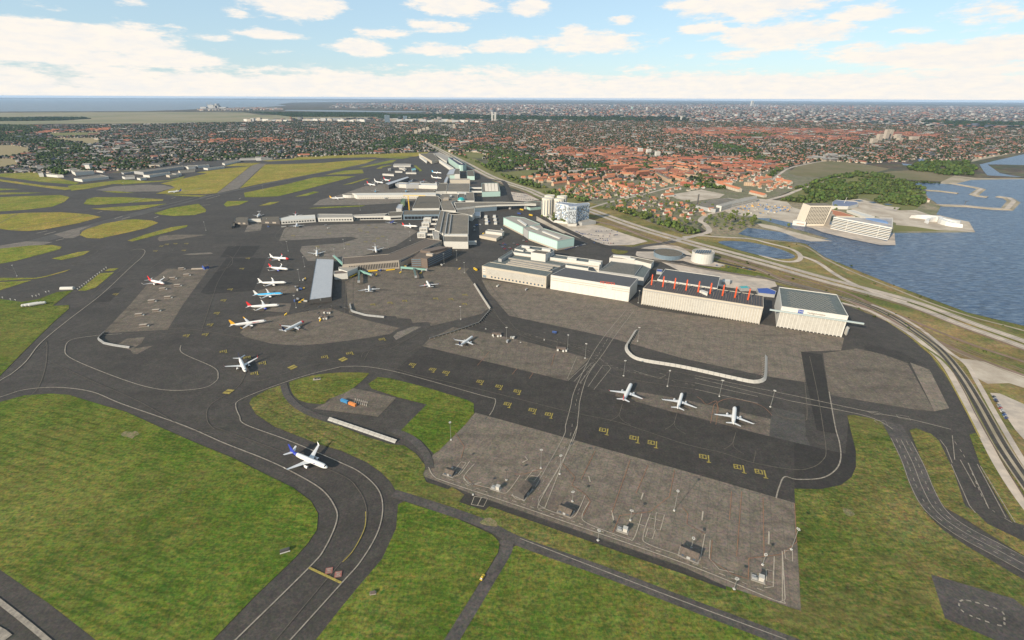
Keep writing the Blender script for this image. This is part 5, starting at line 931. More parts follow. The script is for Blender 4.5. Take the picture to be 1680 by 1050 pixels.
# ------------------------------------------------------------------ aircraft
def make_jet(name, label, L, span, body=None, tail=None, nose=None, belly=None, eng=None, wlet=None, ttail=False, prop=False, rear=None, title=None, titc=None, group='aircraft on the airfield', upper=None):
    body = body or ac_white; r = L * .052 if L < 34 else 2.05
    if prop: r = 1.4
    e = empty(name, label, 'aircraft', group=group); zc = r + (1.9 if not prop else 1.2)
    xs = [-.5, -.47, -.42, -.35, -.27, -.18, .0, .2, .34, .40, .44, .47, .49, .5]
    def rad(x):
        if x > .36: t = (x - .36) / .14; return max(.04, math.sqrt(max(0, 1 - t * t)))
        if x < -.2: t = (-.2 - x) / .3; return max(.10, 1 - t ** 1.5 * .9)
        return 1
    def cz(x):
        if x < -.2: t = (-.2 - x) / .3; return zc + r * .62 * t ** 1.5
        if x > .36: t = (x - .36) / .14; return zc - r * .18 * t * t
        return zc
    def tube(x0, x1, a0=0, a1=2 * math.pi, n=20, grow=1.0):
        X = sorted({x0, x1} | {x for x in xs if x0 < x < x1}); m = MB(); vs = []; full = abs(a1 - a0 - 2 * math.pi) < 1e-6; k = n if full else n + 1
        for x in X:
            for j in range(k): a = a0 + (a1 - a0) * j / n; rr_ = r * rad(x) * grow; vs.append((x * L, rr_ * math.cos(a), cz(x) + rr_ * math.sin(a)))
        fs = [(i * k + j, i * k + (j + 1) % k, (i + 1) * k + (j + 1) % k, (i + 1) * k + j) for i in range(len(X) - 1) for j in range(n)]
        if full: fs += [tuple(range(k)), tuple(range((len(X) - 1) * k, len(X) * k))]
        return m.add(vs, fs)
    x_n = .36 if nose else .5; x_t = -.30 if rear else -.5
    if belly: tube(x_t, x_n, math.pi * 1.08, math.pi * 1.92, 10).build('belly', belly, e, smooth=True); tube(x_t, x_n, -math.pi * .08, math.pi * 1.08, 14).build('fuselage', upper or body, e, smooth=True)
    elif upper: tube(x_t, x_n, math.pi * 1.0, math.pi * 2.0, 10).build('belly', body, e, smooth=True); tube(x_t, x_n, 0, math.pi, 10).build('fuselage', upper, e, smooth=True)
    else: tube(x_t, x_n).build('fuselage', body, e, smooth=True)
    if nose: tube(.36, .5).build('nose', nose, e, smooth=True)
    if rear: tube(-.5, -.30).build('rear_fuselage', rear, e, smooth=True)
    tube(.445, .468, math.pi * .18, math.pi * .82, 8, 1.03).build('cockpit_window', dark, e)
    m = MB()
    for s_ in (-1, 1):
        for k in range(int(L * .62 / 1.1)):
            x = -.27 * L + k * 1.1; m.add([(x, s_ * (r * .965), zc + r * .25), (x + .5, s_ * (r * .965), zc + r * .25), (x + .5, s_ * (r * .925), zc + r * .42), (x, s_ * (r * .925), zc + r * .42)], [(0, 1, 2, 3)])
    m.build('cabin_windows', dark, e, fix=False)['kind'] = 'stuff'
    def wing(pts, th, m_, nm, par=e):                     # pts: (x,y,z,chord) sections
        m = MB(); vs = []
        for x, y, z, c in pts: t = th * c; vs += [(x + c * .5, y, z), (x + c * .15, y, z + t * .6), (x - c * .5, y, z), (x + c * .1, y, z - t * .4)]
        n = len(pts); fs = [(4 * i + j, 4 * i + (j + 1) % 4, 4 * i + 4 + (j + 1) % 4, 4 * i + 4 + j) for i in range(n - 1) for j in range(4)] + [(0, 1, 2, 3), (4 * n - 4, 4 * n - 3, 4 * n - 2, 4 * n - 1)]
        return m.add(vs, fs).build(nm, m_, par)
    h = span / 2; sw = 0.0 if prop else .27 * span / 2 * 1.45; zw = zc - r * .55 if not prop else zc + r * .8; cr0 = L * .17 if not prop else 3.2; x0 = L * .02
    for s_ in (-1, 1):
        y1, y2 = h * .33, h * .97; w_ = wing([(x0, s_ * r * .5, zw, cr0), (x0 - sw * .33, s_ * y1, zw + .5, cr0 * .62), (x0 - sw, s_ * y2, zw + 1.6, cr0 * .25)], .11, ac_wing, 'wing')
        if not prop: wing([(x0 - sw, s_ * y2, zw + 1.6, cr0 * .25), (x0 - sw - .9, s_ * (h), zw + 2.6, cr0 * .19), (x0 - sw - 1.9, s_ * (h + .25), zw + 4.1, cr0 * .10)], .12, wlet or body, 'winglet', w_)
        if not ttail and not prop:
            ex, ey, ez = x0 + cr0 * .34, s_ * h * .335, zw - 1.05; m = MB(); vs = []; n = 14; prof = [(1.9, 1.02), (1.4, 1.15), (.2, 1.12), (-1.2, .85), (-2.2, .55)]
            for px_, pr in prof: vs += [(ex + px_, ey + pr * math.cos(2 * math.pi * j / n), ez + pr * math.sin(2 * math.pi * j / n)) for j in range(n)]
            fs = [(i * n + j, i * n + (j + 1) % n, (i + 1) * n + (j + 1) % n, (i + 1) * n + j) for i in range(4) for j in range(n)] + [tuple(range(4 * n, 5 * n))]
            en = m.add(vs, fs).build('engine', eng or body, e, smooth=True); m = MB(); m.bar((ex + 1.5, ey, ez), (ex + 1.7, ey, ez), .98, 14); m.build('fan', dark, en); m = MB(); m.box(ex - 3.2, ex + .6, ey - .15, ey + .15, ez + .8, zw + .4); m.build('pylon', ac_wing, en)
        elif ttail:
            m = MB(); m.bar((-L * .24, s_ * (r + 1.1), zc + .5), (-L * .34, s_ * (r + 1.1), zc + .6), .85, 12, .55); m.build('engine', eng or body, e, smooth=True)
        else:
            m = MB(); m.bar((x0 + 3.2, s_ * h * .33, zw - .3), (x0 - 2.5, s_ * h * .33, zw - .2), .62, 10, .3); en = m.build('engine', body, e, smooth=True)
            m = MB()
            for b_ in range(4): a = b_ * math.pi / 2 + .4; m.add([(x0 + 3.3, s_ * h * .33 - .12, zw - .3), (x0 + 3.35, s_ * h * .33 + 1.9 * math.cos(a), zw - .3 + 1.9 * math.sin(a)), (x0 + 3.2, s_ * h * .33 + 1.9 * math.cos(a + .12), zw - .3 + 1.9 * math.sin(a + .12)), (x0 + 3.2, s_ * h * .33 + .12, zw - .3)], [(0, 1, 2, 3)])
            m.build('propeller', dark, en)
    xt = -L * .43; zt = cz(-.42) + r * .35; fh = L * .155; T = tail or body
    m = MB(); a_, b_, c_, d_ = (xt + L * .075, zt), (xt - L * .05, zt), (xt - L * .085, zt + fh), (xt - L * .045, zt + fh)
    m.add([(p[0], s_ * .18, p[1]) for s_ in (-1, 1) for p in (a_, b_, c_, d_)] + [(xt + L * .14, 0, zt - .1)], [(0, 1, 2, 3), (4, 5, 6, 7), (0, 3, 7, 4), (1, 2, 6, 5), (2, 3, 7, 6), (8, 0, 4)])
    fin = m.build('tail_fin', T, e)
    for s_ in (-1, 1):
        zh = zt + fh * .96 if (ttail or prop) else cz(-.43) + .3; xh = xt - L * .05 if (ttail or prop) else xt + .2; hs = h * .37
        wing([(xh, s_ * .1 if ttail or prop else s_ * r * .3, zh, L * .09), (xh - hs * (.5 if not prop else .1), s_ * hs, zh + (.6 if not ttail else .1), L * .04)], .1, ac_wing if not (ttail and tail) else T, 'tailplane')
    for gx, gy, gr in ((L * .38, 0, .38), (-L * .02, r * 1.15, .55), (-L * .02, -r * 1.15, .55)):
        m = MB(); m.bar((gx, gy, gr), (gx, gy * .8, zc - r * .7), .16, 6); g_ = m.build('landing_gear', ac_grey, e); m = MB()
        for o in (-.35, .35): m.bar((gx, gy + o - .16, gr), (gx, gy + o + .16, gr), gr, 10)
        m.build('wheels', black, g_)
    if title:
        for s_ in (1, -1): text(e, title, r * .9, (L * .2, -s_ * (r * .99), zc + r * .35), (math.radians(80) if s_ > 0 else math.radians(80), 0, 0 if s_ > 0 else math.pi), titc, 'airline_title', .02)
    return e
def park(e, nose, tail, z=3.5, sc=None):
    a, b = G(nose[0], nose[1], z), G(tail[0], tail[1], z); c = (a + b) / 2; e.location = (c.x, c.y, Z_P + .1); e.rotation_euler = (0, 0, math.atan2(a.y - b.y, a.x - b.x)); e['heading_set'] = 0; del e['heading_set']; return e
A3 = 'parked jets in the long stand row'
jets = [
 ('airliner', 'white airliner with a blue tail taxiing along the curved taxiway in the foreground', 44, 35.8, dict(tail=ac_blue, rear=ac_blue, title='SAS', titc=ac_blue), (537.6, 768), (476, 742)),
 ('airliner', 'white airliner with a dark tail turning at the taxiway junction below the stands', 38, 35.8, dict(tail=ac_navy, wlet=ac_red), (403, 610), (393, 588)),
 ('airliner', 'airliner with a red nose and red tipped fin, topmost of the parked row', 39.5, 35.8, dict(nose=ac_red, wlet=ac_red, tail=ac_white), (476.4, 425), (441.4, 422.8)),
 ('airliner', 'white airliner with red fin and violet engines, second from the top of the row', 38.5, 35.8, dict(tail=ac_red, eng=ac_blue), (474.3, 442), (440.7, 439.3)),
 ('airliner', 'long white airliner with a plain white fin, third of the parked row', 44.5, 35.8, dict(tail=ac_white), (472.1, 463.6), (422.9, 465)),
 ('airliner', 'airliner with a light blue upper fuselage and white fin in the parked row', 42, 35.8, dict(upper=ac_sky, title='KLM', titc=ac_white), (466, 481.7), (415.7, 485)),
 ('airliner', 'long white airliner with a red tail and violet engines just above the yellow tailed one', 44.5, 35.8, dict(tail=ac_red, eng=ac_blue, rear=None), (460.4, 500.7), (404.3, 504.3)),
 ('airliner', 'white airliner with a yellow tail and red fuselage lettering, lowest of the parked row', 44.5, 35.8, dict(tail=ac_yel, wlet=ac_yel, title='flypgs.com', titc=ac_red), (438.6, 526.4), (377.1, 535)),
 ('airliner', 'airliner with a red nose and navy fin parked askew below the boarding hall', 37, 34, dict(nose=ac_red, tail=ac_navy, wlet=ac_red), (497.9, 527.9), (465.7, 544.3)),
 ('airliner', 'red bellied airliner with a red tail alone on the remote stands at the left', 39.5, 35.8, dict(tail=ac_red, belly=ac_red, rear=ac_red), (270.3, 465.7), (243.6, 460)),
 ('airliner', 'white airliner with a violet tail far out beyond the grass near the crossing runways', 38, 35, dict(tail=ac_blue, rear=ac_blue), (277, 315.3), (297, 313.6)),
 ('airliner', 'white airliner with a blue tail nosing into the near side of the middle pier', 37, 35.8, dict(tail=ac_blue), (487.4, 366), (485.8, 374)),
 ('regional_jet', 'white regional jet with a high tail behind the dark lounges of the middle pier', 36, 26, dict(ttail=True, tail=ac_white), (422, 357), (426.3, 350.5)),
 ('airliner', 'airliner with an all red fin behind the white lounge of the middle pier', 38, 35.8, dict(tail=ac_red, rear=ac_red), (484.5, 358), (485.5, 350)),
 ('airliner', 'white airliner nose towards the camera above the metal roofed boarding hall', 38, 34, dict(), (519.7, 420.3), (520, 411)),
 ('airliner', 'white airliner with an orange lit fin tip behind the bend of the brown roofed pier', 37, 34, dict(), (617.4, 414), (615.7, 405.5)),
 ('airliner', 'white airliner left of the two facing the green jet bridges', 31, 34, dict(), (605.4, 468.9), (605.7, 479.3)),
 ('airliner', 'white airliner with red engine covers right of the two facing the green jet bridges', 33, 32, dict(eng=ac_red, wlet=ac_blue), (700, 461.4), (705.7, 472.1)),
 ('airliner', 'white airliner with a navy fin alone on the apron right of the slanting fence', 32, 29, dict(tail=ac_navy), (776, 551.7), (753.3, 568.3)),
 ('airliner', 'white airliner with a red tail, leftmost of the three on the wide dark taxiway stands', 38.5, 35.8, dict(tail=ac_red, wlet=ac_red), (1036, 629.3), (1021.7, 660)),
 ('airliner', 'plain white airliner, middle of the three on the wide dark taxiway stands', 33.6, 34.3, dict(), (1119, 645.5), (1111.5, 672)),
 ('airliner', 'white airliner with upturned wingtips, rightmost of the three on the dark taxiway stands', 34, 35.8, dict(wlet=ac_grey), (1205.5, 668), (1202.5, 699)),
 ('airliner', 'white airliner with a pink fin, leftmost of three by the diagonal satellite', 50, 42, dict(tail=ac_red), (617.1, 304.3), (601.4, 301.4)),
 ('airliner', 'plain white airliner in the middle of three by the diagonal satellite', 54, 46, dict(), (630.7, 300.7), (612.6, 297.4)),
 ('airliner', 'airliner with a red nose and fin, nearest the diagonal satellite', 48, 40, dict(nose=ac_red, tail=ac_red), (642.9, 297.4), (626.9, 293.6)),
 ('airliner', 'white airliner with a blue fin, upper one of the pair by the northern corridor', 46, 38, dict(tail=ac_sky), (724.6, 284), (708.6, 282.9)),
 ('airliner', 'white airliner with blue engines, lower one of the pair by the northern corridor', 48, 38, dict(eng=ac_blue), (724.6, 292.6), (707.9, 291.1)),
 ('airliner', 'white airliner with a red fin beside the white gate lounge boxes', 38, 34, dict(tail=ac_red), (685.7, 371.7), (659.7, 370.7)),
 ('airliner', 'small dark blue and white airliner below the glass fronted root of the middle pier', 32, 30, dict(upper=ac_blue, tail=ac_blue), (645.5, 363), (641, 366.6)),
 ('airliner', 'white airliner with a yellow tail at the tip of the long straight pier', 42, 36, dict(tail=ac_yel), (565, 325), (540.7, 325.7)),
 ('propeller_aircraft', 'small blue and white propeller aircraft above the long straight pier, left one', 27, 27, dict(prop=True, upper=ac_sky), (615, 315), (616.3, 312)),
 ('propeller_aircraft', 'small blue and white propeller aircraft above the long straight pier, right one', 27, 27, dict(prop=True, upper=ac_sky), (665.5, 314.5), (667, 311.5)),
 ('propeller_aircraft', 'small blue and white propeller aircraft below the long straight pier', 27, 27, dict(prop=True, upper=ac_sky), (633.5, 322), (630.5, 326)),
 ('airliner', 'grey topped airliner behind the two lounges of the short pier', 34, 30, dict(body=ac_grey), (670, 299), (677, 296.4)),
 ('airliner', 'airliner with a dark red fin behind the short pier, near the terminal', 36, 32, dict(tail=ac_red, body=ac_grey), (689, 300), (697, 297)),
 ('airliner', 'small airliner nose on below the two lounges of the short pier', 32, 30, dict(upper=ac_sky), (664, 306), (668, 303.8)),
 ('airliner', 'airliner seen tail on with a red fin beside the short pier and terminal', 34, 30, dict(tail=ac_red), (715.4, 303), (715.5, 298)),
]
for nm, lab, L_, sp_, kw, n_, t_ in jets: park(make_jet(nm, lab, L_, sp_, **kw), n_, t_)
# ------------------------------------------------------------------ masts
def make_mast(h, heads=True, kind=0):
    e = empty('light_mast', '', 'light mast'); m = MB(); m.bar((0, 0, 0), (0, 0, h), .22, 8, .12); m.build('pole', steel if kind != 1 else w_dark, e)
    m = MB(); m.box(-.7, .7, -.7, .7, 0, .7); m.build('base', w_white, e)
    m = MB(); m.bar((-1.6, 0, h), (1.6, 0, h), .12, 5); m.bar((0, -1.3, h), (0, 1.3, h), .12, 5); hd = m.build('crossbar', steel, e)
    m = MB()
    for x, y in ((-1.5, .3), (-.5, .9), (.5, .9), (1.5, .3), (-1.2, -.7), (0, -1.1), (1.2, -.7)): m.box(x * .7 - .26, x * .7 + .26, y * .7 - .22, y * .7 + .22, h - .2, h + .3)
    m.build('floodlights', w_white if kind != 1 else w_dark, hd); return e
mastsA = [((887.1, 768.6), 'by the long dark hut and painted bays'), ((918.4, 778.3), 'right of the crossing road on the wide apron'), ((740, 722), 'at the edge of the grass beside the wide apron'), ((1263.8, 668), 'between the jets and the curved white fence'), ((1180, 650.5), 'above the rightmost of the three jets'), ((1023, 617), 'left of the three jets on the dark taxiway'),
 ((1095, 634), 'between the left and middle of the three jets'), ((931, 573), 'behind the apron with the lone jet, left of the pair'), ((960, 588), 'behind the apron with the lone jet, right of the pair'), ((831, 560), 'at the bend of the service road below the slanting fence'), ((728.6, 433), 'right in front of the dark office annex'), ((749.5, 427), 'at the far right corner of the dark office annex'), ((762, 448), 'beside the yellow bus on the service road'), ((756, 524), 'inside the corner of the slanting fence'),
 ((1047, 497), 'in the gap between the white hangar and the mast hangar'), ((1106, 838), 'in the middle of the wide apron near the tall painted bays'), ((1298, 902), 'at the right edge of the wide apron'),
 ((338, 378), 'on the dark taxiway left of the dark lounges'), ((492, 460), 'between the jet noses and the boarding hall'), ((473, 412), 'above the boarding hall near the crossing taxiway'), ((565, 408), 'behind the green jet bridge of the brown pier'), ((500, 438), 'beside the second parked jet'), ((486, 505), 'left of the lower end of the boarding hall'), ((637, 408), 'at the bend of the brown roofed pier on its far side'), ((673, 395), 'in front of the gate lounge boxes'),
 ((28, 453), 'on the far left grass strip'), ((440, 372), 'below the dark lounges of the middle pier'), ((205, 309), 'on the grass beyond the far taxiways'), ((550, 425), 'above the metal roofed boarding hall'), ((591, 345), 'behind the middle pier'), ((432, 315), 'beyond the runway'), ((1046, 560), 'on the big apron before the hangars')]
mastsB = [((776, 812), 'on the lower left edge of the wide apron'), ((831, 788), 'left of the crossing road on the wide apron'), ((742, 768), 'beside the leftmost dark hut'), ((797, 540), 'at the striped corner of the service road'), ((810, 553), 'left of the twin service units'), ((854, 562), 'between the two service units'), ((893, 558), 'above the two service units'), ((914, 570), 'beside the right service unit')]
mastsC = [((1204, 967), 'at the lower edge of the wide apron, nearest the camera'), ((1251, 927), 'beside the rightmost white cabinet'), ((1134, 900), 'beside the dark hut nearest the camera'), ((981, 887), 'on the lower edge of the wide apron at its middle'), ((1034, 854), 'beside the middle white cabinet'), ((939, 823), 'behind the second dark hut')]
mk_C = make_mast(10)
mk_A = make_mast(20); mk_B = make_mast(11, kind=1)
for L_, src, g_, w_ in ((mastsA, mk_A, 'tall apron light masts', 'tall pale light mast '), (mastsB, mk_B, 'short dark apron lights', 'short dark light mast '), (mastsC, mk_C, 'short pale apron lights', 'short pale light mast ')):
    for k, (p, lab) in enumerate(L_):
        o = src if k == 0 else copy_tree(src); o['label'] = w_ + lab; o['group'] = g_; c = G(*p); o.location = (c.x, c.y, Z_P); o.rotation_euler = (0, 0, k * .7)
# ------------------------------------------------------------------ blast fences
def fence(label, px, h, smooth=True, ww=True, step=6.0, lean=1.6):
    P = [G(x, y) for x, y in px]; pts = [(p.x, p.y) for p in P]
    if smooth: pts = catmull(pts, False, 6)
    ln = [0]; 
    for a, b in zip(pts, pts[1:]): ln.append(ln[-1] + math.dist(a, b))
    n = max(2, int(ln[-1] / step)); e = empty('blast_fence', label, 'fence', (pts[0][0], pts[0][1], Z_P)); sp2 = ln[-1] / n
    def at(s_):
        for i in range(len(ln) - 1):
            if s_ <= ln[i + 1] or i == len(ln) - 2: t = (s_ - ln[i]) / max(1e-6, ln[i + 1] - ln[i]); return Vector((pts[i][0] + (pts[i + 1][0] - pts[i][0]) * t, pts[i][1] + (pts[i + 1][1] - pts[i][1]) * t))
    m = MB(); w = sp2 * .94
    m.add([(-w / 2, -.08, .3), (w / 2, -.08, .3), (w / 2, lean, h), (-w / 2, lean, h), (-w / 2, .12, .3), (w / 2, .12, .3), (w / 2, lean + .18, h), (-w / 2, lean + .18, h)], [(0, 1, 2, 3), (4, 7, 6, 5), (0, 4, 5, 1), (3, 2, 6, 7), (0, 3, 7, 4), (1, 5, 6, 2)])
    for k in range(4): z_ = .7 + k * (h - 1) / 3.6; m.box(-w / 2, w / 2, -.35 + lean * z_ / h, -.1 + lean * z_ / h, z_, z_ + .25)
    me = mesh('fence_panel', m.v, m.f); me.materials.append(pm('fence_white', (.40, .38, .34), .7) if ww else w_grey)
    m2 = MB(); m2.bar((0, 0, 0), (0, lean, h), .14, 5); m2.bar((0, lean + 2.6, 0), (0, lean, h), .14, 5); me2 = mesh('strut', m2.v, m2.f); me2.materials.append(steel)
    for k in range(n):
        a, b = at(k * sp2), at((k + 1) * sp2); c = (a + b) / 2; an = math.atan2(b.y - a.y, b.x - a.x)
        link('fence_panel', me, None, e, (c.x - pts[0][0], c.y - pts[0][1], 0), an); link('strut', me2, None, e, (a.x - pts[0][0], a.y - pts[0][1], 0), an)
fence('long curved white blast fence with both ends turned up, before the hangars', q("1041,543 1033,556 1025,570 1030,582 1050,593 1120,605 1220,627 1240,629.5 1253,627 1258,618 1259,586"), 3.0, lean=3.0)
fence('white blast fence slanting down beside the service road', q("777,467 790,488 803,508"), 2.8, False); fence('grey lattice blast fence from the bend down towards the lone jet', q("803,509 785,530 745,544 704,556"), 2.2, False, False)
fence('grey lattice blast fence with a short upturned end below the boarding hall', q("573,500 576,512 600,519 630,522"), 2.4, False, False); fence('short bent grey blast fence at the lower end of the remote stands', q("170,546 159,557 170,565 190,569 212,572"), 2.4, False, False)
fence('straight grey blast fence on the grass by the container pad', q("537,690 590,708 648,728"), 1.8, False, True, lean=3.4)
# ------------------------------------------------------------------ small apron buildings
def hut(px, label, L_, W_, h, rz, wm, rm, name='apron_hut', cat='hut', base=True):
    c = G(*px); e = gable_house(name, label, cat, (c.x, c.y, Z_P), rz, L_, W_, h * .68, h, wm, rm)
    m = MB(); m.box(-L_ * .1, L_ * .1, -W_ / 2 - .12, -W_ / 2, 0, 2.2); m.build('door', w_grey, e)
    for x in (-.32, .3): m = MB(); m.box(L_ * x - .6, L_ * x + .6, -W_ / 2 - .1, -W_ / 2, 1.1, 2.1); m.build('window', win_b, e)
    if base: m = MB(); m.box(-L_ / 2 - 1, L_ / 2 + 1, -W_ / 2 - 1, W_ / 2 + 1, 0, .15); m.build('plinth', r_light, e)
    return e
hut((738, 777), 'small dark gabled hut at the upper left corner of the wide apron', 8, 6, 4, DIR_A, w_dark, r_brown); hut((857, 808), 'largest dark hut with a rounded looking roof beside the crossing road', 13, 10, 7, DIR_A + 1.45, w_dark, r_brown)
hut((928, 840), 'dark gabled hut with small windows in the middle of the wide apron', 10, 6.5, 4.6, DIR_A - .1, w_dark, r_brown); hut((1130.5, 911), 'dark gabled hut with small windows at the lower edge of the wide apron', 12, 7, 5, DIR_A - .1, w_dark, r_brown)
for p, lab in (((817, 803), 'leftmost white cabinet with railings on the wide apron'), ((1025.5, 872), 'middle white cabinet with railings on the wide apron'), ((1248, 952), 'rightmost white cabinet with railings on the wide apron')):
    c = G(*p); e = empty('power_cabinet', lab, 'cabinet', (c.x, c.y, Z_P), DIR_A); m = MB(); m.box(-1.5, 1.5, -1.4, 1.4, .4, 3.6); m.build('body', MATS['fence_white'], e); m = MB(); m.box(-1.7, 1.7, -1.6, 1.6, 3.6, 3.85); m.build('roof', MATS['fence_white'], e); m = MB(); m.box(-6, 2.6, -2.6, 2.6, 0, .4); m.build('plinth', r_light, e)
    m = MB(); m.box(-5.4, -2.2, -1.4, -.2, .4, 1.6); m.box(-5.4, -3, .4, 1.6, .4, 1.3); m.build('switchgear', w_grey, e)
    m = MB()
    for x, y in ((-6, -2.6), (-3, -2.6), (-6, 2.6), (-3, 2.6), (-6, 0)): m.bar((x, y, .4), (x, y, 1.5), .08, 4)
    m.bar((-6, -2.6, 1.5), (-2, -2.6, 1.5), .07, 4); m.bar((-6, -2.6, 1.5), (-6, 2.6, 1.5), .07, 4); m.bar((-6, 2.6, 1.5), (-2, 2.6, 1.5), .07, 4); m.build('railing', steel, e)
gs = [(545, 365), (605, 437), (445, 475), (500, 557), (330, 598), (390, 695), (205, 737), (255, 847), (60, 895), (113, 1020)]
gl = ['topmost left', 'topmost right', 'second left, by the red aircraft', 'second right', 'third left', 'third right', 'fourth left', 'fourth right', 'lowest left', 'lowest right']
c = G(220 + 545 / 7, 390 + 365 / 7); gen = empty('ground_power_unit', '', 'ground unit', (c.x, c.y, Z_P), .5); m = MB(); m.box(-4.2, 4.2, -1.7, 1.7, .5, 3.0); m.build('body', w_brown, gen); m = MB(); m.box(-4.6, 4.6, -1.9, 1.9, 3.0, 3.3); m.build('roof', w_stone, gen); m = MB(); m.box(4.3, 6.5, -1, 1, 0, 1.4); m.build('cable_box', w_white, gen); m = MB(); m.box(-4.8, 6.8, -2.1, 2.1, 0, .45); m.build('plinth', r_light, gen)
for k, ((x, y), lab) in enumerate(zip(gs, gl)):
    o = gen if k == 0 else copy_tree(gen); c = G(220 + x / 7, 390 + y / 7); o.location = (c.x, c.y, Z_P); o['label'] = 'brown ground unit, %s in the remote stand rows' % lab; o['group'] = 'brown ground units of the remote stands'; o.rotation_euler = (0, 0, .25)
hut((338, 441), 'small blue gabled building with a long ramp above the remote stands', 8, 8, 8, 1.0, blue_p, r_brown); c = G(325, 441.5); m = MB(); m.box(-11, 11, -1.6, 1.6, 0, 1.6); o = m.build('ramp', w_stone, None, (c.x, c.y, Z_P), .1); tag(o, 'long low beige ramp leading to the small blue building', 'ramp')
def container(px, label, m_, L_=12.2, rz=0):
    c = G(*px); e = empty('shipping_container', label, 'container', (c.x, c.y, Z_S + .1), rz); m = MB(); m.box(-L_ / 2, L_ / 2, -1.25, 1.25, .1, 2.7)
    for k in range(12):
        x = -L_ / 2 + .5 + k * (L_ - 1) / 11
        for s_ in (-1, 1): m.box(x - .18, x + .18, s_ * 1.31 - .06, s_ * 1.31 + .06, .3, 2.5)
    m.build('body', m_, e); m = MB(); m.box(L_ / 2, L_ / 2 + .08, -1.15, 1.15, .2, 2.6); m.build('door', m_, e); return e
cang = math.atan2(G(580, 664).y - G(563, 658).y, G(580, 664).x - G(563, 658).x)
blue_c = pm('container_blue', (.05, .22, .42), .6); or_c = pm('container_orange', (.62, .22, .06), .6)
container((565.5, 660), 'blue shipping container on the dark pad within the grass', blue_c, 9, cang); container((578.5, 665), 'orange shipping container next to the blue one on the dark pad', or_c, 9, cang)
for r_ in range(2):
    for k in range(7):
        a_ = G(583 + k * 3.2 - r_ * 1, 655.5 + k * .9 + r_ * 4.5); m = MB(); m.box(-.5, .5, -1.6, 1.6, 0, .5); o = m.build('concrete_block', w_stone, None, (a_.x, a_.y, Z_P + .1), .3); tag(o, 'small pale concrete block in the double row beside the shipping containers', 'block', 'concrete blocks on the container pad')
# fuel tanks, hoop shelter at the left
for k in range(3):
    c = G(50.5 + k * 6, 502 - k * .4); e = empty('fuel_tank', ('leftmost', 'middle', 'rightmost')[k] + ' of three white cylindrical tanks lying on the left grass', 'tank', (c.x, c.y, .4), .62, 'white fuel tanks'); m = MB(); m.bar((-9, 0, 2.4), (9, 0, 2.4), 2.1, 14); m.build('shell', w_white, e, smooth=False)
    for s_ in (-1, 1): m = MB(); m.bar((s_ * 9, 0, 2.4), (s_ * 10, 0, 2.4), 2.1, 14, 1.1); m.build('end_cap', w_white, e); m = MB(); m.box(s_ * 5 - .4, s_ * 5 + .4, -1.5, 1.5, 0, 1); m.build('saddle', r_light, e)
c = G(111, 474.5); e = empty('tank_shelter', 'long rounded white shelter at the corner of the left asphalt', 'shelter', (c.x, c.y, .1), .08); m = MB(); m.bar((-10, 0, 1.2), (10, 0, 1.2), 3, 14); m.build('hull', w_white, e); m = MB(); m.box(-11, 11, -3.2, 3.2, 0, .4); m.build('plinth', r_light, e)
# jet bridges
def jet_bridge(label, a, b, h=5.5, mt=None):
    A, B_ = G(a[0], a[1], h), G(b[0], b[1], h); c = A; d = B_ - A; L_ = d.length; e = empty('jet_bridge', label, 'jet bridge', (A.x, A.y, 0), math.atan2(d.y, d.x)); mt = mt or pm('green_bridge_cladding', (.20, .36, .30), .5)
    m = MB(); m.box(0, L_ * .52, -1.7, 1.7, h - 1.5, h + 1.5); m.build('tunnel', mt, e); m = MB(); m.box(L_ * .5, L_, -1.4, 1.4, h - 1.3, h + 1.2); m.build('inner_tunnel', mt, e)
    m = MB(); m.box(L_, L_ + 3.2, -2.1, 2.1, h - 1.6, h + 1.6); m.build('cab', w_grey, e); m = MB(); m.bar((L_ * .9, 0, 0), (L_ * .9, 0, h - 1.3), .5, 8); m.bar((L_ * .9, -2, .6), (L_ * .9, 2, .6), .6, 8); m.build('bogie', w_dark, e)
    m = MB(); m.bar((.5, 0, 0), (.5, 0, h - 1.5), 1.3, 10); m.build('rotunda', w_grey, e)
Zb = lambda x, y: (560 + x / 7, 370 + y / 7)
jet_bridge('green jet bridge reaching right from the left end of the brown roofed pier', Zb(210, 520), Zb(345, 565)); jet_bridge('dark jet bridge pointing down from the left end of the brown roofed pier', Zb(205, 525), Zb(200, 640), mt=pm('dark_green_cladding', (.09, .13, .115), .6))
jet_bridge('green jet bridge reaching right beside the dark annex', Zb(685, 480), Zb(970, 505)); jet_bridge('short dark jet bridge hanging down off the long green one', Zb(835, 500), Zb(855, 585), mt=MATS['dark_green_cladding']); jet_bridge('curved green jet bridge at the upper left corner of the brown roofed pier', (563, 434), (548, 420))
for (a, b, lab) in (((455, 510), (453, 519), 'by the yellow tailed aircraft'), ((606, 519), (606, 526), 'x'),): pass
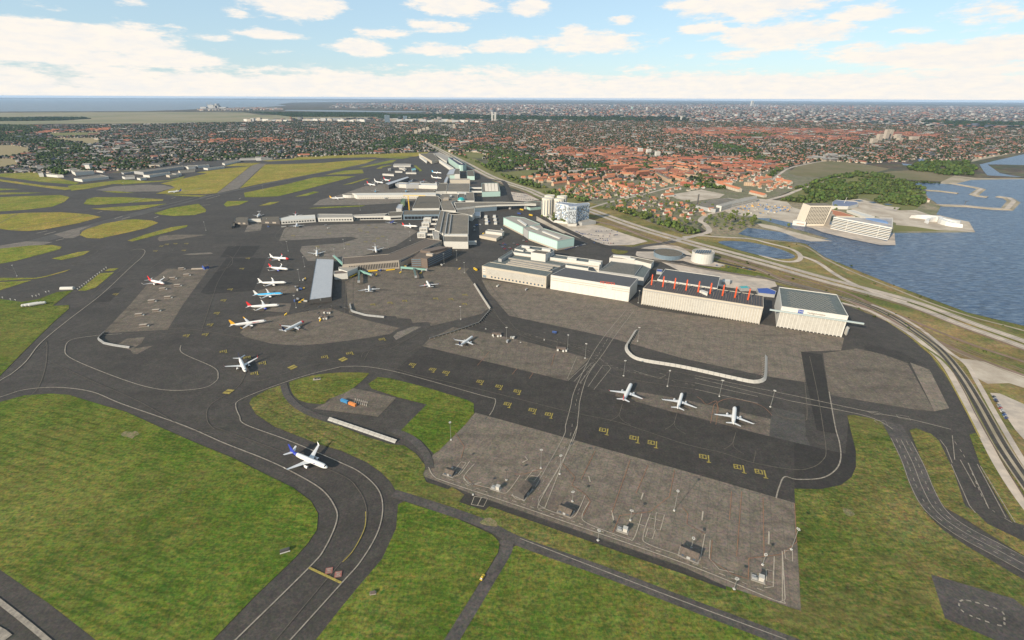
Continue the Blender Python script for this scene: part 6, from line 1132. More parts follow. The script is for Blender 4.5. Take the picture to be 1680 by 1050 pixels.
# yellow barriers under the pier, stair trucks, service units
for (x0, y0, x1, y1, lab) in ((100, 600, 180, 560, 'left, beside the white box buildings'), (310, 530, 415, 522, 'in the middle under the pier windows'), (515, 520, 615, 508, 'right, under the pier windows')):
    A, B_ = G(*Zb(x0, y0)), G(*Zb(x1, y1)); d = B_ - A; m = MB(); m.box(0, d.length, -1, 1, .3, 2.4)
    e = empty('baggage_conveyor', 'long yellow and black baggage conveyor ' + lab, 'conveyor', (A.x, A.y, Z_P), math.atan2(d.y, d.x)); m.build('body', yel_s, e); m = MB(); m.box(0, d.length, -.7, .7, 2.4, 2.6); m.build('belt', black, e)
def vehicle(name, label, cat, px, rz, kind, m_, group=None, z=.2):
    c = G(*px); e = empty(name, label, cat, (c.x, c.y, z), rz, group)
    if kind == 'car': dims = (4.5, 1.8, .35, 1.0, 1.5); 
    elif kind == 'van': dims = (5.8, 2.1, .4, 1.5, 2.5)
    elif kind == 'bus': dims = (12, 2.6, .4, 1.3, 3.1)
    else: dims = (8.5, 2.5, .6, 1.2, 3.4)
    l, w, z0, z1, z2 = dims; m = MB()
    if kind == 'car': m.add([(-l / 2, -w / 2, z0), (l / 2, -w / 2, z0), (l / 2, w / 2, z0), (-l / 2, w / 2, z0), (-l / 2, -w / 2, .95), (l / 2, -w / 2, .8), (l / 2, w / 2, .8), (-l / 2, w / 2, .95)], [(0, 3, 2, 1), (4, 5, 6, 7), (0, 1, 5, 4), (1, 2, 6, 5), (2, 3, 7, 6), (3, 0, 4, 7)]); m.build('body', m_, e); m = MB(); m.add([(-l * .42, -w * .45, .93), (l * .22, -w * .45, .86), (l * .22, w * .45, .86), (-l * .42, w * .45, .93), (-l * .3, -w * .38, z2), (l * .06, -w * .38, z2), (l * .06, w * .38, z2), (-l * .3, w * .38, z2)], [(0, 1, 5, 4), (1, 2, 6, 5), (2, 3, 7, 6), (3, 0, 4, 7)]); m.build('windows', dark, e, fix=False); m = MB(); m.box(-l * .3, l * .06, -w * .38, w * .38, z2 - .02, z2 + .06); m.build('roof', m_, e)
    elif kind in ('bus', 'van'): m.box(-l / 2, l / 2, -w / 2, w / 2, z0, z2); m.build('body', m_, e); m = MB(); m.box(-l / 2 + .3, l / 2 + .04, -w / 2 - .04, w / 2 + .04, z2 * .55, z2 * .8); m.build('window_band', dark, e)
    else: m.box(-l / 2, l * .25, -w / 2, w / 2, .9, z2); m.build('cargo_box', m_, e); m = MB(); m.box(l * .28, l / 2, -w / 2, w / 2, .5, 2.6); m.build('cab', w_white, e); m = MB(); m.box(l / 2 - .02, l / 2 + .05, -w * .42, w * .42, 1.6, 2.4); m.build('windscreen', dark, e)
    for x in (-l * .32, l * .32):
        for s_ in (-1, 1): m = MB(); m.bar((x, s_ * (w / 2 - .1), .38), (x, s_ * (w / 2 + .03), .38), .38, 10); m.build('wheel', black, e)
    return e
vehicle('car', 'yellow car with a black roof strip on the narrow road through the bottom grass', 'car', (791.5, 949), 1.1, 'car', pm('car_yellow', (.62, .42, .04), .4), z=.5); o = G(791.5, 949)
vehicle('bus', 'yellow bus driving past the corner of the beige hangar', 'bus', (780, 443), 2.1, 'bus', yel_s)
vehicle('bus', 'yellow and black bus on the airport road left of the white hotel towers', 'bus', (856, 345), -.7, 'bus', yel_s, z=.6); vehicle('bus', 'yellow bus further down the airport road, below the white hotel towers', 'bus', (871, 354), -.7, 'bus', yel_s, z=.6); vehicle('bus', 'blue bus between the forecourt and the airport road', 'bus', (852, 351.5), -.7, 'bus', blue_p, z=.6)
vehicle('truck', 'blue truck standing beside the forecourt shelters', 'truck', (802, 364.8), 1.5, 'truck', blue_p)
def service_unit(label, px, s=1.0):
    c = G(*px); e = empty('service_unit', label, 'service unit', (c.x, c.y, Z_P), -.2); m = MB(); m.box(-6 * s, 6 * s, -2 * s, 2 * s, 0, 2.4 * s); m.build('body', w_brown, e)
    for x, y in ((-4, -5), (3, -6), (6.5, -4.5)): m = MB(); m.box(x * s - 1.1, x * s + 1.1, y * s - 1, y * s + 1, 0, 2); m.build('generator', w_white, e)
    m = MB(); m.bar((-6.5 * s, 0, 0), (-6.5 * s, 0, 5.5), .3, 6); m.build('post', w_dark, e)
service_unit('left brown service unit with small white generators behind the lone jet apron', (815, 549)); service_unit('right brown service unit with small white generators behind the lone jet apron', (921, 573))
for k, (x, y, lab) in enumerate(((500, 503, 'left of the group'), (505, 515, 'second from the left of the group'), (526, 509, 'upper one of the group'), (524, 519, 'centre of the group'), (531, 524, 'lower right of the group'), (545, 508, 'upper right of the group'), (567, 511, 'rightmost, beside the bent fence'))):
    c = G(x, y); e = empty('stand_gantry', 'dark T shaped stand gantry below the boarding hall, ' + lab, 'gantry', (c.x, c.y, Z_P), .2 + .4 * k); m = MB(); m.bar((0, 0, 0), (0, 0, 6), .35, 6); m.build('post', w_dark, e); m = MB(); m.box(-4, 2.5, -.7, .7, 5.6, 6.5); m.build('arm', w_dark, e)
service_unit('cluttered brown service unit among the dark gantries', (532, 521)); service_unit('second cluttered service unit above the gantries', (538, 512.5), .8)
for (x, y, rz, lab) in ((469, 517, 1.0, 'near the yellow tailed aircraft'), (525.5, 526.5, 1.5, 'among the dark gantries'), (492, 496.5, .3, 'beside the nose of the red tailed aircraft'), (498, 474, .2, 'by the nose of the light blue aircraft'), (497, 493, .2, 'left of the metal roofed hall'), (617, 452, .9, 'by the dark jet bridge'), (754, 442, .8, 'near the striped road corner'), (657, 448, .9, 'under the brown pier on the right'), (690, 449, .1, 'between the green jet bridges'), (500, 458, .2, 'by the third parked aircraft')):
    c = G(x, y); e = empty('stair_truck', 'yellow boarding stair vehicle ' + lab, 'stair truck', (c.x, c.y, Z_P), rz, 'yellow boarding stairs'); m = MB(); e.scale = (.62, .62, .62); m.box(-3.5, 3.5, -1.1, 1.1, .5, 1.3); m.build('chassis', yel_s, e); m = MB(); m.add([(-3, -1, 1.2), (3.4, -1, 4), (3.4, 1, 4), (-3, 1, 1.2), (-3, -1, 1.7), (3.4, -1, 4.6), (3.4, 1, 4.6), (-3, 1, 1.7)], [(0, 3, 2, 1), (4, 5, 6, 7), (0, 1, 5, 4), (1, 2, 6, 5), (2, 3, 7, 6), (3, 0, 4, 7)]); m.build('stairs', yel_s, e)
    m = MB()
    for sx_ in (-2.4, 2.4):
        for s_ in (-1, 1): m.bar((sx_, s_ * .95, .42), (sx_, s_ * 1.15, .42), .42, 8)
    m.build('wheels', black, e)
vm = [w_white, pm('van_blue', (.05, .10, .28), .4), pm('van_silver', (.28, .28, .28), .4), yel_s]; vp = {}
rv = random.Random(9)
for (cx, cy, sx_, sy_, n_, wh) in ((600, 446, 45, 6, 7, 'on the apron below the brown roofed pier'), (700, 440, 40, 7, 7, 'in front of the dark office annex'), (480, 372, 60, 3, 6, 'under the middle pier'), (495, 480, 12, 25, 7, 'between the jet noses and the metal roofed hall'), (800, 380, 25, 12, 8, 'on the forecourt by the shelters'), (880, 470, 70, 8, 3, 'before the beige hangar'), (870, 556, 45, 10, 4, 'along the service road above the lone jet'), (640, 325, 50, 5, 5, 'around the long straight pier'), (700, 310, 20, 8, 5, 'on the northern apron')):
    for _ in range(n_):
        k = rv.choices(range(4), (6, 2, 3, 2))[0]; px_ = (cx + rv.uniform(-sx_, sx_), cy + rv.uniform(-sy_, sy_)); lab = ('white', 'blue', 'silver', 'yellow')[k] + ' service van ' + wh
        if k not in vp: vp[k] = vehicle('service_van', lab, 'van', px_, rv.uniform(0, 6), 'van', vm[k]); o = vp[k]
        else: o = copy_tree(vp[k]); c = G(*px_); o.location = (c.x, c.y, .2); o.rotation_euler = (0, 0, rv.uniform(0, 6))
        o['label'] = lab; o['group'] = lab.replace('van', 'vans', 1)
# tower crane and site cabins
c = G(671.5, 345); e = empty('tower_crane', 'orange lattice tower crane between the two middle piers', 'crane', (c.x, c.y, 0)); m = MB()
H_ = 40
for sx_ in (-1, 1):
    for sy_ in (-1, 1): m.bar((sx_, sy_, 0), (sx_, sy_, H_), .3, 4)
for k in range(10):
    z_ = k * H_ / 10
    for s_ in (-1, 1): m.bar((-1, s_, z_), (1, s_, z_ + 4), .22, 4); m.bar((s_, -1, z_), (s_, 1, z_ + 4), .22, 4)
m.build('mast', yel_s, e); m = MB()
for y_ in (-.9, .9): m.bar((-14, y_, H_), (48, y_, H_), .3, 4)
m.bar((-14, 0, H_ + 2.2), (48, 0, H_ + 1.6), .3, 4)
for k in range(15): x = -12 + k * 4; m.bar((x, -.9, H_), (x + 2, 0, H_ + 2), .2, 4); m.bar((x + 2, 0, H_ + 2), (x + 4, .9, H_), .2, 4)
m.build('jib', yel_s, e); m = MB(); m.box(-14, -9, -1.2, 1.2, H_ - 2.5, H_); m.build('counterweight', w_grey, e); m = MB(); m.box(-1.2, 1.5, 1, 3, H_ - 2.6, H_ - .2); m.build('cab', w_white, e)
building('site_building', 'green tarped site building left of the orange crane', 'building', 12, "820,640 835,600 880,605 865,650", 540, 240, 7, pm('green_tarp', (.08, .12, .07), .8), pm('green_tarp_top', (.10, .15, .09), .8)); building('site_building', 'grey site block below the green tarped building', 'building', 10, "768,712 795,665 848,668 830,722", 540, 240, 7, w_grey, r_metal)
# far apron clutter north
for t, h_, lab in (("735,212 745,202 880,202 940,205 935,222 740,224", 6, 'long pale shed on the northern cargo island'), ("800,232 860,232 870,250 805,250", 6, 'small white shed below the long pale shed'), ("945,258 990,250 995,270 950,280", 8, 'teal topped building at the right end of the cargo island'), ("675,255 705,250 710,265 680,268", 6, 'small round topped store left of the cargo island'), ("612,312 740,320 742,328 612,320", 5, 'white low strip building on a patch of grass'), ("755,283 840,285 840,292 755,290", 4, 'row of pale containers beside the cargo island'), ("880,298 1000,300 1000,308 880,306", 4, 'row of brown containers near the northern taxiway'), ("838,235 890,262 870,275 820,250", 4, 'jumble of pale cargo shelters')):
    building('cargo_shed', lab, 'shed', h_, t, 540, 240, 7, w_white, teal if 'teal' in lab else r_light)
sheet('grass_field', q("970,220 1000,222 1070,280 1040,290", 540, 240, 7), grass_b, Z_G); sheet('grass_field', q("540,258 600,228 730,215 700,225 620,240 600,258", 540, 240, 7), grass_b, Z_G); sheet('grass_field', q("615,328 742,334 740,340 640,336", 540, 240, 7), grass_b, Z_G)
# left side old airport buildings
OL = [("432,362 478,362 492,378 440,380", 14, 'white slab gable at the left of the old terminal group'), ("495,388 655,402 725,400 570,382", 9, 'long low white building beside the white slab gable'), ("733,335 780,328 930,322 935,335 805,342", 9, 'white ended block behind the planted courtyard'), ("815,348 1060,348 1075,355 860,372", 12, 'banded office block with a slanting white end'), ("848,438 1150,398 1245,418 940,452", 9, 'long grey roofed hangar with a rounded white end'), ("1070,345 1090,342 1200,358 1180,362", 5, 'low white strip right of the control tower'), ("135,335 390,322 395,345 140,352", 7, 'wide flat grey depot at the far left'), ("420,292 575,286 580,305 425,312", 10, 'beige block above the flat depot'), ("1393,370 1500,358 1530,362 1420,378", 6, 'first small grey shed left of the long hangar'), ("1400,415 1440,408 1540,408 1545,418 1430,425", 8, 'white ended shed below the first small shed'), ("1570,432 1640,425 1680,430 1610,440", 7, 'grey shed with a pale front in the shed row')]
for t, h_, lab in OL: e, Q = building('airport_building', lab, 'building', h_, t, 0, 230, 7, w_white if 'white' in lab or 'pale' in lab else w_grey, r_grey)
OL2 = [("135,355 690,290 710,302 245,368", 11, 'very long grey roofed hangar in the old airport'), ("240,398 540,362 552,368 315,405", 8, 'long low hall with a white end before the very long hangar'), ("505,398 600,382 650,384 645,395 545,405", 8, 'cream sided hall beside the grass'), ("645,350 830,335 838,345 665,358", 7, 'dark low hall right of the cream one'), ("705,298 745,292 850,290 840,302 760,308", 10, 'white ended hangar in the middle of the old airport'), ("850,288 985,276 1000,285 870,296", 10, 'white ended hangar right of the middle one'), ("935,318 1165,296 1175,302 985,325", 7, 'long thin white roofed hall by the cross runway'), ("285,285 430,285 540,255 400,262", 9, 'dark roofed warehouse with a yellowish front'), ("575,385 640,372 680,376 620,388", 9, 'small white block behind the cream sided hall'), ("1150,262 1200,240 1350,222 1360,232 1180,272", 7, 'row of white cabins beyond the cross runway'), ("1350,205 1530,200 1680,198 1680,204 1350,212", 9, 'long dark roofed row building at the airfield edge'), ("1532,192 1592,190 1597,200 1537,202", 14, 'white block rising from the long dark row building')]
for t, h_, lab in OL2: e, Q = building('airport_building', lab, 'building', h_, t, 200, 230, 7, w_white if 'white' in lab else (w_cream if 'cream' in lab or 'yellow' in lab else w_grey), r_dark if 'dark' in lab else r_grey)
building('airport_building', 'green topped hall at the end of the long dark row building', 'building', 10, "0,205 130,203 0,210", 428, 230, 7, w_grey, r_green)
c = G(148, 279.5); e = empty('control_tower', 'old control tower with a wider top behind the banded office block', 'tower', (c.x, c.y, 0)); m = MB(); m.add([(-9, -8, 0), (9, -8, 0), (9, 8, 0), (-9, 8, 0), (-11, -8, 24), (9, -8, 24), (9, 8, 24), (-11, 8, 24)], [(0, 1, 5, 4), (1, 2, 6, 5), (2, 3, 7, 6), (3, 0, 4, 7)]); m.build('shaft', w_white, e); m = MB(); m.box(-15, 13, -9, 9, 24, 27); m.build('cabin', w_blueg, e); m = MB(); m.box(-16, 14, -10, 10, 27, 28.2); m.build('roof', r_light, e)
e, Q = building('airport_building', 'stepped dark lounge tip building left end of the middle pier', 'building', 5, "0,262 35,240 35,285 0,292", 380, 330, 7, w_dark, r_dark)
# ILS style frangible lights on the left asphalt edge
lf = None
for k, (x, y) in enumerate([(128 + i * 3.6, 476 - i * 2.72) for i in range(14)] + [(5, 490), (18, 493), (26, 494), (54, 488), (60, 487), (65, 485), (76, 481), (81, 480)]):
    c = G(x, y)
    if lf is None: m = MB(); m.bar((0, 0, 0), (0, 0, 2.2), .25, 5); m.box(-.9, .9, -.3, .3, 2.2, 2.7); lf = m.build('approach_light', w_white, None); o = lf
    else: o = lf.copy(); COL.objects.link(o)
    o.location = (c.x, c.y, Z_G); tag(o, 'small white approach light on the edge of the left asphalt field', 'light', 'approach lights along the left asphalt')
# parked cars
cars_m = [pm('car_white', (.55, .54, .52), .35), pm('car_black', (.03, .03, .035), .3), pm('car_silver', (.30, .31, .32), .3), pm('car_navy', (.03, .05, .16), .3), pm('car_red', (.35, .03, .03), .35), pm('car_blue', (.05, .12, .35), .35)]
proto = []
for m_ in cars_m:
    e = vehicle('parked_car', '', 'car', (1000, 385), 0, 'car', m_); proto.append(e)
cn_ = ['white', 'black', 'silver', 'navy', 'red', 'blue']; used = [False] * 6; cr2 = random.Random(5)
def park_car(px, rz, where, z=.6, k=None):
    k = cr2.choices(range(6), (3, 4, 4, 4, 1, 3))[0] if k is None else k
    if used[k]: o = copy_tree(proto[k])
    else: o = proto[k]; used[k] = True
    c = G(*px); o.location = (c.x, c.y, z); o.rotation_euler = (0, 0, rz); o['label'] = '%s car parked %s' % (cn_[k], where); o['group'] = '%s cars parked %s' % (cn_[k], where)
for k in range(6): park_car((955 + k * 11.5, 388 - (k % 3) * 3.5), 1.2, 'in the pale lot by the hotels', k=k)
for a, b, n in (((955, 384), (985, 388), 10), ((965, 392), (1000, 396), 11), ((975, 399), (1010, 400), 9), ((978, 380), (1012, 379), 8), ((1000, 388), (1015, 385), 6), ((945, 380), (958, 386), 5), ((985, 392), (1008, 394), 6)):
    for k in range(n):
        if cr2.random() < .85: park_car((a[0] + (b[0] - a[0]) * k / n, a[1] + (b[1] - a[1]) * k / n), 1.2, 'in the pale lot by the hotels')
for a, b, n in (((842, 318), (868, 322), 10), ((841, 322), (872, 326), 11), ((848, 327), (878, 328), 8)):
    for k in range(n):
        if cr2.random() < .9: park_car((a[0] + (b[0] - a[0]) * k / n, a[1] + (b[1] - a[1]) * k / n), 1.0, 'in the lot left of the hotel towers')
for a, b, n in (((820, 402), (832, 412), 8), ((826, 400), (840, 410), 7), ((925, 411), (965, 400), 14), ((1630, 652), (1652, 690), 14)):
    for k in range(n):
        if cr2.random() < .9: park_car((a[0] + (b[0] - a[0]) * k / n, a[1] + (b[1] - a[1]) * k / n), .4, 'behind the mint offices' if a[1] < 500 else 'in the lot at the right edge')
for x, y, k in ((864, 397, 4), (849, 402, 4), (859, 395, 0), (843, 400, 2), (1176, 436, 5), (1195, 439, 3), (1210, 441, 1), (1220, 440, 0), (1185, 437, 2), (1230, 443, 5)): park_car((x, y), .3, 'singly behind the hangars', k=k)
# tents and pool roof behind the mast hangar
for t, lab, m_ in (("1485,695 1580,690 1610,720 1510,725", 'turquoise covered yard roof behind the red masts', teal), ("1300,615 1390,620 1385,650 1290,645", 'pale store building at the corner behind the black roofed hall', w_white), ("545,500 610,505 600,535 540,528", 'small blue roofed store left of the black roofed hall', blue_p)):
    building('yard_store', lab, 'store', 5, t, 1000, 370, 7, w_grey, m_)
building('yard_store', 'dark blue roofed depot left of the tall white hangar', 'store', 5, "430,930 560,925 655,965 640,1005 450,985", 1180, 340, 7, w_grey, blue_p)
# long dark fence behind the hangars
def low_fence(label, px, h=2.2, m_=None):
    P = wp(px); e = empty('perimeter_fence', label, 'fence', (P[0][0], P[0][1], .3)); mb = MB(); Q = [(p[0] - P[0][0], p[1] - P[0][1]) for p in P]
    for a, b in zip(Q, Q[1:]):
        d = Vector((b[0] - a[0], b[1] - a[1])).normalized() * .12; mb.add([(a[0] - d.y, a[1] + d.x, 0), (b[0] - d.y, b[1] + d.x, 0), (b[0] + d.y, b[1] - d.x, 0), (a[0] + d.y, a[1] - d.x, 0), (a[0] - d.y, a[1] + d.x, h), (b[0] - d.y, b[1] + d.x, h), (b[0] + d.y, b[1] - d.x, h), (a[0] + d.y, a[1] - d.x, h)], [(0, 3, 2, 1), (4, 5, 6, 7), (0, 1, 5, 4), (1, 2, 6, 5), (2, 3, 7, 6), (3, 0, 4, 7)])
    mb.build('screen', m_ or w_dark, e)
low_fence('long dark screen fence curving behind the hangars beside the tracks', q("1073,428 1120,436 1180,447 1240,456 1290,465 1340,477 1380,490"), 3.0); low_fence('dark screen fence between road and rails at the right of the airfield', q("1557,600 1580,640 1600,680 1625,725 1660,785 1700,850"), 1.1, w_brown)
# breakwaters
def breakwater(label, t, w=11, ox=1440, oy=240, s=7):
    P = wp(q(t, ox, oy, s), False); e = empty('breakwater', label, 'breakwater', (P[0][0], P[0][1], .4)); mb = MB(); n = len(P); Q = [Vector((p[0] - P[0][0], p[1] - P[0][1])) for p in P]
    vs = []
    for i in range(n):
        d1 = (Q[i] - Q[i - 1]).normalized() if i else None; d2 = (Q[i + 1] - Q[i]).normalized() if i < n - 1 else None; d = ((d1 or d2) + (d2 or d1)).normalized(); nn_ = Vector((-d.y, d.x))
        for o, z_ in ((-w, 0), (-w * .55, 2.4), (w * .55, 2.4), (w, 0)): p = Q[i] + nn_ * o; vs.append((p.x, p.y, z_))
    mb.add(vs, [(4 * i + j, 4 * i + j + 1, 4 * i + 5 + j, 4 * i + 4 + j) for i in range(n - 1) for j in range(3)] + [(0, 1, 2, 3), (4 * n - 4, 4 * n - 3, 4 * n - 2, 4 * n - 1)])
    mb.build('rock_bank', sand, e); mb = MB(); ribbon_mb(mb, [(q_.x, q_.y) for q_ in Q], w * .7, 2.5); mb.build('track', conc_l, e, fix=False)
breakwater('upper breakwater bending towards the camera at its outer end', "850,430 1130,480 1190,495 1100,560 1150,575 1260,588", 13); breakwater('middle breakwater closing the inner basin', "550,510 700,518 920,545", 10); breakwater('lower breakwater with a wide hooked end', "700,680 1000,690 1300,720 1480,728 1560,640 1500,600 1380,582", 16)
building('harbour_house', 'white and yellow harbour house at the root of the lower breakwater', 'building', 7, "490,595 560,590 608,605 600,620 500,612", 1440, 240, 7, w_cream, r_orange)

# plant on the large roofs
rp = random.Random(77); um = None
um_ = MB(); um_.box(-.5, .5, -.5, .5, 0, 1); ume = mesh('roof_unit', um_.v, um_.f); umats = [w_grey, r_light, w_white, w_dark]; umes = []
for m_ in umats: k = ume.copy(); k.materials.clear(); k.materials.append(m_); umes.append(k)
for e in list(bpy.data.objects):
    if e.parent is None and e.get('category') in ('terminal', 'hangar', 'pier', 'office', 'workshop', 'factory', 'building', 'hall', 'annex') and e.name.split('.')[0] not in ('white_box', 'airport_building', 'satellite_pier', 'leaning_office', 'swirl_aquarium', 'boarding_hall', 'crane_beam_hangar', 'mast_hangar', 'lattice_roof_hall', 'waterfront_offices', 'sports_centre', 'maintenance_hangar'):
        rf = next((c for c in e.children if c.name.startswith('roof') and not c.name.startswith('roof_')), None)
        if rf is None or rf.type != 'MESH': continue
        V = [v.co for v in rf.data.vertices]; z_ = max(v.z for v in V); top = [(v.x, v.y) for v in V if v.z > z_ - .05]
        x0, x1, y0, y1 = min(p[0] for p in top), max(p[0] for p in top), min(p[1] for p in top), max(p[1] for p in top)
        n_ = int(min(14, (x1 - x0) * (y1 - y0) / 260)); tr = 0
        while n_ > 0 and tr < 200:
            tr += 1; x, y = rp.uniform(x0 + 3, x1 - 3) if x1 - x0 > 8 else (x0 + x1) / 2, rp.uniform(y0 + 3, y1 - 3) if y1 - y0 > 8 else (y0 + y1) / 2
            c_ = False; j = len(top) - 1
            for i in range(len(top)):
                if (top[i][1] > y) != (top[j][1] > y) and x < (top[j][0] - top[i][0]) * (y - top[i][1]) / (top[j][1] - top[i][1]) + top[i][0]: c_ = not c_
                j = i
            if not c_: continue
            o = link('roof_unit', rp.choice(umes), None, e, (x, y, z_ - .05), rp.choice([DIR_A, DIR_A + 1.57])); o.scale = (rp.uniform(1.5, 6), rp.uniform(1.5, 4), rp.uniform(1, 2.4)); n_ -= 1

c = G(468, 905); e = empty('marker_box', 'small dark equipment box on the grass inside the curved taxiway', 'box', (c.x, c.y, Z_G + .05), .4); m = MB(); m.box(-3, 3, -1, 1, .3, 2); m.build('body', w_dark, e); m = MB(); m.box(-3.3, 3.3, -1.4, -1, 0, .5); m.build('step', w_white, e)
for px_, lab in (((343, 758), 'left'), ((1010, 0), 'x')):
    if px_[1] < 100: continue
c = G(1009, 0) if 0 else G(612, 974); e = empty('marker_box', 'tiny brown equipment box on the grass right of the curved taxiway', 'box', (c.x, c.y, Z_G + .05), .2); m = MB(); m.box(-1.6, 1.6, -.8, .8, .2, 1.4); m.build('body', w_brown, e); m = MB(); m.box(-2, 2, -1.1, 1.1, 0, .2); m.build('plinth', w_stone, e)
c = G(520, 622.5); e = empty('equipment_pad', 'small pale pad with two dark boxes on the grass above the containers', 'equipment', (c.x, c.y, Z_G + .05), .2); m = MB(); m.box(-4, 4, -2, 2, 0, .3); m.build('pad', w_stone, e)
for x in (-1.6, 1.8): m = MB(); m.box(x - .8, x + .8, -.7, .7, .3, 2.2); m.build('cabinet', w_dark, e)
# ------------------------------------------------------------------ town and trees
def rotv(x, y, a): return x * math.cos(a) - y * math.sin(a), x * math.sin(a) + y * math.cos(a)
def inpoly(x, y, P):
    c = False; j = len(P) - 1
    for i in range(len(P)):
        if (P[i][1] > y) != (P[j][1] > y) and x < (P[j][0] - P[i][0]) * (y - P[i][1]) / (P[j][1] - P[i][1]) + P[i][0]: c = not c
        j = i
    return c
def inmask(px, py, P):
    c = np.zeros(px.shape, bool); j = len(P) - 1
    for i in range(len(P)):
        a = (P[i][1] > py) != (P[j][1] > py)
        with np.errstate(divide='ignore', invalid='ignore'): xx = (P[j][0] - P[i][0]) * (py - P[i][1]) / ((P[j][1] - P[i][1]) or 1e-9) + P[i][0]
        c ^= a & (px < xx); j = i
    return c
def Wp(t, ox=0, oy=0, s=1.): return [tuple(G(x, y)[:2]) for x, y in q(t, ox, oy, s)]
rng = np.random.default_rng(42)
def scatter(P, step, jit=.45, ang=0.0, keep=1.0):
    P = np.array(P); lo, hi_ = P.min(0), P.max(0); c = (lo + hi_) / 2; R = np.hypot(*(hi_ - lo)) / 2 + step
    g = np.arange(-R, R, step); X, Y = np.meshgrid(g, g); X = X.ravel() + rng.uniform(-jit, jit, X.size) * step; Y = Y.ravel() + rng.uniform(-jit, jit, Y.size) * step
    x = X * math.cos(ang) - Y * math.sin(ang) + c[0]; y = X * math.sin(ang) + Y * math.cos(ang) + c[1]
    k = inmask(x, y, P) & (rng.random(x.size) < keep); return x[k], y[k]
def merged(name, tv, tf, tm, x, y, z, sx, sy, sz, rz, mats, tone=None):
    """many copies of one small template in a single mesh (only for what is too far and too many to tell apart)"""
    tv = np.array(tv, float); n = len(x); V = len(tv)
    c, s_ = np.cos(rz), np.sin(rz); vx = tv[None, :, 0] * np.asarray(sx)[:, None]; vy = tv[None, :, 1] * np.asarray(sy)[:, None]
    co = np.empty((n, V, 3)); co[:, :, 0] = vx * c[:, None] - vy * s_[:, None] + x[:, None]; co[:, :, 1] = vx * s_[:, None] + vy * c[:, None] + y[:, None]; co[:, :, 2] = tv[None, :, 2] * np.asarray(sz)[:, None] + np.asarray(z)
    lens = np.array([len(f) for f in tf]); flat = np.concatenate([np.array(f) for f in tf]); loops = (flat[None, :] + (np.arange(n) * V)[:, None]).ravel(); ls = np.tile(lens, n)
    me = bpy.data.meshes.new(name); me.vertices.add(n * V); me.vertices.foreach_set('co', co.ravel()); me.loops.add(len(loops)); me.loops.foreach_set('vertex_index', loops.astype(np.int32)); me.polygons.add(len(ls))
    me.polygons.foreach_set('loop_start', np.concatenate([[0], np.cumsum(ls)[:-1]]).astype(np.int32)); me.polygons.foreach_set('loop_total', ls.astype(np.int32)); me.polygons.foreach_set('material_index', np.tile(np.array(tm), n).astype(np.int32))
    for m_ in mats: me.materials.append(m_)
    if tone is not None:
        at = me.color_attributes.new('tone', 'FLOAT_COLOR', 'POINT'); t4 = np.ones((n, V, 4)); t4[:, :, :3] = tone[:, None, :]; at.data.foreach_set('color', t4.ravel())
    me.update(); me.validate(); return link(name, me)
HV = [(-.5, -.5, 0), (.5, -.5, 0), (.5, .5, 0), (-.5, .5, 0), (-.5, -.5, .6), (.5, -.5, .6), (.5, .5, .6), (-.5, .5, .6), (-.5, 0, 1), (.5, 0, 1), (-.55, -.56, .58), (.55, -.56, .58), (.55, .56, .58), (-.55, .56, .58), (-.55, 0, 1.03), (.55, 0, 1.03)]
HF = [(0, 1, 5, 4), (1, 2, 6, 9, 5), (2, 3, 7, 6), (3, 0, 4, 8, 7), (10, 11, 15, 14), (15, 12, 13, 14)]; HM = [0, 0, 0, 0, 1, 1]
BV = [(-.5, -.5, 0), (.5, -.5, 0), (.5, .5, 0), (-.5, .5, 0), (-.5, -.5, 1), (.5, -.5, 1), (.5, .5, 1), (-.5, .5, 1)]; BF = [(0, 1, 5, 4), (1, 2, 6, 5), (2, 3, 7, 6), (3, 0, 4, 7), (4, 5, 6, 7)]; BM_ = [0, 0, 0, 0, 1]
def blob(seed, sub=1, squash=.85, rough=.28):
    bm = bmesh.new(); bmesh.ops.create_icosphere(bm, subdivisions=sub, radius=.5); r_ = random.Random(seed)
    for v in bm.verts: v.co *= 1 + r_.uniform(-rough, rough); v.co.z = v.co.z * squash + .5
    V = [tuple(v.co) for v in bm.verts]; F = [tuple(v.index for v in f.verts) for f in bm.faces]; bm.free(); return V, F
TV, TF = blob(3, 1); TV2, TF2 = blob(9, 1, .9, .32)
leaf_m = mat('tree_foliage', (.050, .064, .022), (.020, .030, .012), scale=.35, detail=4, rough=1, spec=.1, vcol=True, contrast=1.4)
hw_m = mat('house_walls', (.36, .31, .24), (.26, .22, .17), scale=.05, vcol=True); hr_m = mat('house_roofs', (1, 1, 1), (.8, .8, .8), scale=.08, vcol=True)
ROOFS = np.array([(.34, .135, .075), (.26, .10, .06), (.17, .08, .06), (.11, .09, .08), (.07, .07, .075), (.27, .25, .22)])
def houses(name, x, y, ang, mix, size=(11, 8, 7), var=.3, label=None, walls=1.0):
    n = len(x); col = ROOFS[rng.choice(6, n, p=np.array(mix) / sum(mix))] * rng.uniform(.75, 1.25, (n, 1)); rz = ang + rng.choice([0, math.pi / 2], n) + rng.uniform(-.15, .15, n)
    # walls and roofs share one tone attribute: the wall material is neutral, roofs take the tone
    o = merged(name, HV, HF, HM, x, y, 0, rng.uniform(1 - var, 1 + var, n) * size[0], rng.uniform(1 - var, 1 + var, n) * size[1], rng.uniform(1 - var, 1 + var, n) * size[2], rz, [hwn_m, hr_m], col); return tag(o, kind='stuff')
hwn_m = mat('house_walls_plain', (.46, .40, .32), (.18, .15, .115), scale=.02, detail=3, contrast=2)
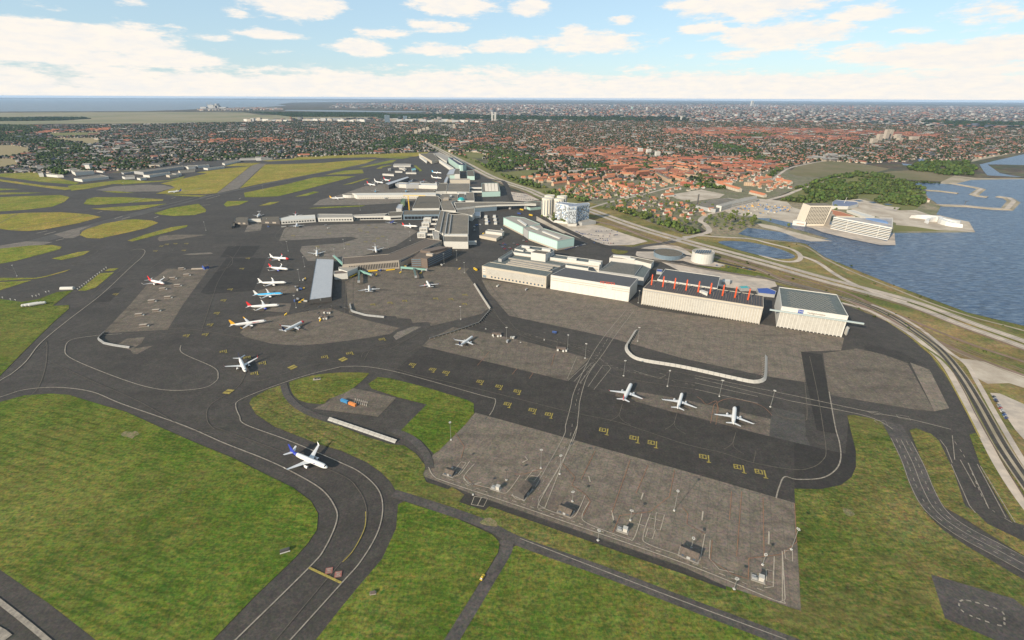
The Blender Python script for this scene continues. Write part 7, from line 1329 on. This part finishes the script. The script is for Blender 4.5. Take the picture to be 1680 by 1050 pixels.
def trees(name, x, y, size=10, var=.4, tone=(1, 1, 1), flat=1.0, alt=False):
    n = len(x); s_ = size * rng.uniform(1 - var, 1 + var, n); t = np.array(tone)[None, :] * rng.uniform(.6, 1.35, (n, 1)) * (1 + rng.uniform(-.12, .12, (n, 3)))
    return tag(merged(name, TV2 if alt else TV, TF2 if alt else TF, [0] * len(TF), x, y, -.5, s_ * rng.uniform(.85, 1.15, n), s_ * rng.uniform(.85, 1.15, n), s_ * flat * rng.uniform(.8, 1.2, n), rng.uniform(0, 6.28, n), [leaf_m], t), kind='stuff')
# masks of open land in photograph coordinates
OPEN = [Wp(t) for t in ("-60,283.5 0,284 130,284 250,276 330,264 400,261 482,259 560,255 640,252 705,249 722,249 745,262 775,279 805,295 850,320 880,336 900,352 925,372 960,392 1063,412 1400,520 1700,900 -500,900 -500,290",
    "80,227 160,226 165,231 150,239 135,234 100,231", "-160,240 20,238 48,243 48,251 20,257 -160,258", "75,218 160,217 165,222 90,224", "-160,262 20,260 35,270 0,277 -160,278", "756,249 780,249 803,256 800,259 783,260 765,256", "823,283 863,279 906,279 884,284 860,290 841,292",
    "1293,284 1307,273 1330,267 1353,264 1390,266 1420,270 1460,277 1437,283 1400,288 1353,291 1310,289", "1430,285 1463,281 1497,279 1530,283 1566,289 1550,298 1510,296 1469,294", "1097,320 1151,311 1189,319 1180,325 1131,331 1110,326", "1479,268 1508,259.5 1524,264 1504,268 1482,271",
    "1180,342 1240,326 1300,332 1400,310 1560,352 1600,365 1600,381 1467,403 1330,397 1240,357", "1478,303 1487,299 1566,288 1593,266 1620,260 1660,252 1720,246 1900,240 1900,600 1680,535 1587,513 1453,463 1353,422 1320,399 1467,402 1600,381 1590,364 1543,340 1523,325 1518,312", "-700,206 0,205 100,203 250,203 400,201 470,196 600,194 700,193 700,183 400,184.5 0,183 -700,182", "430,179 470,172 560,166 0,160 -700,156 -700,184 0,184 320,180",
    "1000,395 1085,393 1180,385 1230,372 1240,392 1320,398 1453,462 1680,534 1900,600 1900,700 1557,620 1393,500 1100,425")]
MWW = wp(q(MW)); MWA = np.array(MWW)
RDS = [np.array(wp(q(t))) for t in ("1040,408 1110,394 1163,380 1149,362 1190,345 1260,328 1310,312 1376,291", "1265,297 1295,276 1350,265 1400,263", "960,344 1060,318 1145,301")]
def near(x, y, A, d):
    k = np.zeros(x.shape, bool)
    for a, b in zip(A, A[1:]):
        ab = b - a; L2 = (ab ** 2).sum() + 1e-9; t = np.clip(((x - a[0]) * ab[0] + (y - a[1]) * ab[1]) / L2, 0, 1); k |= (np.hypot(x - a[0] - ab[0] * t, y - a[1] - ab[1] * t) < d)
    return k
def clear(x, y, dmw=28):
    k = ~near(x, y, MWA, dmw)
    for r_ in RDS: k &= ~near(x, y, r_, 13)
    for P in OPEN: k &= ~inmask(x, y, P)
    return k
# ---- individual houses and blocks nearest the camera
ap_h = random.Random(21)
Z5 = lambda x, y: (820 + x / 7, 250 + y / 7)
HOUSES = [(268, 298), (352, 292), (440, 278), (525, 270), (470, 340), (565, 328), (655, 318), (738, 312), (655, 250), (738, 242), (818, 230), (902, 222), (868, 295), (955, 285), (1040, 278), (1118, 265), (655, 275)]
PX = []
e0 = None
for k, (x, y) in enumerate(HOUSES):
    c = G(*Z5(x, y + 12)); PX.append((c.x, c.y))
    if e0 is None: e0 = gable_house('villa', '', 'house', tuple(c), .25, 16, 12, 8, 13, pm('villa_wall', (.46, .37, .26), .9), r_orange, win=4); o = e0
    else: o = copy_tree(e0); o.location = c
    o.rotation_euler = (0, 0, .12 if k % 2 else .2); tag(o, 'square cream villa block with an orange hipped roof in the rows beyond the motorway', 'house', 'cream villa blocks with orange roofs')
TER = [((395, 318), (530, 300)), ((560, 300), (705, 282)), ((605, 372), (757, 350)), ((785, 355), (935, 330)), ((840, 318), (935, 312)), ((1000, 335), (1140, 305)), ((1175, 305), (1310, 285)), ((785, 270), (905, 262)), ((945, 262), (1070, 240)), ((1095, 235), (1225, 205)), ((985, 235), (1075, 225)), ((1215, 270), (1315, 262)), ((1270, 335), (1390, 318)), ((1125, 195), (1220, 190)), ((530, 25), (610, 12)), ((675, 25), (860, 12)), ((880, 25), (1075, 15)), ((1120, 10), (1215, 45)), ((1090, 105), (1230, 85)), ((1280, 60), (1420, 50)), ((1425, 55), (1600, 55)), ((1240, 115), (1360, 130)), ((1350, 110), (1470, 100)), ((1480, 100), (1580, 95)), ((1380, 250), (1540, 255)), ((1480, 135), (1600, 120)), ((1610, 120), (1680, 110)), ((1350, 365), (1440, 355)), ((1370, 395), (1440, 388)), ((1450, 385), (1530, 375)), ((1450, 415), (1530, 405)), ((1560, 440), (1640, 425))]
wt = pm('terrace_wall', (.40, .29, .19), .9); bw = pm('brick_wall', (.24, .10, .06), .9)
TERL = ('lowest', 'low', 'middle', 'upper')
for k, (a, b) in enumerate(TER):
    A, B_ = G(*Z5(a[0], a[1] + 14)), G(*Z5(b[0], b[1] + 14)); c = (A + B_) / 2; L_ = (B_ - A).length; red = k % 5 == 3 or k in (9, 30, 31, 28)
    gable_house('terrace_block', ('red' if red else 'orange') + ' roofed terrace block among the cream villas beyond the motorway', 'apartment block', tuple(c), math.atan2(B_.y - A.y, B_.x - A.x), L_, 13, 8, 13, wt, r_red if red else r_orange, group=('red' if red else 'orange') + ' roofed terrace blocks', win=max(4, int(L_ / 5)))
for (x0, y0, x1, y1, h_, lab) in ((1262, 175, 1470, 215, 22, 'left'), (1420, 195, 1575, 245, 22, 'middle'), (1575, 225, 1700, 290, 22, 'right')):
    A, B_ = G(*Z5(x0, y1)), G(*Z5(x1, y1 - 12)); c = (A + B_) / 2; gable_house('brick_block', 'tall red brick apartment block with an orange roof, %s one of three' % lab, 'apartment block', tuple(c), math.atan2(B_.y - A.y, B_.x - A.x), (B_ - A).length, 15, h_, h_ + 5, bw, r_orange, win=14)
Z6 = lambda x, y: (1060 + x / 7, 250 + y / 7)
T2 = [((0, 205), (145, 225), 1), ((20, 165), (120, 160), 1), ((150, 175), (300, 165), 1), ((190, 130), (320, 135), 1), ((320, 165), (480, 190), 1), ((360, 135), (460, 150), 1), ((480, 165), (615, 175), 1), ((155, 250), (265, 245), 1), ((280, 280), (450, 325), 1), ((390, 365), (530, 375), 2), ((750, 130), (880, 140), 1), ((905, 120), (1080, 130), 2), ((870, 155), (1030, 160), 2), ((1060, 165), (1180, 155), 2), ((1190, 150), (1380, 185), 2), ((1080, 110), (1260, 120), 2), ((1230, 115), (1400, 130), 2), ((1400, 120), (1520, 105), 2), ((960, 230), (1110, 225), 1), ((1150, 215), (1230, 230), 1), ((1280, 370), (1440, 350), 1), ((80, 75), (180, 70), 2), ((200, 70), (280, 75), 2), ((300, 50), (390, 50), 1), ((410, 80), (560, 85), 2), ((560, 60), (640, 70), 2), ((690, 190), (600, 205), 1), ((400, 230), (590, 255), 3), ((405, 262), (600, 290), 3), ((1120, 365), (1220, 370), 3), ((870, 255), (1040, 250), 3), ((1050, 265), (1190, 240), 3), ((650, 265), (780, 262), 3), ((120, 255), (270, 335), 3), ((330, 190), (500, 215), 3), ((0, 20), (70, 10), 3), ((880, 55), (990, 50), 3), ((800, 285), (865, 280), 3)]
for k, (a, b, t_) in enumerate(T2):
    A, B_ = G(*Z6(a[0], a[1] + 14)), G(*Z6(b[0], b[1] + 14)); c = (A + B_) / 2; w = ('', 'orange', 'reddish', 'grey')[t_]
    gable_house('apartment_row', w + ' roofed apartment row in the district beyond the beige dirt lot', 'apartment block', tuple(c), math.atan2(B_.y - A.y, B_.x - A.x), (B_ - A).length, 13, 9 if t_ < 3 else 13, 14, wt if t_ != 2 else bw, (r_orange, r_orange, r_red, r_grey)[t_], group=w + ' roofed apartment rows beyond the dirt lot', win=max(4, int((B_ - A).length / 6)))
hv = {}
def small_house(c, rz, t_, grp):
    if t_ not in hv: hv[t_] = gable_house('house', '', 'house', (c[0], c[1], 0), rz, 12, 8.5, 4.2, 7.8, (w_cream, wt, w_white, w_cream)[t_], (r_orange, r_orange, r_red, r_dark)[t_], chim=True); o = hv[t_]
    else: o = copy_tree(hv[t_]); o.location = (c[0], c[1], 0)
    o.rotation_euler = (0, 0, rz); w = ('orange', 'orange', 'dark red', 'dark')[t_]; tag(o, 'small house with a pitched %s roof %s' % (w, grp), 'house', 'small %s roofed houses %s' % (w, grp)); return o
nh = 0; hpos = []
for P, step, grp in ((Wp("910,318 930,305 980,303 1060,300 1062,322 1030,326 985,328 950,330 925,326"), 27, 'in the garden suburb before the motorway'), (Wp("975,338 1000,334 1060,324 1060,355 1030,350 990,344"), 30, 'on the strip along the motorway trees'), (Wp("1060,325 1090,324 1130,333 1180,340 1200,346 1150,362 1140,372 1100,366 1062,356"), 34, 'around the grey factory'), (Wp("1060,298 1110,300 1160,300 1160,310 1110,316 1062,318"), 30, 'above the pale dirt lot'), (Wp("1170,290 1230,285 1290,292 1300,310 1260,315 1220,300 1170,300"), 32, 'near the heath road')):
    x, y = scatter(P, step, .3, .3, .9)
    for a, b in zip(x, y):
        if any(math.hypot(a - p[0], b - p[1]) < 17 for p in PX): continue
        if nh >= 290 or bool(near(np.array([a]), np.array([b]), MWA, 30)[0]) or any(bool(near(np.array([a]), np.array([b]), r_, 12)[0]) for r_ in RDS): continue
        small_house((a, b), .2 + (math.pi / 2 if ap_h.random() < .4 else 0) + ap_h.uniform(-.15, .15), ap_h.choices((0, 1, 2, 3), (4, 3, 2, 2))[0], grp); hpos.append((a, b)); nh += 1
# ---- houses far off, a mass
U = [(Wp("-560,300 -300,260 0,218 0,207 250,204 470,198 700,196 840,198 840,250 735,252 705,249 640,252 560,255 482,259 400,261 330,264 250,276 130,284 0,284 -60,284"), 26, .5, (.6, .9, 1.6, 4, 4, 4), .35, 'suburb_houses'), (Wp("735,252 840,198 1300,200 1680,212 1900,215 1900,240 1660,252 1590,262 1300,272 1180,300 1060,296 905,300 800,262"), 24, .25, (2.6, 3.2, 4, 3, 2, 2.4), .12, 'suburb_houses')]
for P, step, kp, mix, an, nm in U:
    x, y = scatter(P, step * .92, .28, an, .85); k = clear(x, y); x, y = x[k], y[k]; d = np.hypot(x, y)
    if len(hpos): pass
    houses(nm, x, y, an, mix, (13, 9, 7.5))
    x, y = scatter(P, step * 4.5, .4, an + .1, .55); k = clear(x, y, 40); x, y = x[k], y[k]; houses('suburb_blocks', x, y, an, (1, 1.5, 2, 2, 2, 5), (48, 13, 12), .4)
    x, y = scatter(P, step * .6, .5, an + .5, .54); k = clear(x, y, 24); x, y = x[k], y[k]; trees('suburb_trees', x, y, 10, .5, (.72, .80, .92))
# long red and orange rows in the middle distance
def rows(t, step, nm, col, size=(70, 14, 13), an=.12, keep=.8):
    P = Wp(t); x, y = scatter(P, step, .35, an, keep); k = clear(x, y); x, y = x[k], y[k]; houses(nm, x, y, an, col, size, .35)
rows("1090,212 1250,210 1400,215 1560,222 1500,226 1330,220 1200,222 1090,220", 52, 'red_roof_rows', (5, 5, 3, 0, 0, 1)); rows("1150,224 1300,222 1420,226 1400,232 1200,230", 60, 'red_roof_rows', (3, 5, 5, 0, 0, 1)); rows("890,245 1010,240 1060,248 1060,262 960,262 900,256", 46, 'orange_roof_rows', (7, 4, 1, 0, 0, 0), (50, 13, 12)); rows("990,256 1060,262 1160,258 1260,262 1290,276 1180,296 1060,296 1000,280", 44, 'orange_roof_rows', (6, 5, 2, 1, 0, 1), (46, 13, 12)); rows("68,217 180,211.5 180,214 120,217 60,220", 40, 'orange_roof_rows', (8, 2, 0, 0, 0, 0), (60, 16, 12)); rows("320,232 360,229 500,228 500,232 400,236 330,236", 45, 'orange_roof_rows', (7, 3, 1, 0, 0, 0), (50, 14, 10), keep=.6); rows("660,232 760,226 840,225 840,232 760,238 690,240", 60, 'orange_roof_rows', (7, 3, 1, 0, 0, 2), (50, 14, 12), keep=.55)
rows("130,238 250,228 330,232 300,240 250,248 160,252 110,250", 60, 'industrial_halls', (0, 0, 0, 1, 1, 6), (60, 34, 9), .45, .6); rows("560,252 620,246 700,243 705,248 640,251", 40, 'industrial_halls', (1, 0, 0, 1, 1, 6), (40, 22, 8), .2, .7); rows("1310,262 1370,255 1400,262 1380,265", 60, 'industrial_halls', (0, 0, 0, 0, 0, 6), (60, 30, 12), .2, .8)
# the city in the far distance
FAR = Wp("430,199 840,199 1300,201 1680,210 1900,214 1900,178 1680,176 1200,172 840,171 560,169.5 540,176 700,181 710,186 470,186"); 
x, y = scatter(FAR, 85, .45, .1, .8)
k = np.ones(x.shape, bool)
for P in OPEN[11:15]: k &= ~inmask(x, y, P)
GREENB = [Wp(t) for t in ("620,188 760,187 800,190 980,192 1080,195 1000,199 800,197 620,196", "1500,198 1680,201 1680,207 1560,206", "980,190 1130,193 1130,200 980,200")]
for P in GREENB: k &= ~(inmask(x, y, P) & (rng.random(x.size) < .93))
x, y = x[k], y[k]; n = len(x); bc = np.array([(.26, .24, .22), (.14, .14, .14), (.34, .33, .31), (.24, .12, .085), (.06, .07, .09)])[rng.choice(5, n, p=(.24, .2, .13, .23, .2))] * rng.uniform(.7, 1.2, (n, 1))
city_m = mat('city_blocks', (1, 1, 1), (.75, .75, .75), scale=.01, vcol=True)
hgt = rng.uniform(7, 20, n) * np.where(rng.random(n) < .03, 2.4, 1)
tag(merged('city_buildings', BV, BF, BM_, x, y, 0, rng.uniform(18, 80, n), rng.uniform(14, 40, n), hgt, .1 + rng.uniform(-.3, .3, n), [city_m, city_m], bc), kind='stuff')
x, y = scatter(FAR, 62, .5, .7, .8)
k = np.ones(x.shape, bool)
for P in OPEN[13:15]: k &= ~inmask(x, y, P)
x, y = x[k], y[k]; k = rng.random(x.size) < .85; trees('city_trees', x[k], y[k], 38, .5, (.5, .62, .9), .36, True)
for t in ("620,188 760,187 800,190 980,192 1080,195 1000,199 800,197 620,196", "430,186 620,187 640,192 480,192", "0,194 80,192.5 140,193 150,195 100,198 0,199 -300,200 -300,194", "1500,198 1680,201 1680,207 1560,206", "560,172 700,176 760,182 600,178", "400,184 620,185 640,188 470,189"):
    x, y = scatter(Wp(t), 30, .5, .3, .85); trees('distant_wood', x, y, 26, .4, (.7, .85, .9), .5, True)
# ---- woods and tree belts
WOODS = [("712,239 723,240 760,256 800,278 840,297 880,314 900,318 930,328 965,333 968,328 930,318 900,310 870,296 845,292 820,286 800,272 775,263 752,256 735,245", 9, 9, (1.3, 1.35, 1.0)), ("745,240 800,240 850,250 870,258 905,275 880,279 850,278 815,282 800,275 803,257 780,248 756,248", 10, 11, (1, 1.1, .9)), ("969,335 1000,343 1060,363 1100,376 1124,385 1150,384 1140,376 1100,364 1060,352 1020,345 1000,338", 9, 10, (1.35, 1.35, 1)),
 ("1353,293 1413,283 1440,286 1460,290 1517,310 1520,330 1500,345 1470,345 1420,325 1333,335 1280,330 1300,312 1320,305", 9, 11, (1.15, 1.2, .9)), ("1487,273 1523,266 1560,266 1587,267 1610,283 1600,288 1553,288 1493,280", 10, 12, (1, 1.1, .75)), ("1450,298 1500,299 1545,300 1545,302 1480,301", 9, 8, (1, 1, .8)), ("1440,286 1470,297 1450,300 1440,296", 9, 9, (1, 1.1, .8)), ("-60,205 0,205 60,207 68,214 40,224 70,228 110,232 150,240 145,250 110,256 60,262 55,250 75,245 50,236 0,232 -60,232", 13, 12, (.8, .85, .8)), ("60,262 100,255 150,258 240,265 250,275 130,283 80,282", 11, 10, (.85, .95, .85)), ("1130,293 1160,288 1175,298 1150,301", 9, 10, (1.1, 1.15, .8)), ("1265,297 1275,285 1300,272 1296,268 1275,275 1255,292", 9, 10, (1, 1.1, .8)),
 ("1100,307 1150,301 1190,306 1190,312 1150,308", 9, 9, (1.1, 1.2, .8)), ("600,243 640,226 680,222 740,224 735,238 690,238 640,245", 13, 13, (.75, .85, .85)), ("300,262 330,262 480,256 640,250 640,248 480,253 330,258", 12, 10, (.9, 1, .85)), ("1040,272 1060,262 1080,268 1072,278 1050,282", 10, 11, (1, 1.1, .8)), ("1180,222 1260,218 1280,222 1240,228", 13, 13, (.8, .9, .8)), ("955,270 985,268 1010,278 980,284 960,278", 10, 11, (1, 1.1, .8)), ("1170,235 1260,250 1210,252 1170,246", 12, 13, (.8, .95, .8)), ("80,277 112,275 112,287 85,289", 9, 10, (1.1, 1.2, .9)), ("330,262 420,256 430,258 340,265", 9, 9, (.8, .9, .8)), ("1180,262 1270,256 1290,262 1200,268", 12, 12, (.9, 1, .8)), ("820,262 850,262 870,270 850,274 825,268", 9, 11, (1, 1.1, .85))]
for t, st, sz, tn in WOODS:
    x, y = scatter(Wp(t), st, .5, .4, .66); k = ~near(x, y, MWA, 27)
    for r_ in RDS: k &= ~near(x, y, r_, 10)
    if True: k &= np.array([noise.noise(Vector((a * .011, b * .011, st))) + .35 * noise.noise(Vector((a * .04, b * .04, 3))) > -.16 for a, b in zip(x, y)], bool)
    x, y = x[k], y[k]; trees('woodland_trees', x, y, sz, .5, tuple(v * 1.35 for v in tn))
# individual trees: tapered trunk, limbs and a crown of leaf clumps
def make_tree(seed, h=12):
    r_ = random.Random(seed); e = empty('broadleaf_tree', '', 'tree'); m = MB(); m.bar((0, 0, 0), (.2, 0, h * .45), .38, 7, .22)
    tk = m.build('trunk', pm('bark', (.09, .07, .05), .9), e)
    for k in range(3): a = k * 2.1 + r_.random(); m = MB(); m.bar((.15, 0, h * .36), (math.cos(a) * h * .2, math.sin(a) * h * .2, h * .62), .18, 5, .08); m.build('limb', MATS['bark'], tk)
    V, F = [], []
    for k in range(9):
        a = r_.uniform(0, 6.28); R = r_.uniform(0, h * .22); z = r_.uniform(.42, .86) * h; s_ = h * r_.uniform(.24, .40); bv, bf = blob(seed * 31 + k, 2, .85, .30); n0 = len(V)
        V += [(v[0] * s_ + R * math.cos(a), v[1] * s_ + R * math.sin(a), (v[2] - .5) * s_ + z) for v in bv]; F += [tuple(i + n0 for i in f) for f in bf if r_.random() < .93]
    me = mesh('crown', V, F); me.materials.append(crown_m); link('crown', me, None, e); return e
crown_m = mat('crown_leaves', (.12, .14, .04), (.05, .07, .022), scale=.8, detail=4, rough=1, spec=.1, contrast=1.3)
protos = [make_tree(k + 1, 11 + k) for k in range(4)]; first = [True] * 4; nt_ = 0
for P, step, kp, grp in ((Wp("905,316 960,300 1062,300 1062,325 985,330 925,328"), 24, .8, 'among the garden suburb houses'), (Wp("971,338 1060,324 1060,362 1020,350 990,343"), 22, .8, 'in the belt beside the motorway'), (Wp("1062,325 1180,340 1200,346 1150,362 1142,376 1100,374 1062,362"), 27, .8, 'around the grey factory'), (Wp("1150,365 1175,352 1205,350 1235,362 1240,370 1225,374 1180,386 1165,372"), 20, .8, 'in the park beside the small inlet'), (Wp("1240,358 1290,370 1330,378 1320,384 1270,376"), 22, .35, 'along the quay of the small inlet'), (Wp("1330,338 1400,345 1380,352 1340,345"), 25, .5, 'between the waterfront offices and the wood'), (Wp("880,356 905,352 940,370 920,374"), 16, .5, 'in the hotel forecourt')):
    x, y = scatter(P, step, .45, .2, kp); k = ~near(x, y, MWA, 30)
    for r_ in RDS: k &= ~near(x, y, r_, 11)
    for a, b in zip(x[k], y[k]):
        if nt_ >= 298 or any(math.hypot(a - p[0], b - p[1]) < 8 for p in hpos): continue
        j = rnd.randrange(4)
        if first[j]: o = protos[j]; first[j] = False
        else: o = copy_tree(protos[j])
        o.location = (a, b, 0); o.rotation_euler = (0, 0, rnd.uniform(0, 6)); s_ = rnd.uniform(.7, 1.25); o.scale = (s_, s_, s_ * rnd.uniform(.9, 1.15)); tag(o, 'green broadleaf tree ' + grp, 'tree', 'broadleaf trees ' + grp); nt_ += 1
for t, lab in (((1195.5, 368), 'tall full crowned tree nearest the factory in the inlet park'), ((1234, 371), 'large rounded tree at the upper corner of the small inlet')):
    o = copy_tree(protos[3]); o.location = G(*t); o.scale = (1.9, 1.9, 2.1); tag(o, lab, 'tree'); del o['group']
# bushes on the verges
for t, st, kp in (("1240,395 1320,399 1453,463 1587,513 1680,535 1680,550 1487,500 1353,440 1260,405", 15, .12), ("1120,392 1253,438 1353,466 1487,503 1587,540 1680,575 1680,610 1500,545 1300,472 1120,410", 12, .14)):
    x, y = scatter(Wp(t), st, .5, .3, kp); k = ~near(x, y, MWA, 22); trees('verge_bushes', x[k], y[k], 3.2, .5, (1.2, 1.15, 1), .7)
# ---- landmarks in the distance
def tower(label, px, w, d, h, wm=None, rz=.1, cat='tower', nm='high_rise', rows_=8):
    c = G(*px); P = [rotv(sx_ * w / 2, sy_ * d / 2, rz) for sx_, sy_ in ((-1, -1), (1, -1), (1, 1), (-1, 1))]
    e, Q = building(nm, label, cat, h, '', world=[(c.x + p[0], c.y + p[1]) for p in P], wall=wm or w_white, roof=r_light, par=1); facade(e, Q, edge_facing(Q, FR), .08, .92, max(3, int(w / 6)), 3, h - 2, dark, 'windows', .5, .3, rows_, .45, single=False)
for x, lab in ((807.5, 'left'), (812.5, 'right')): tower('slim pale tower, %s one of the twin towers on the plain' % lab, (x, 199), 22, 22, 112, w_white)
for k, (x, y) in enumerate(((682.5, 220.5), (689, 218), (695.5, 216), (701.5, 214.5))): tower('cream residential tower, %s from the left in a row of four' % ('first', 'second', 'third', 'fourth')[k], (x, y), 26, 16, 32, w_cream)
for k, (x, y) in enumerate(((1050, 251), (1063.5, 253), (1078, 257))): tower('white cube residential block, %s of three behind the orange rows' % ('left', 'middle', 'right')[k], (x, y), 24, 20, 26, w_white)
for k, (x, y, w, h_) in enumerate(((1441, 232, 34, 52), (1452, 229, 30, 74), (1458, 228, 26, 70), (1471, 229, 40, 40), (1475, 232, 34, 26), (1498, 231, 60, 30), (1432, 236, 40, 36))): tower('pale stepped tower block in the seaside cluster at the right, %s' % ('first from the left', 'tallest', 'right of the tallest', 'broad one', 'low one in front', 'rightmost wide one', 'lower left one')[k], (x, y), w, 26, h_, w_stone)
tower('very tall white skyscraper alone on the horizon', (1233, 174.2), 90, 70, 215, w_white, rows_=1); tower('pale chimney like church tower in the city right of the wood', (1117, 198), 18, 18, 60, w_white)
for k, (x, y, w, h_, m_) in enumerate(((636, 202, 60, 90, w_blueg), (665, 198, 50, 60, w_blueg), (606, 201.5, 80, 34, w_dark), (1004, 178, 60, 110, w_blueg), (1012.5, 180, 40, 90, w_brown), (1036.5, 180, 40, 80, w_mint), (1061, 181, 34, 80, w_white), (1322, 190, 50, 70, w_dark), (1240, 192, 60, 60, w_grey), (1218, 189, 90, 60, w_dark), (745, 212, 22, 46, w_cream))):
    tower('%s high block standing out in the distant town on the %s' % (('dark blue', 'glassy', 'low dark', 'glassy tall', 'brown', 'mint', 'white slim', 'dark slab', 'grey broad', 'dark broad', 'cream slim')[k], 'left' if x < 800 else 'right'), (x, y), w, 30, h_, m_)
r2_ = random.Random(8); rowt = []
for x0, x1, y0, n in ((405, 480, 199.5, 14), (500, 556, 199.5, 9), (560, 600, 200.5, 7), (640, 700, 200, 12), (705, 800, 201, 11)):
    for k in range(n):
        x = x0 + (x1 - x0) * k / n + r2_.uniform(-1, 1); c = G(x, y0 + r2_.uniform(-.8, .8)); w = r2_.uniform(40, 90); h_ = r2_.uniform(18, 42)
        m = MB(); m.box(-w / 2, w / 2, -15, 15, 0, h_); wl = m.build('wall', (w_white, w_stone, w_grey)[k % 3], None, (c.x, c.y, 0), r2_.uniform(-.3, .3)); wl.name = 'apartment_slab'; tag(wl, 'pale apartment slab in the far row at the edge of the marsh plain', 'apartment block', 'far apartment slabs by the plain')
# power station on the coast
c = G(352, 178.4); e = empty('power_station', 'grey power station with tall chimneys on the far spit', 'power station', tuple(c))
for x, h_, r_ in ((-160, 150, 7), (-60, 150, 7), (150, 118, 6)): m = MB(); m.bar((x, 0, 0), (x, 0, h_), r_, 8, r_ * .7); m.build('chimney', w_grey, e)
for x0, x1, h_ in ((-330, -180, 45), (-120, 20, 95), (30, 140, 75), (160, 330, 42), (60, 110, 120)): m = MB(); m.box(x0, x1, -60, 60, 0, h_); m.build('boiler_house', w_grey, e)
x, y = scatter(Wp("325,180 420,177 460,178 465,180 400,181 330,181.5"), 70, .4, 0, .8); houses('port_buildings', x, y, 0, (1, 0, 0, 1, 1, 4), (60, 30, 22))
# people carrier, boats are not told apart; the harbour crane
c = G(1582, 337); e = empty('harbour_crane', 'small dark harbour crane on the lower breakwater', 'crane', (c.x, c.y, 2.8)); m = MB(); m.bar((0, 0, 0), (1, 0, 9), .8, 5); m.build('mast', w_dark, e); m = MB(); m.bar((-2, 0, 9), (9, 0, 11), .7, 5); m.build('boom', w_dark, e)
# cars and clutter on the construction site by the harbour
x, y = scatter(Wp("1195,345 1240,332 1300,340 1296,352 1240,352"), 13, .45, .3, .5); n = len(x)
tag(merged('site_clutter', BV, BF, BM_, x, y, .3, rng.uniform(2, 9, n), rng.uniform(2, 3, n), rng.uniform(1, 3, n), rng.uniform(0, 3, n), [city_m, city_m], np.array([(.4, .38, .34), (.1, .18, .35), (.5, .3, .1), (.12, .12, .12)])[rng.integers(0, 4, n)]), kind='stuff')

# ---- last resort labels: place in the photograph for look-alikes that are few
def ordinal(k): return '%d%s' % (k, 'th' if 10 <= k % 100 <= 20 else {1: 'st', 2: 'nd', 3: 'rd'}.get(k % 10, 'th'))
bylab = {}
for o in bpy.data.objects:
    if o.parent is None and o.get('label') and o.get('group'): bylab.setdefault((o['group'], o['label']), []).append(o)
for (g_, l_), os_ in bylab.items():
    if 2 <= len(os_) <= 34 and len(l_.split()) <= 12:
        os_.sort(key=lambda o: o.location.x / max(1, o.location.y))
        for k, o in enumerate(os_): o['label'] = '%s, %s from the left' % (l_, ordinal(k + 1))
# ------------------------------------------------------------------ air
mb = MB(); HZ = 98000
hb_ = MB(); hb_.box(-HZ, HZ, -900, HZ, -1.0, CAM_H + 4.0)
hz = hb_.build('haze', None); tag(hz, kind='stuff')
hm = bpy.data.materials.new('haze_air'); hm.use_nodes = True; t = hm.node_tree
for n in list(t.nodes): t.nodes.remove(n)
o = node(t, 'ShaderNodeOutputMaterial'); v = node(t, 'ShaderNodeVolumePrincipled')
v.inputs['Color'].default_value = (.52, .73, 1.0, 1); v.inputs['Density'].default_value = 0.5 / 35000; v.inputs['Anisotropy'].default_value = 0.0
t.links.new(v.outputs[0], o.inputs['Volume']); hz.data.materials.append(hm)
hz.display_type = 'WIRE'
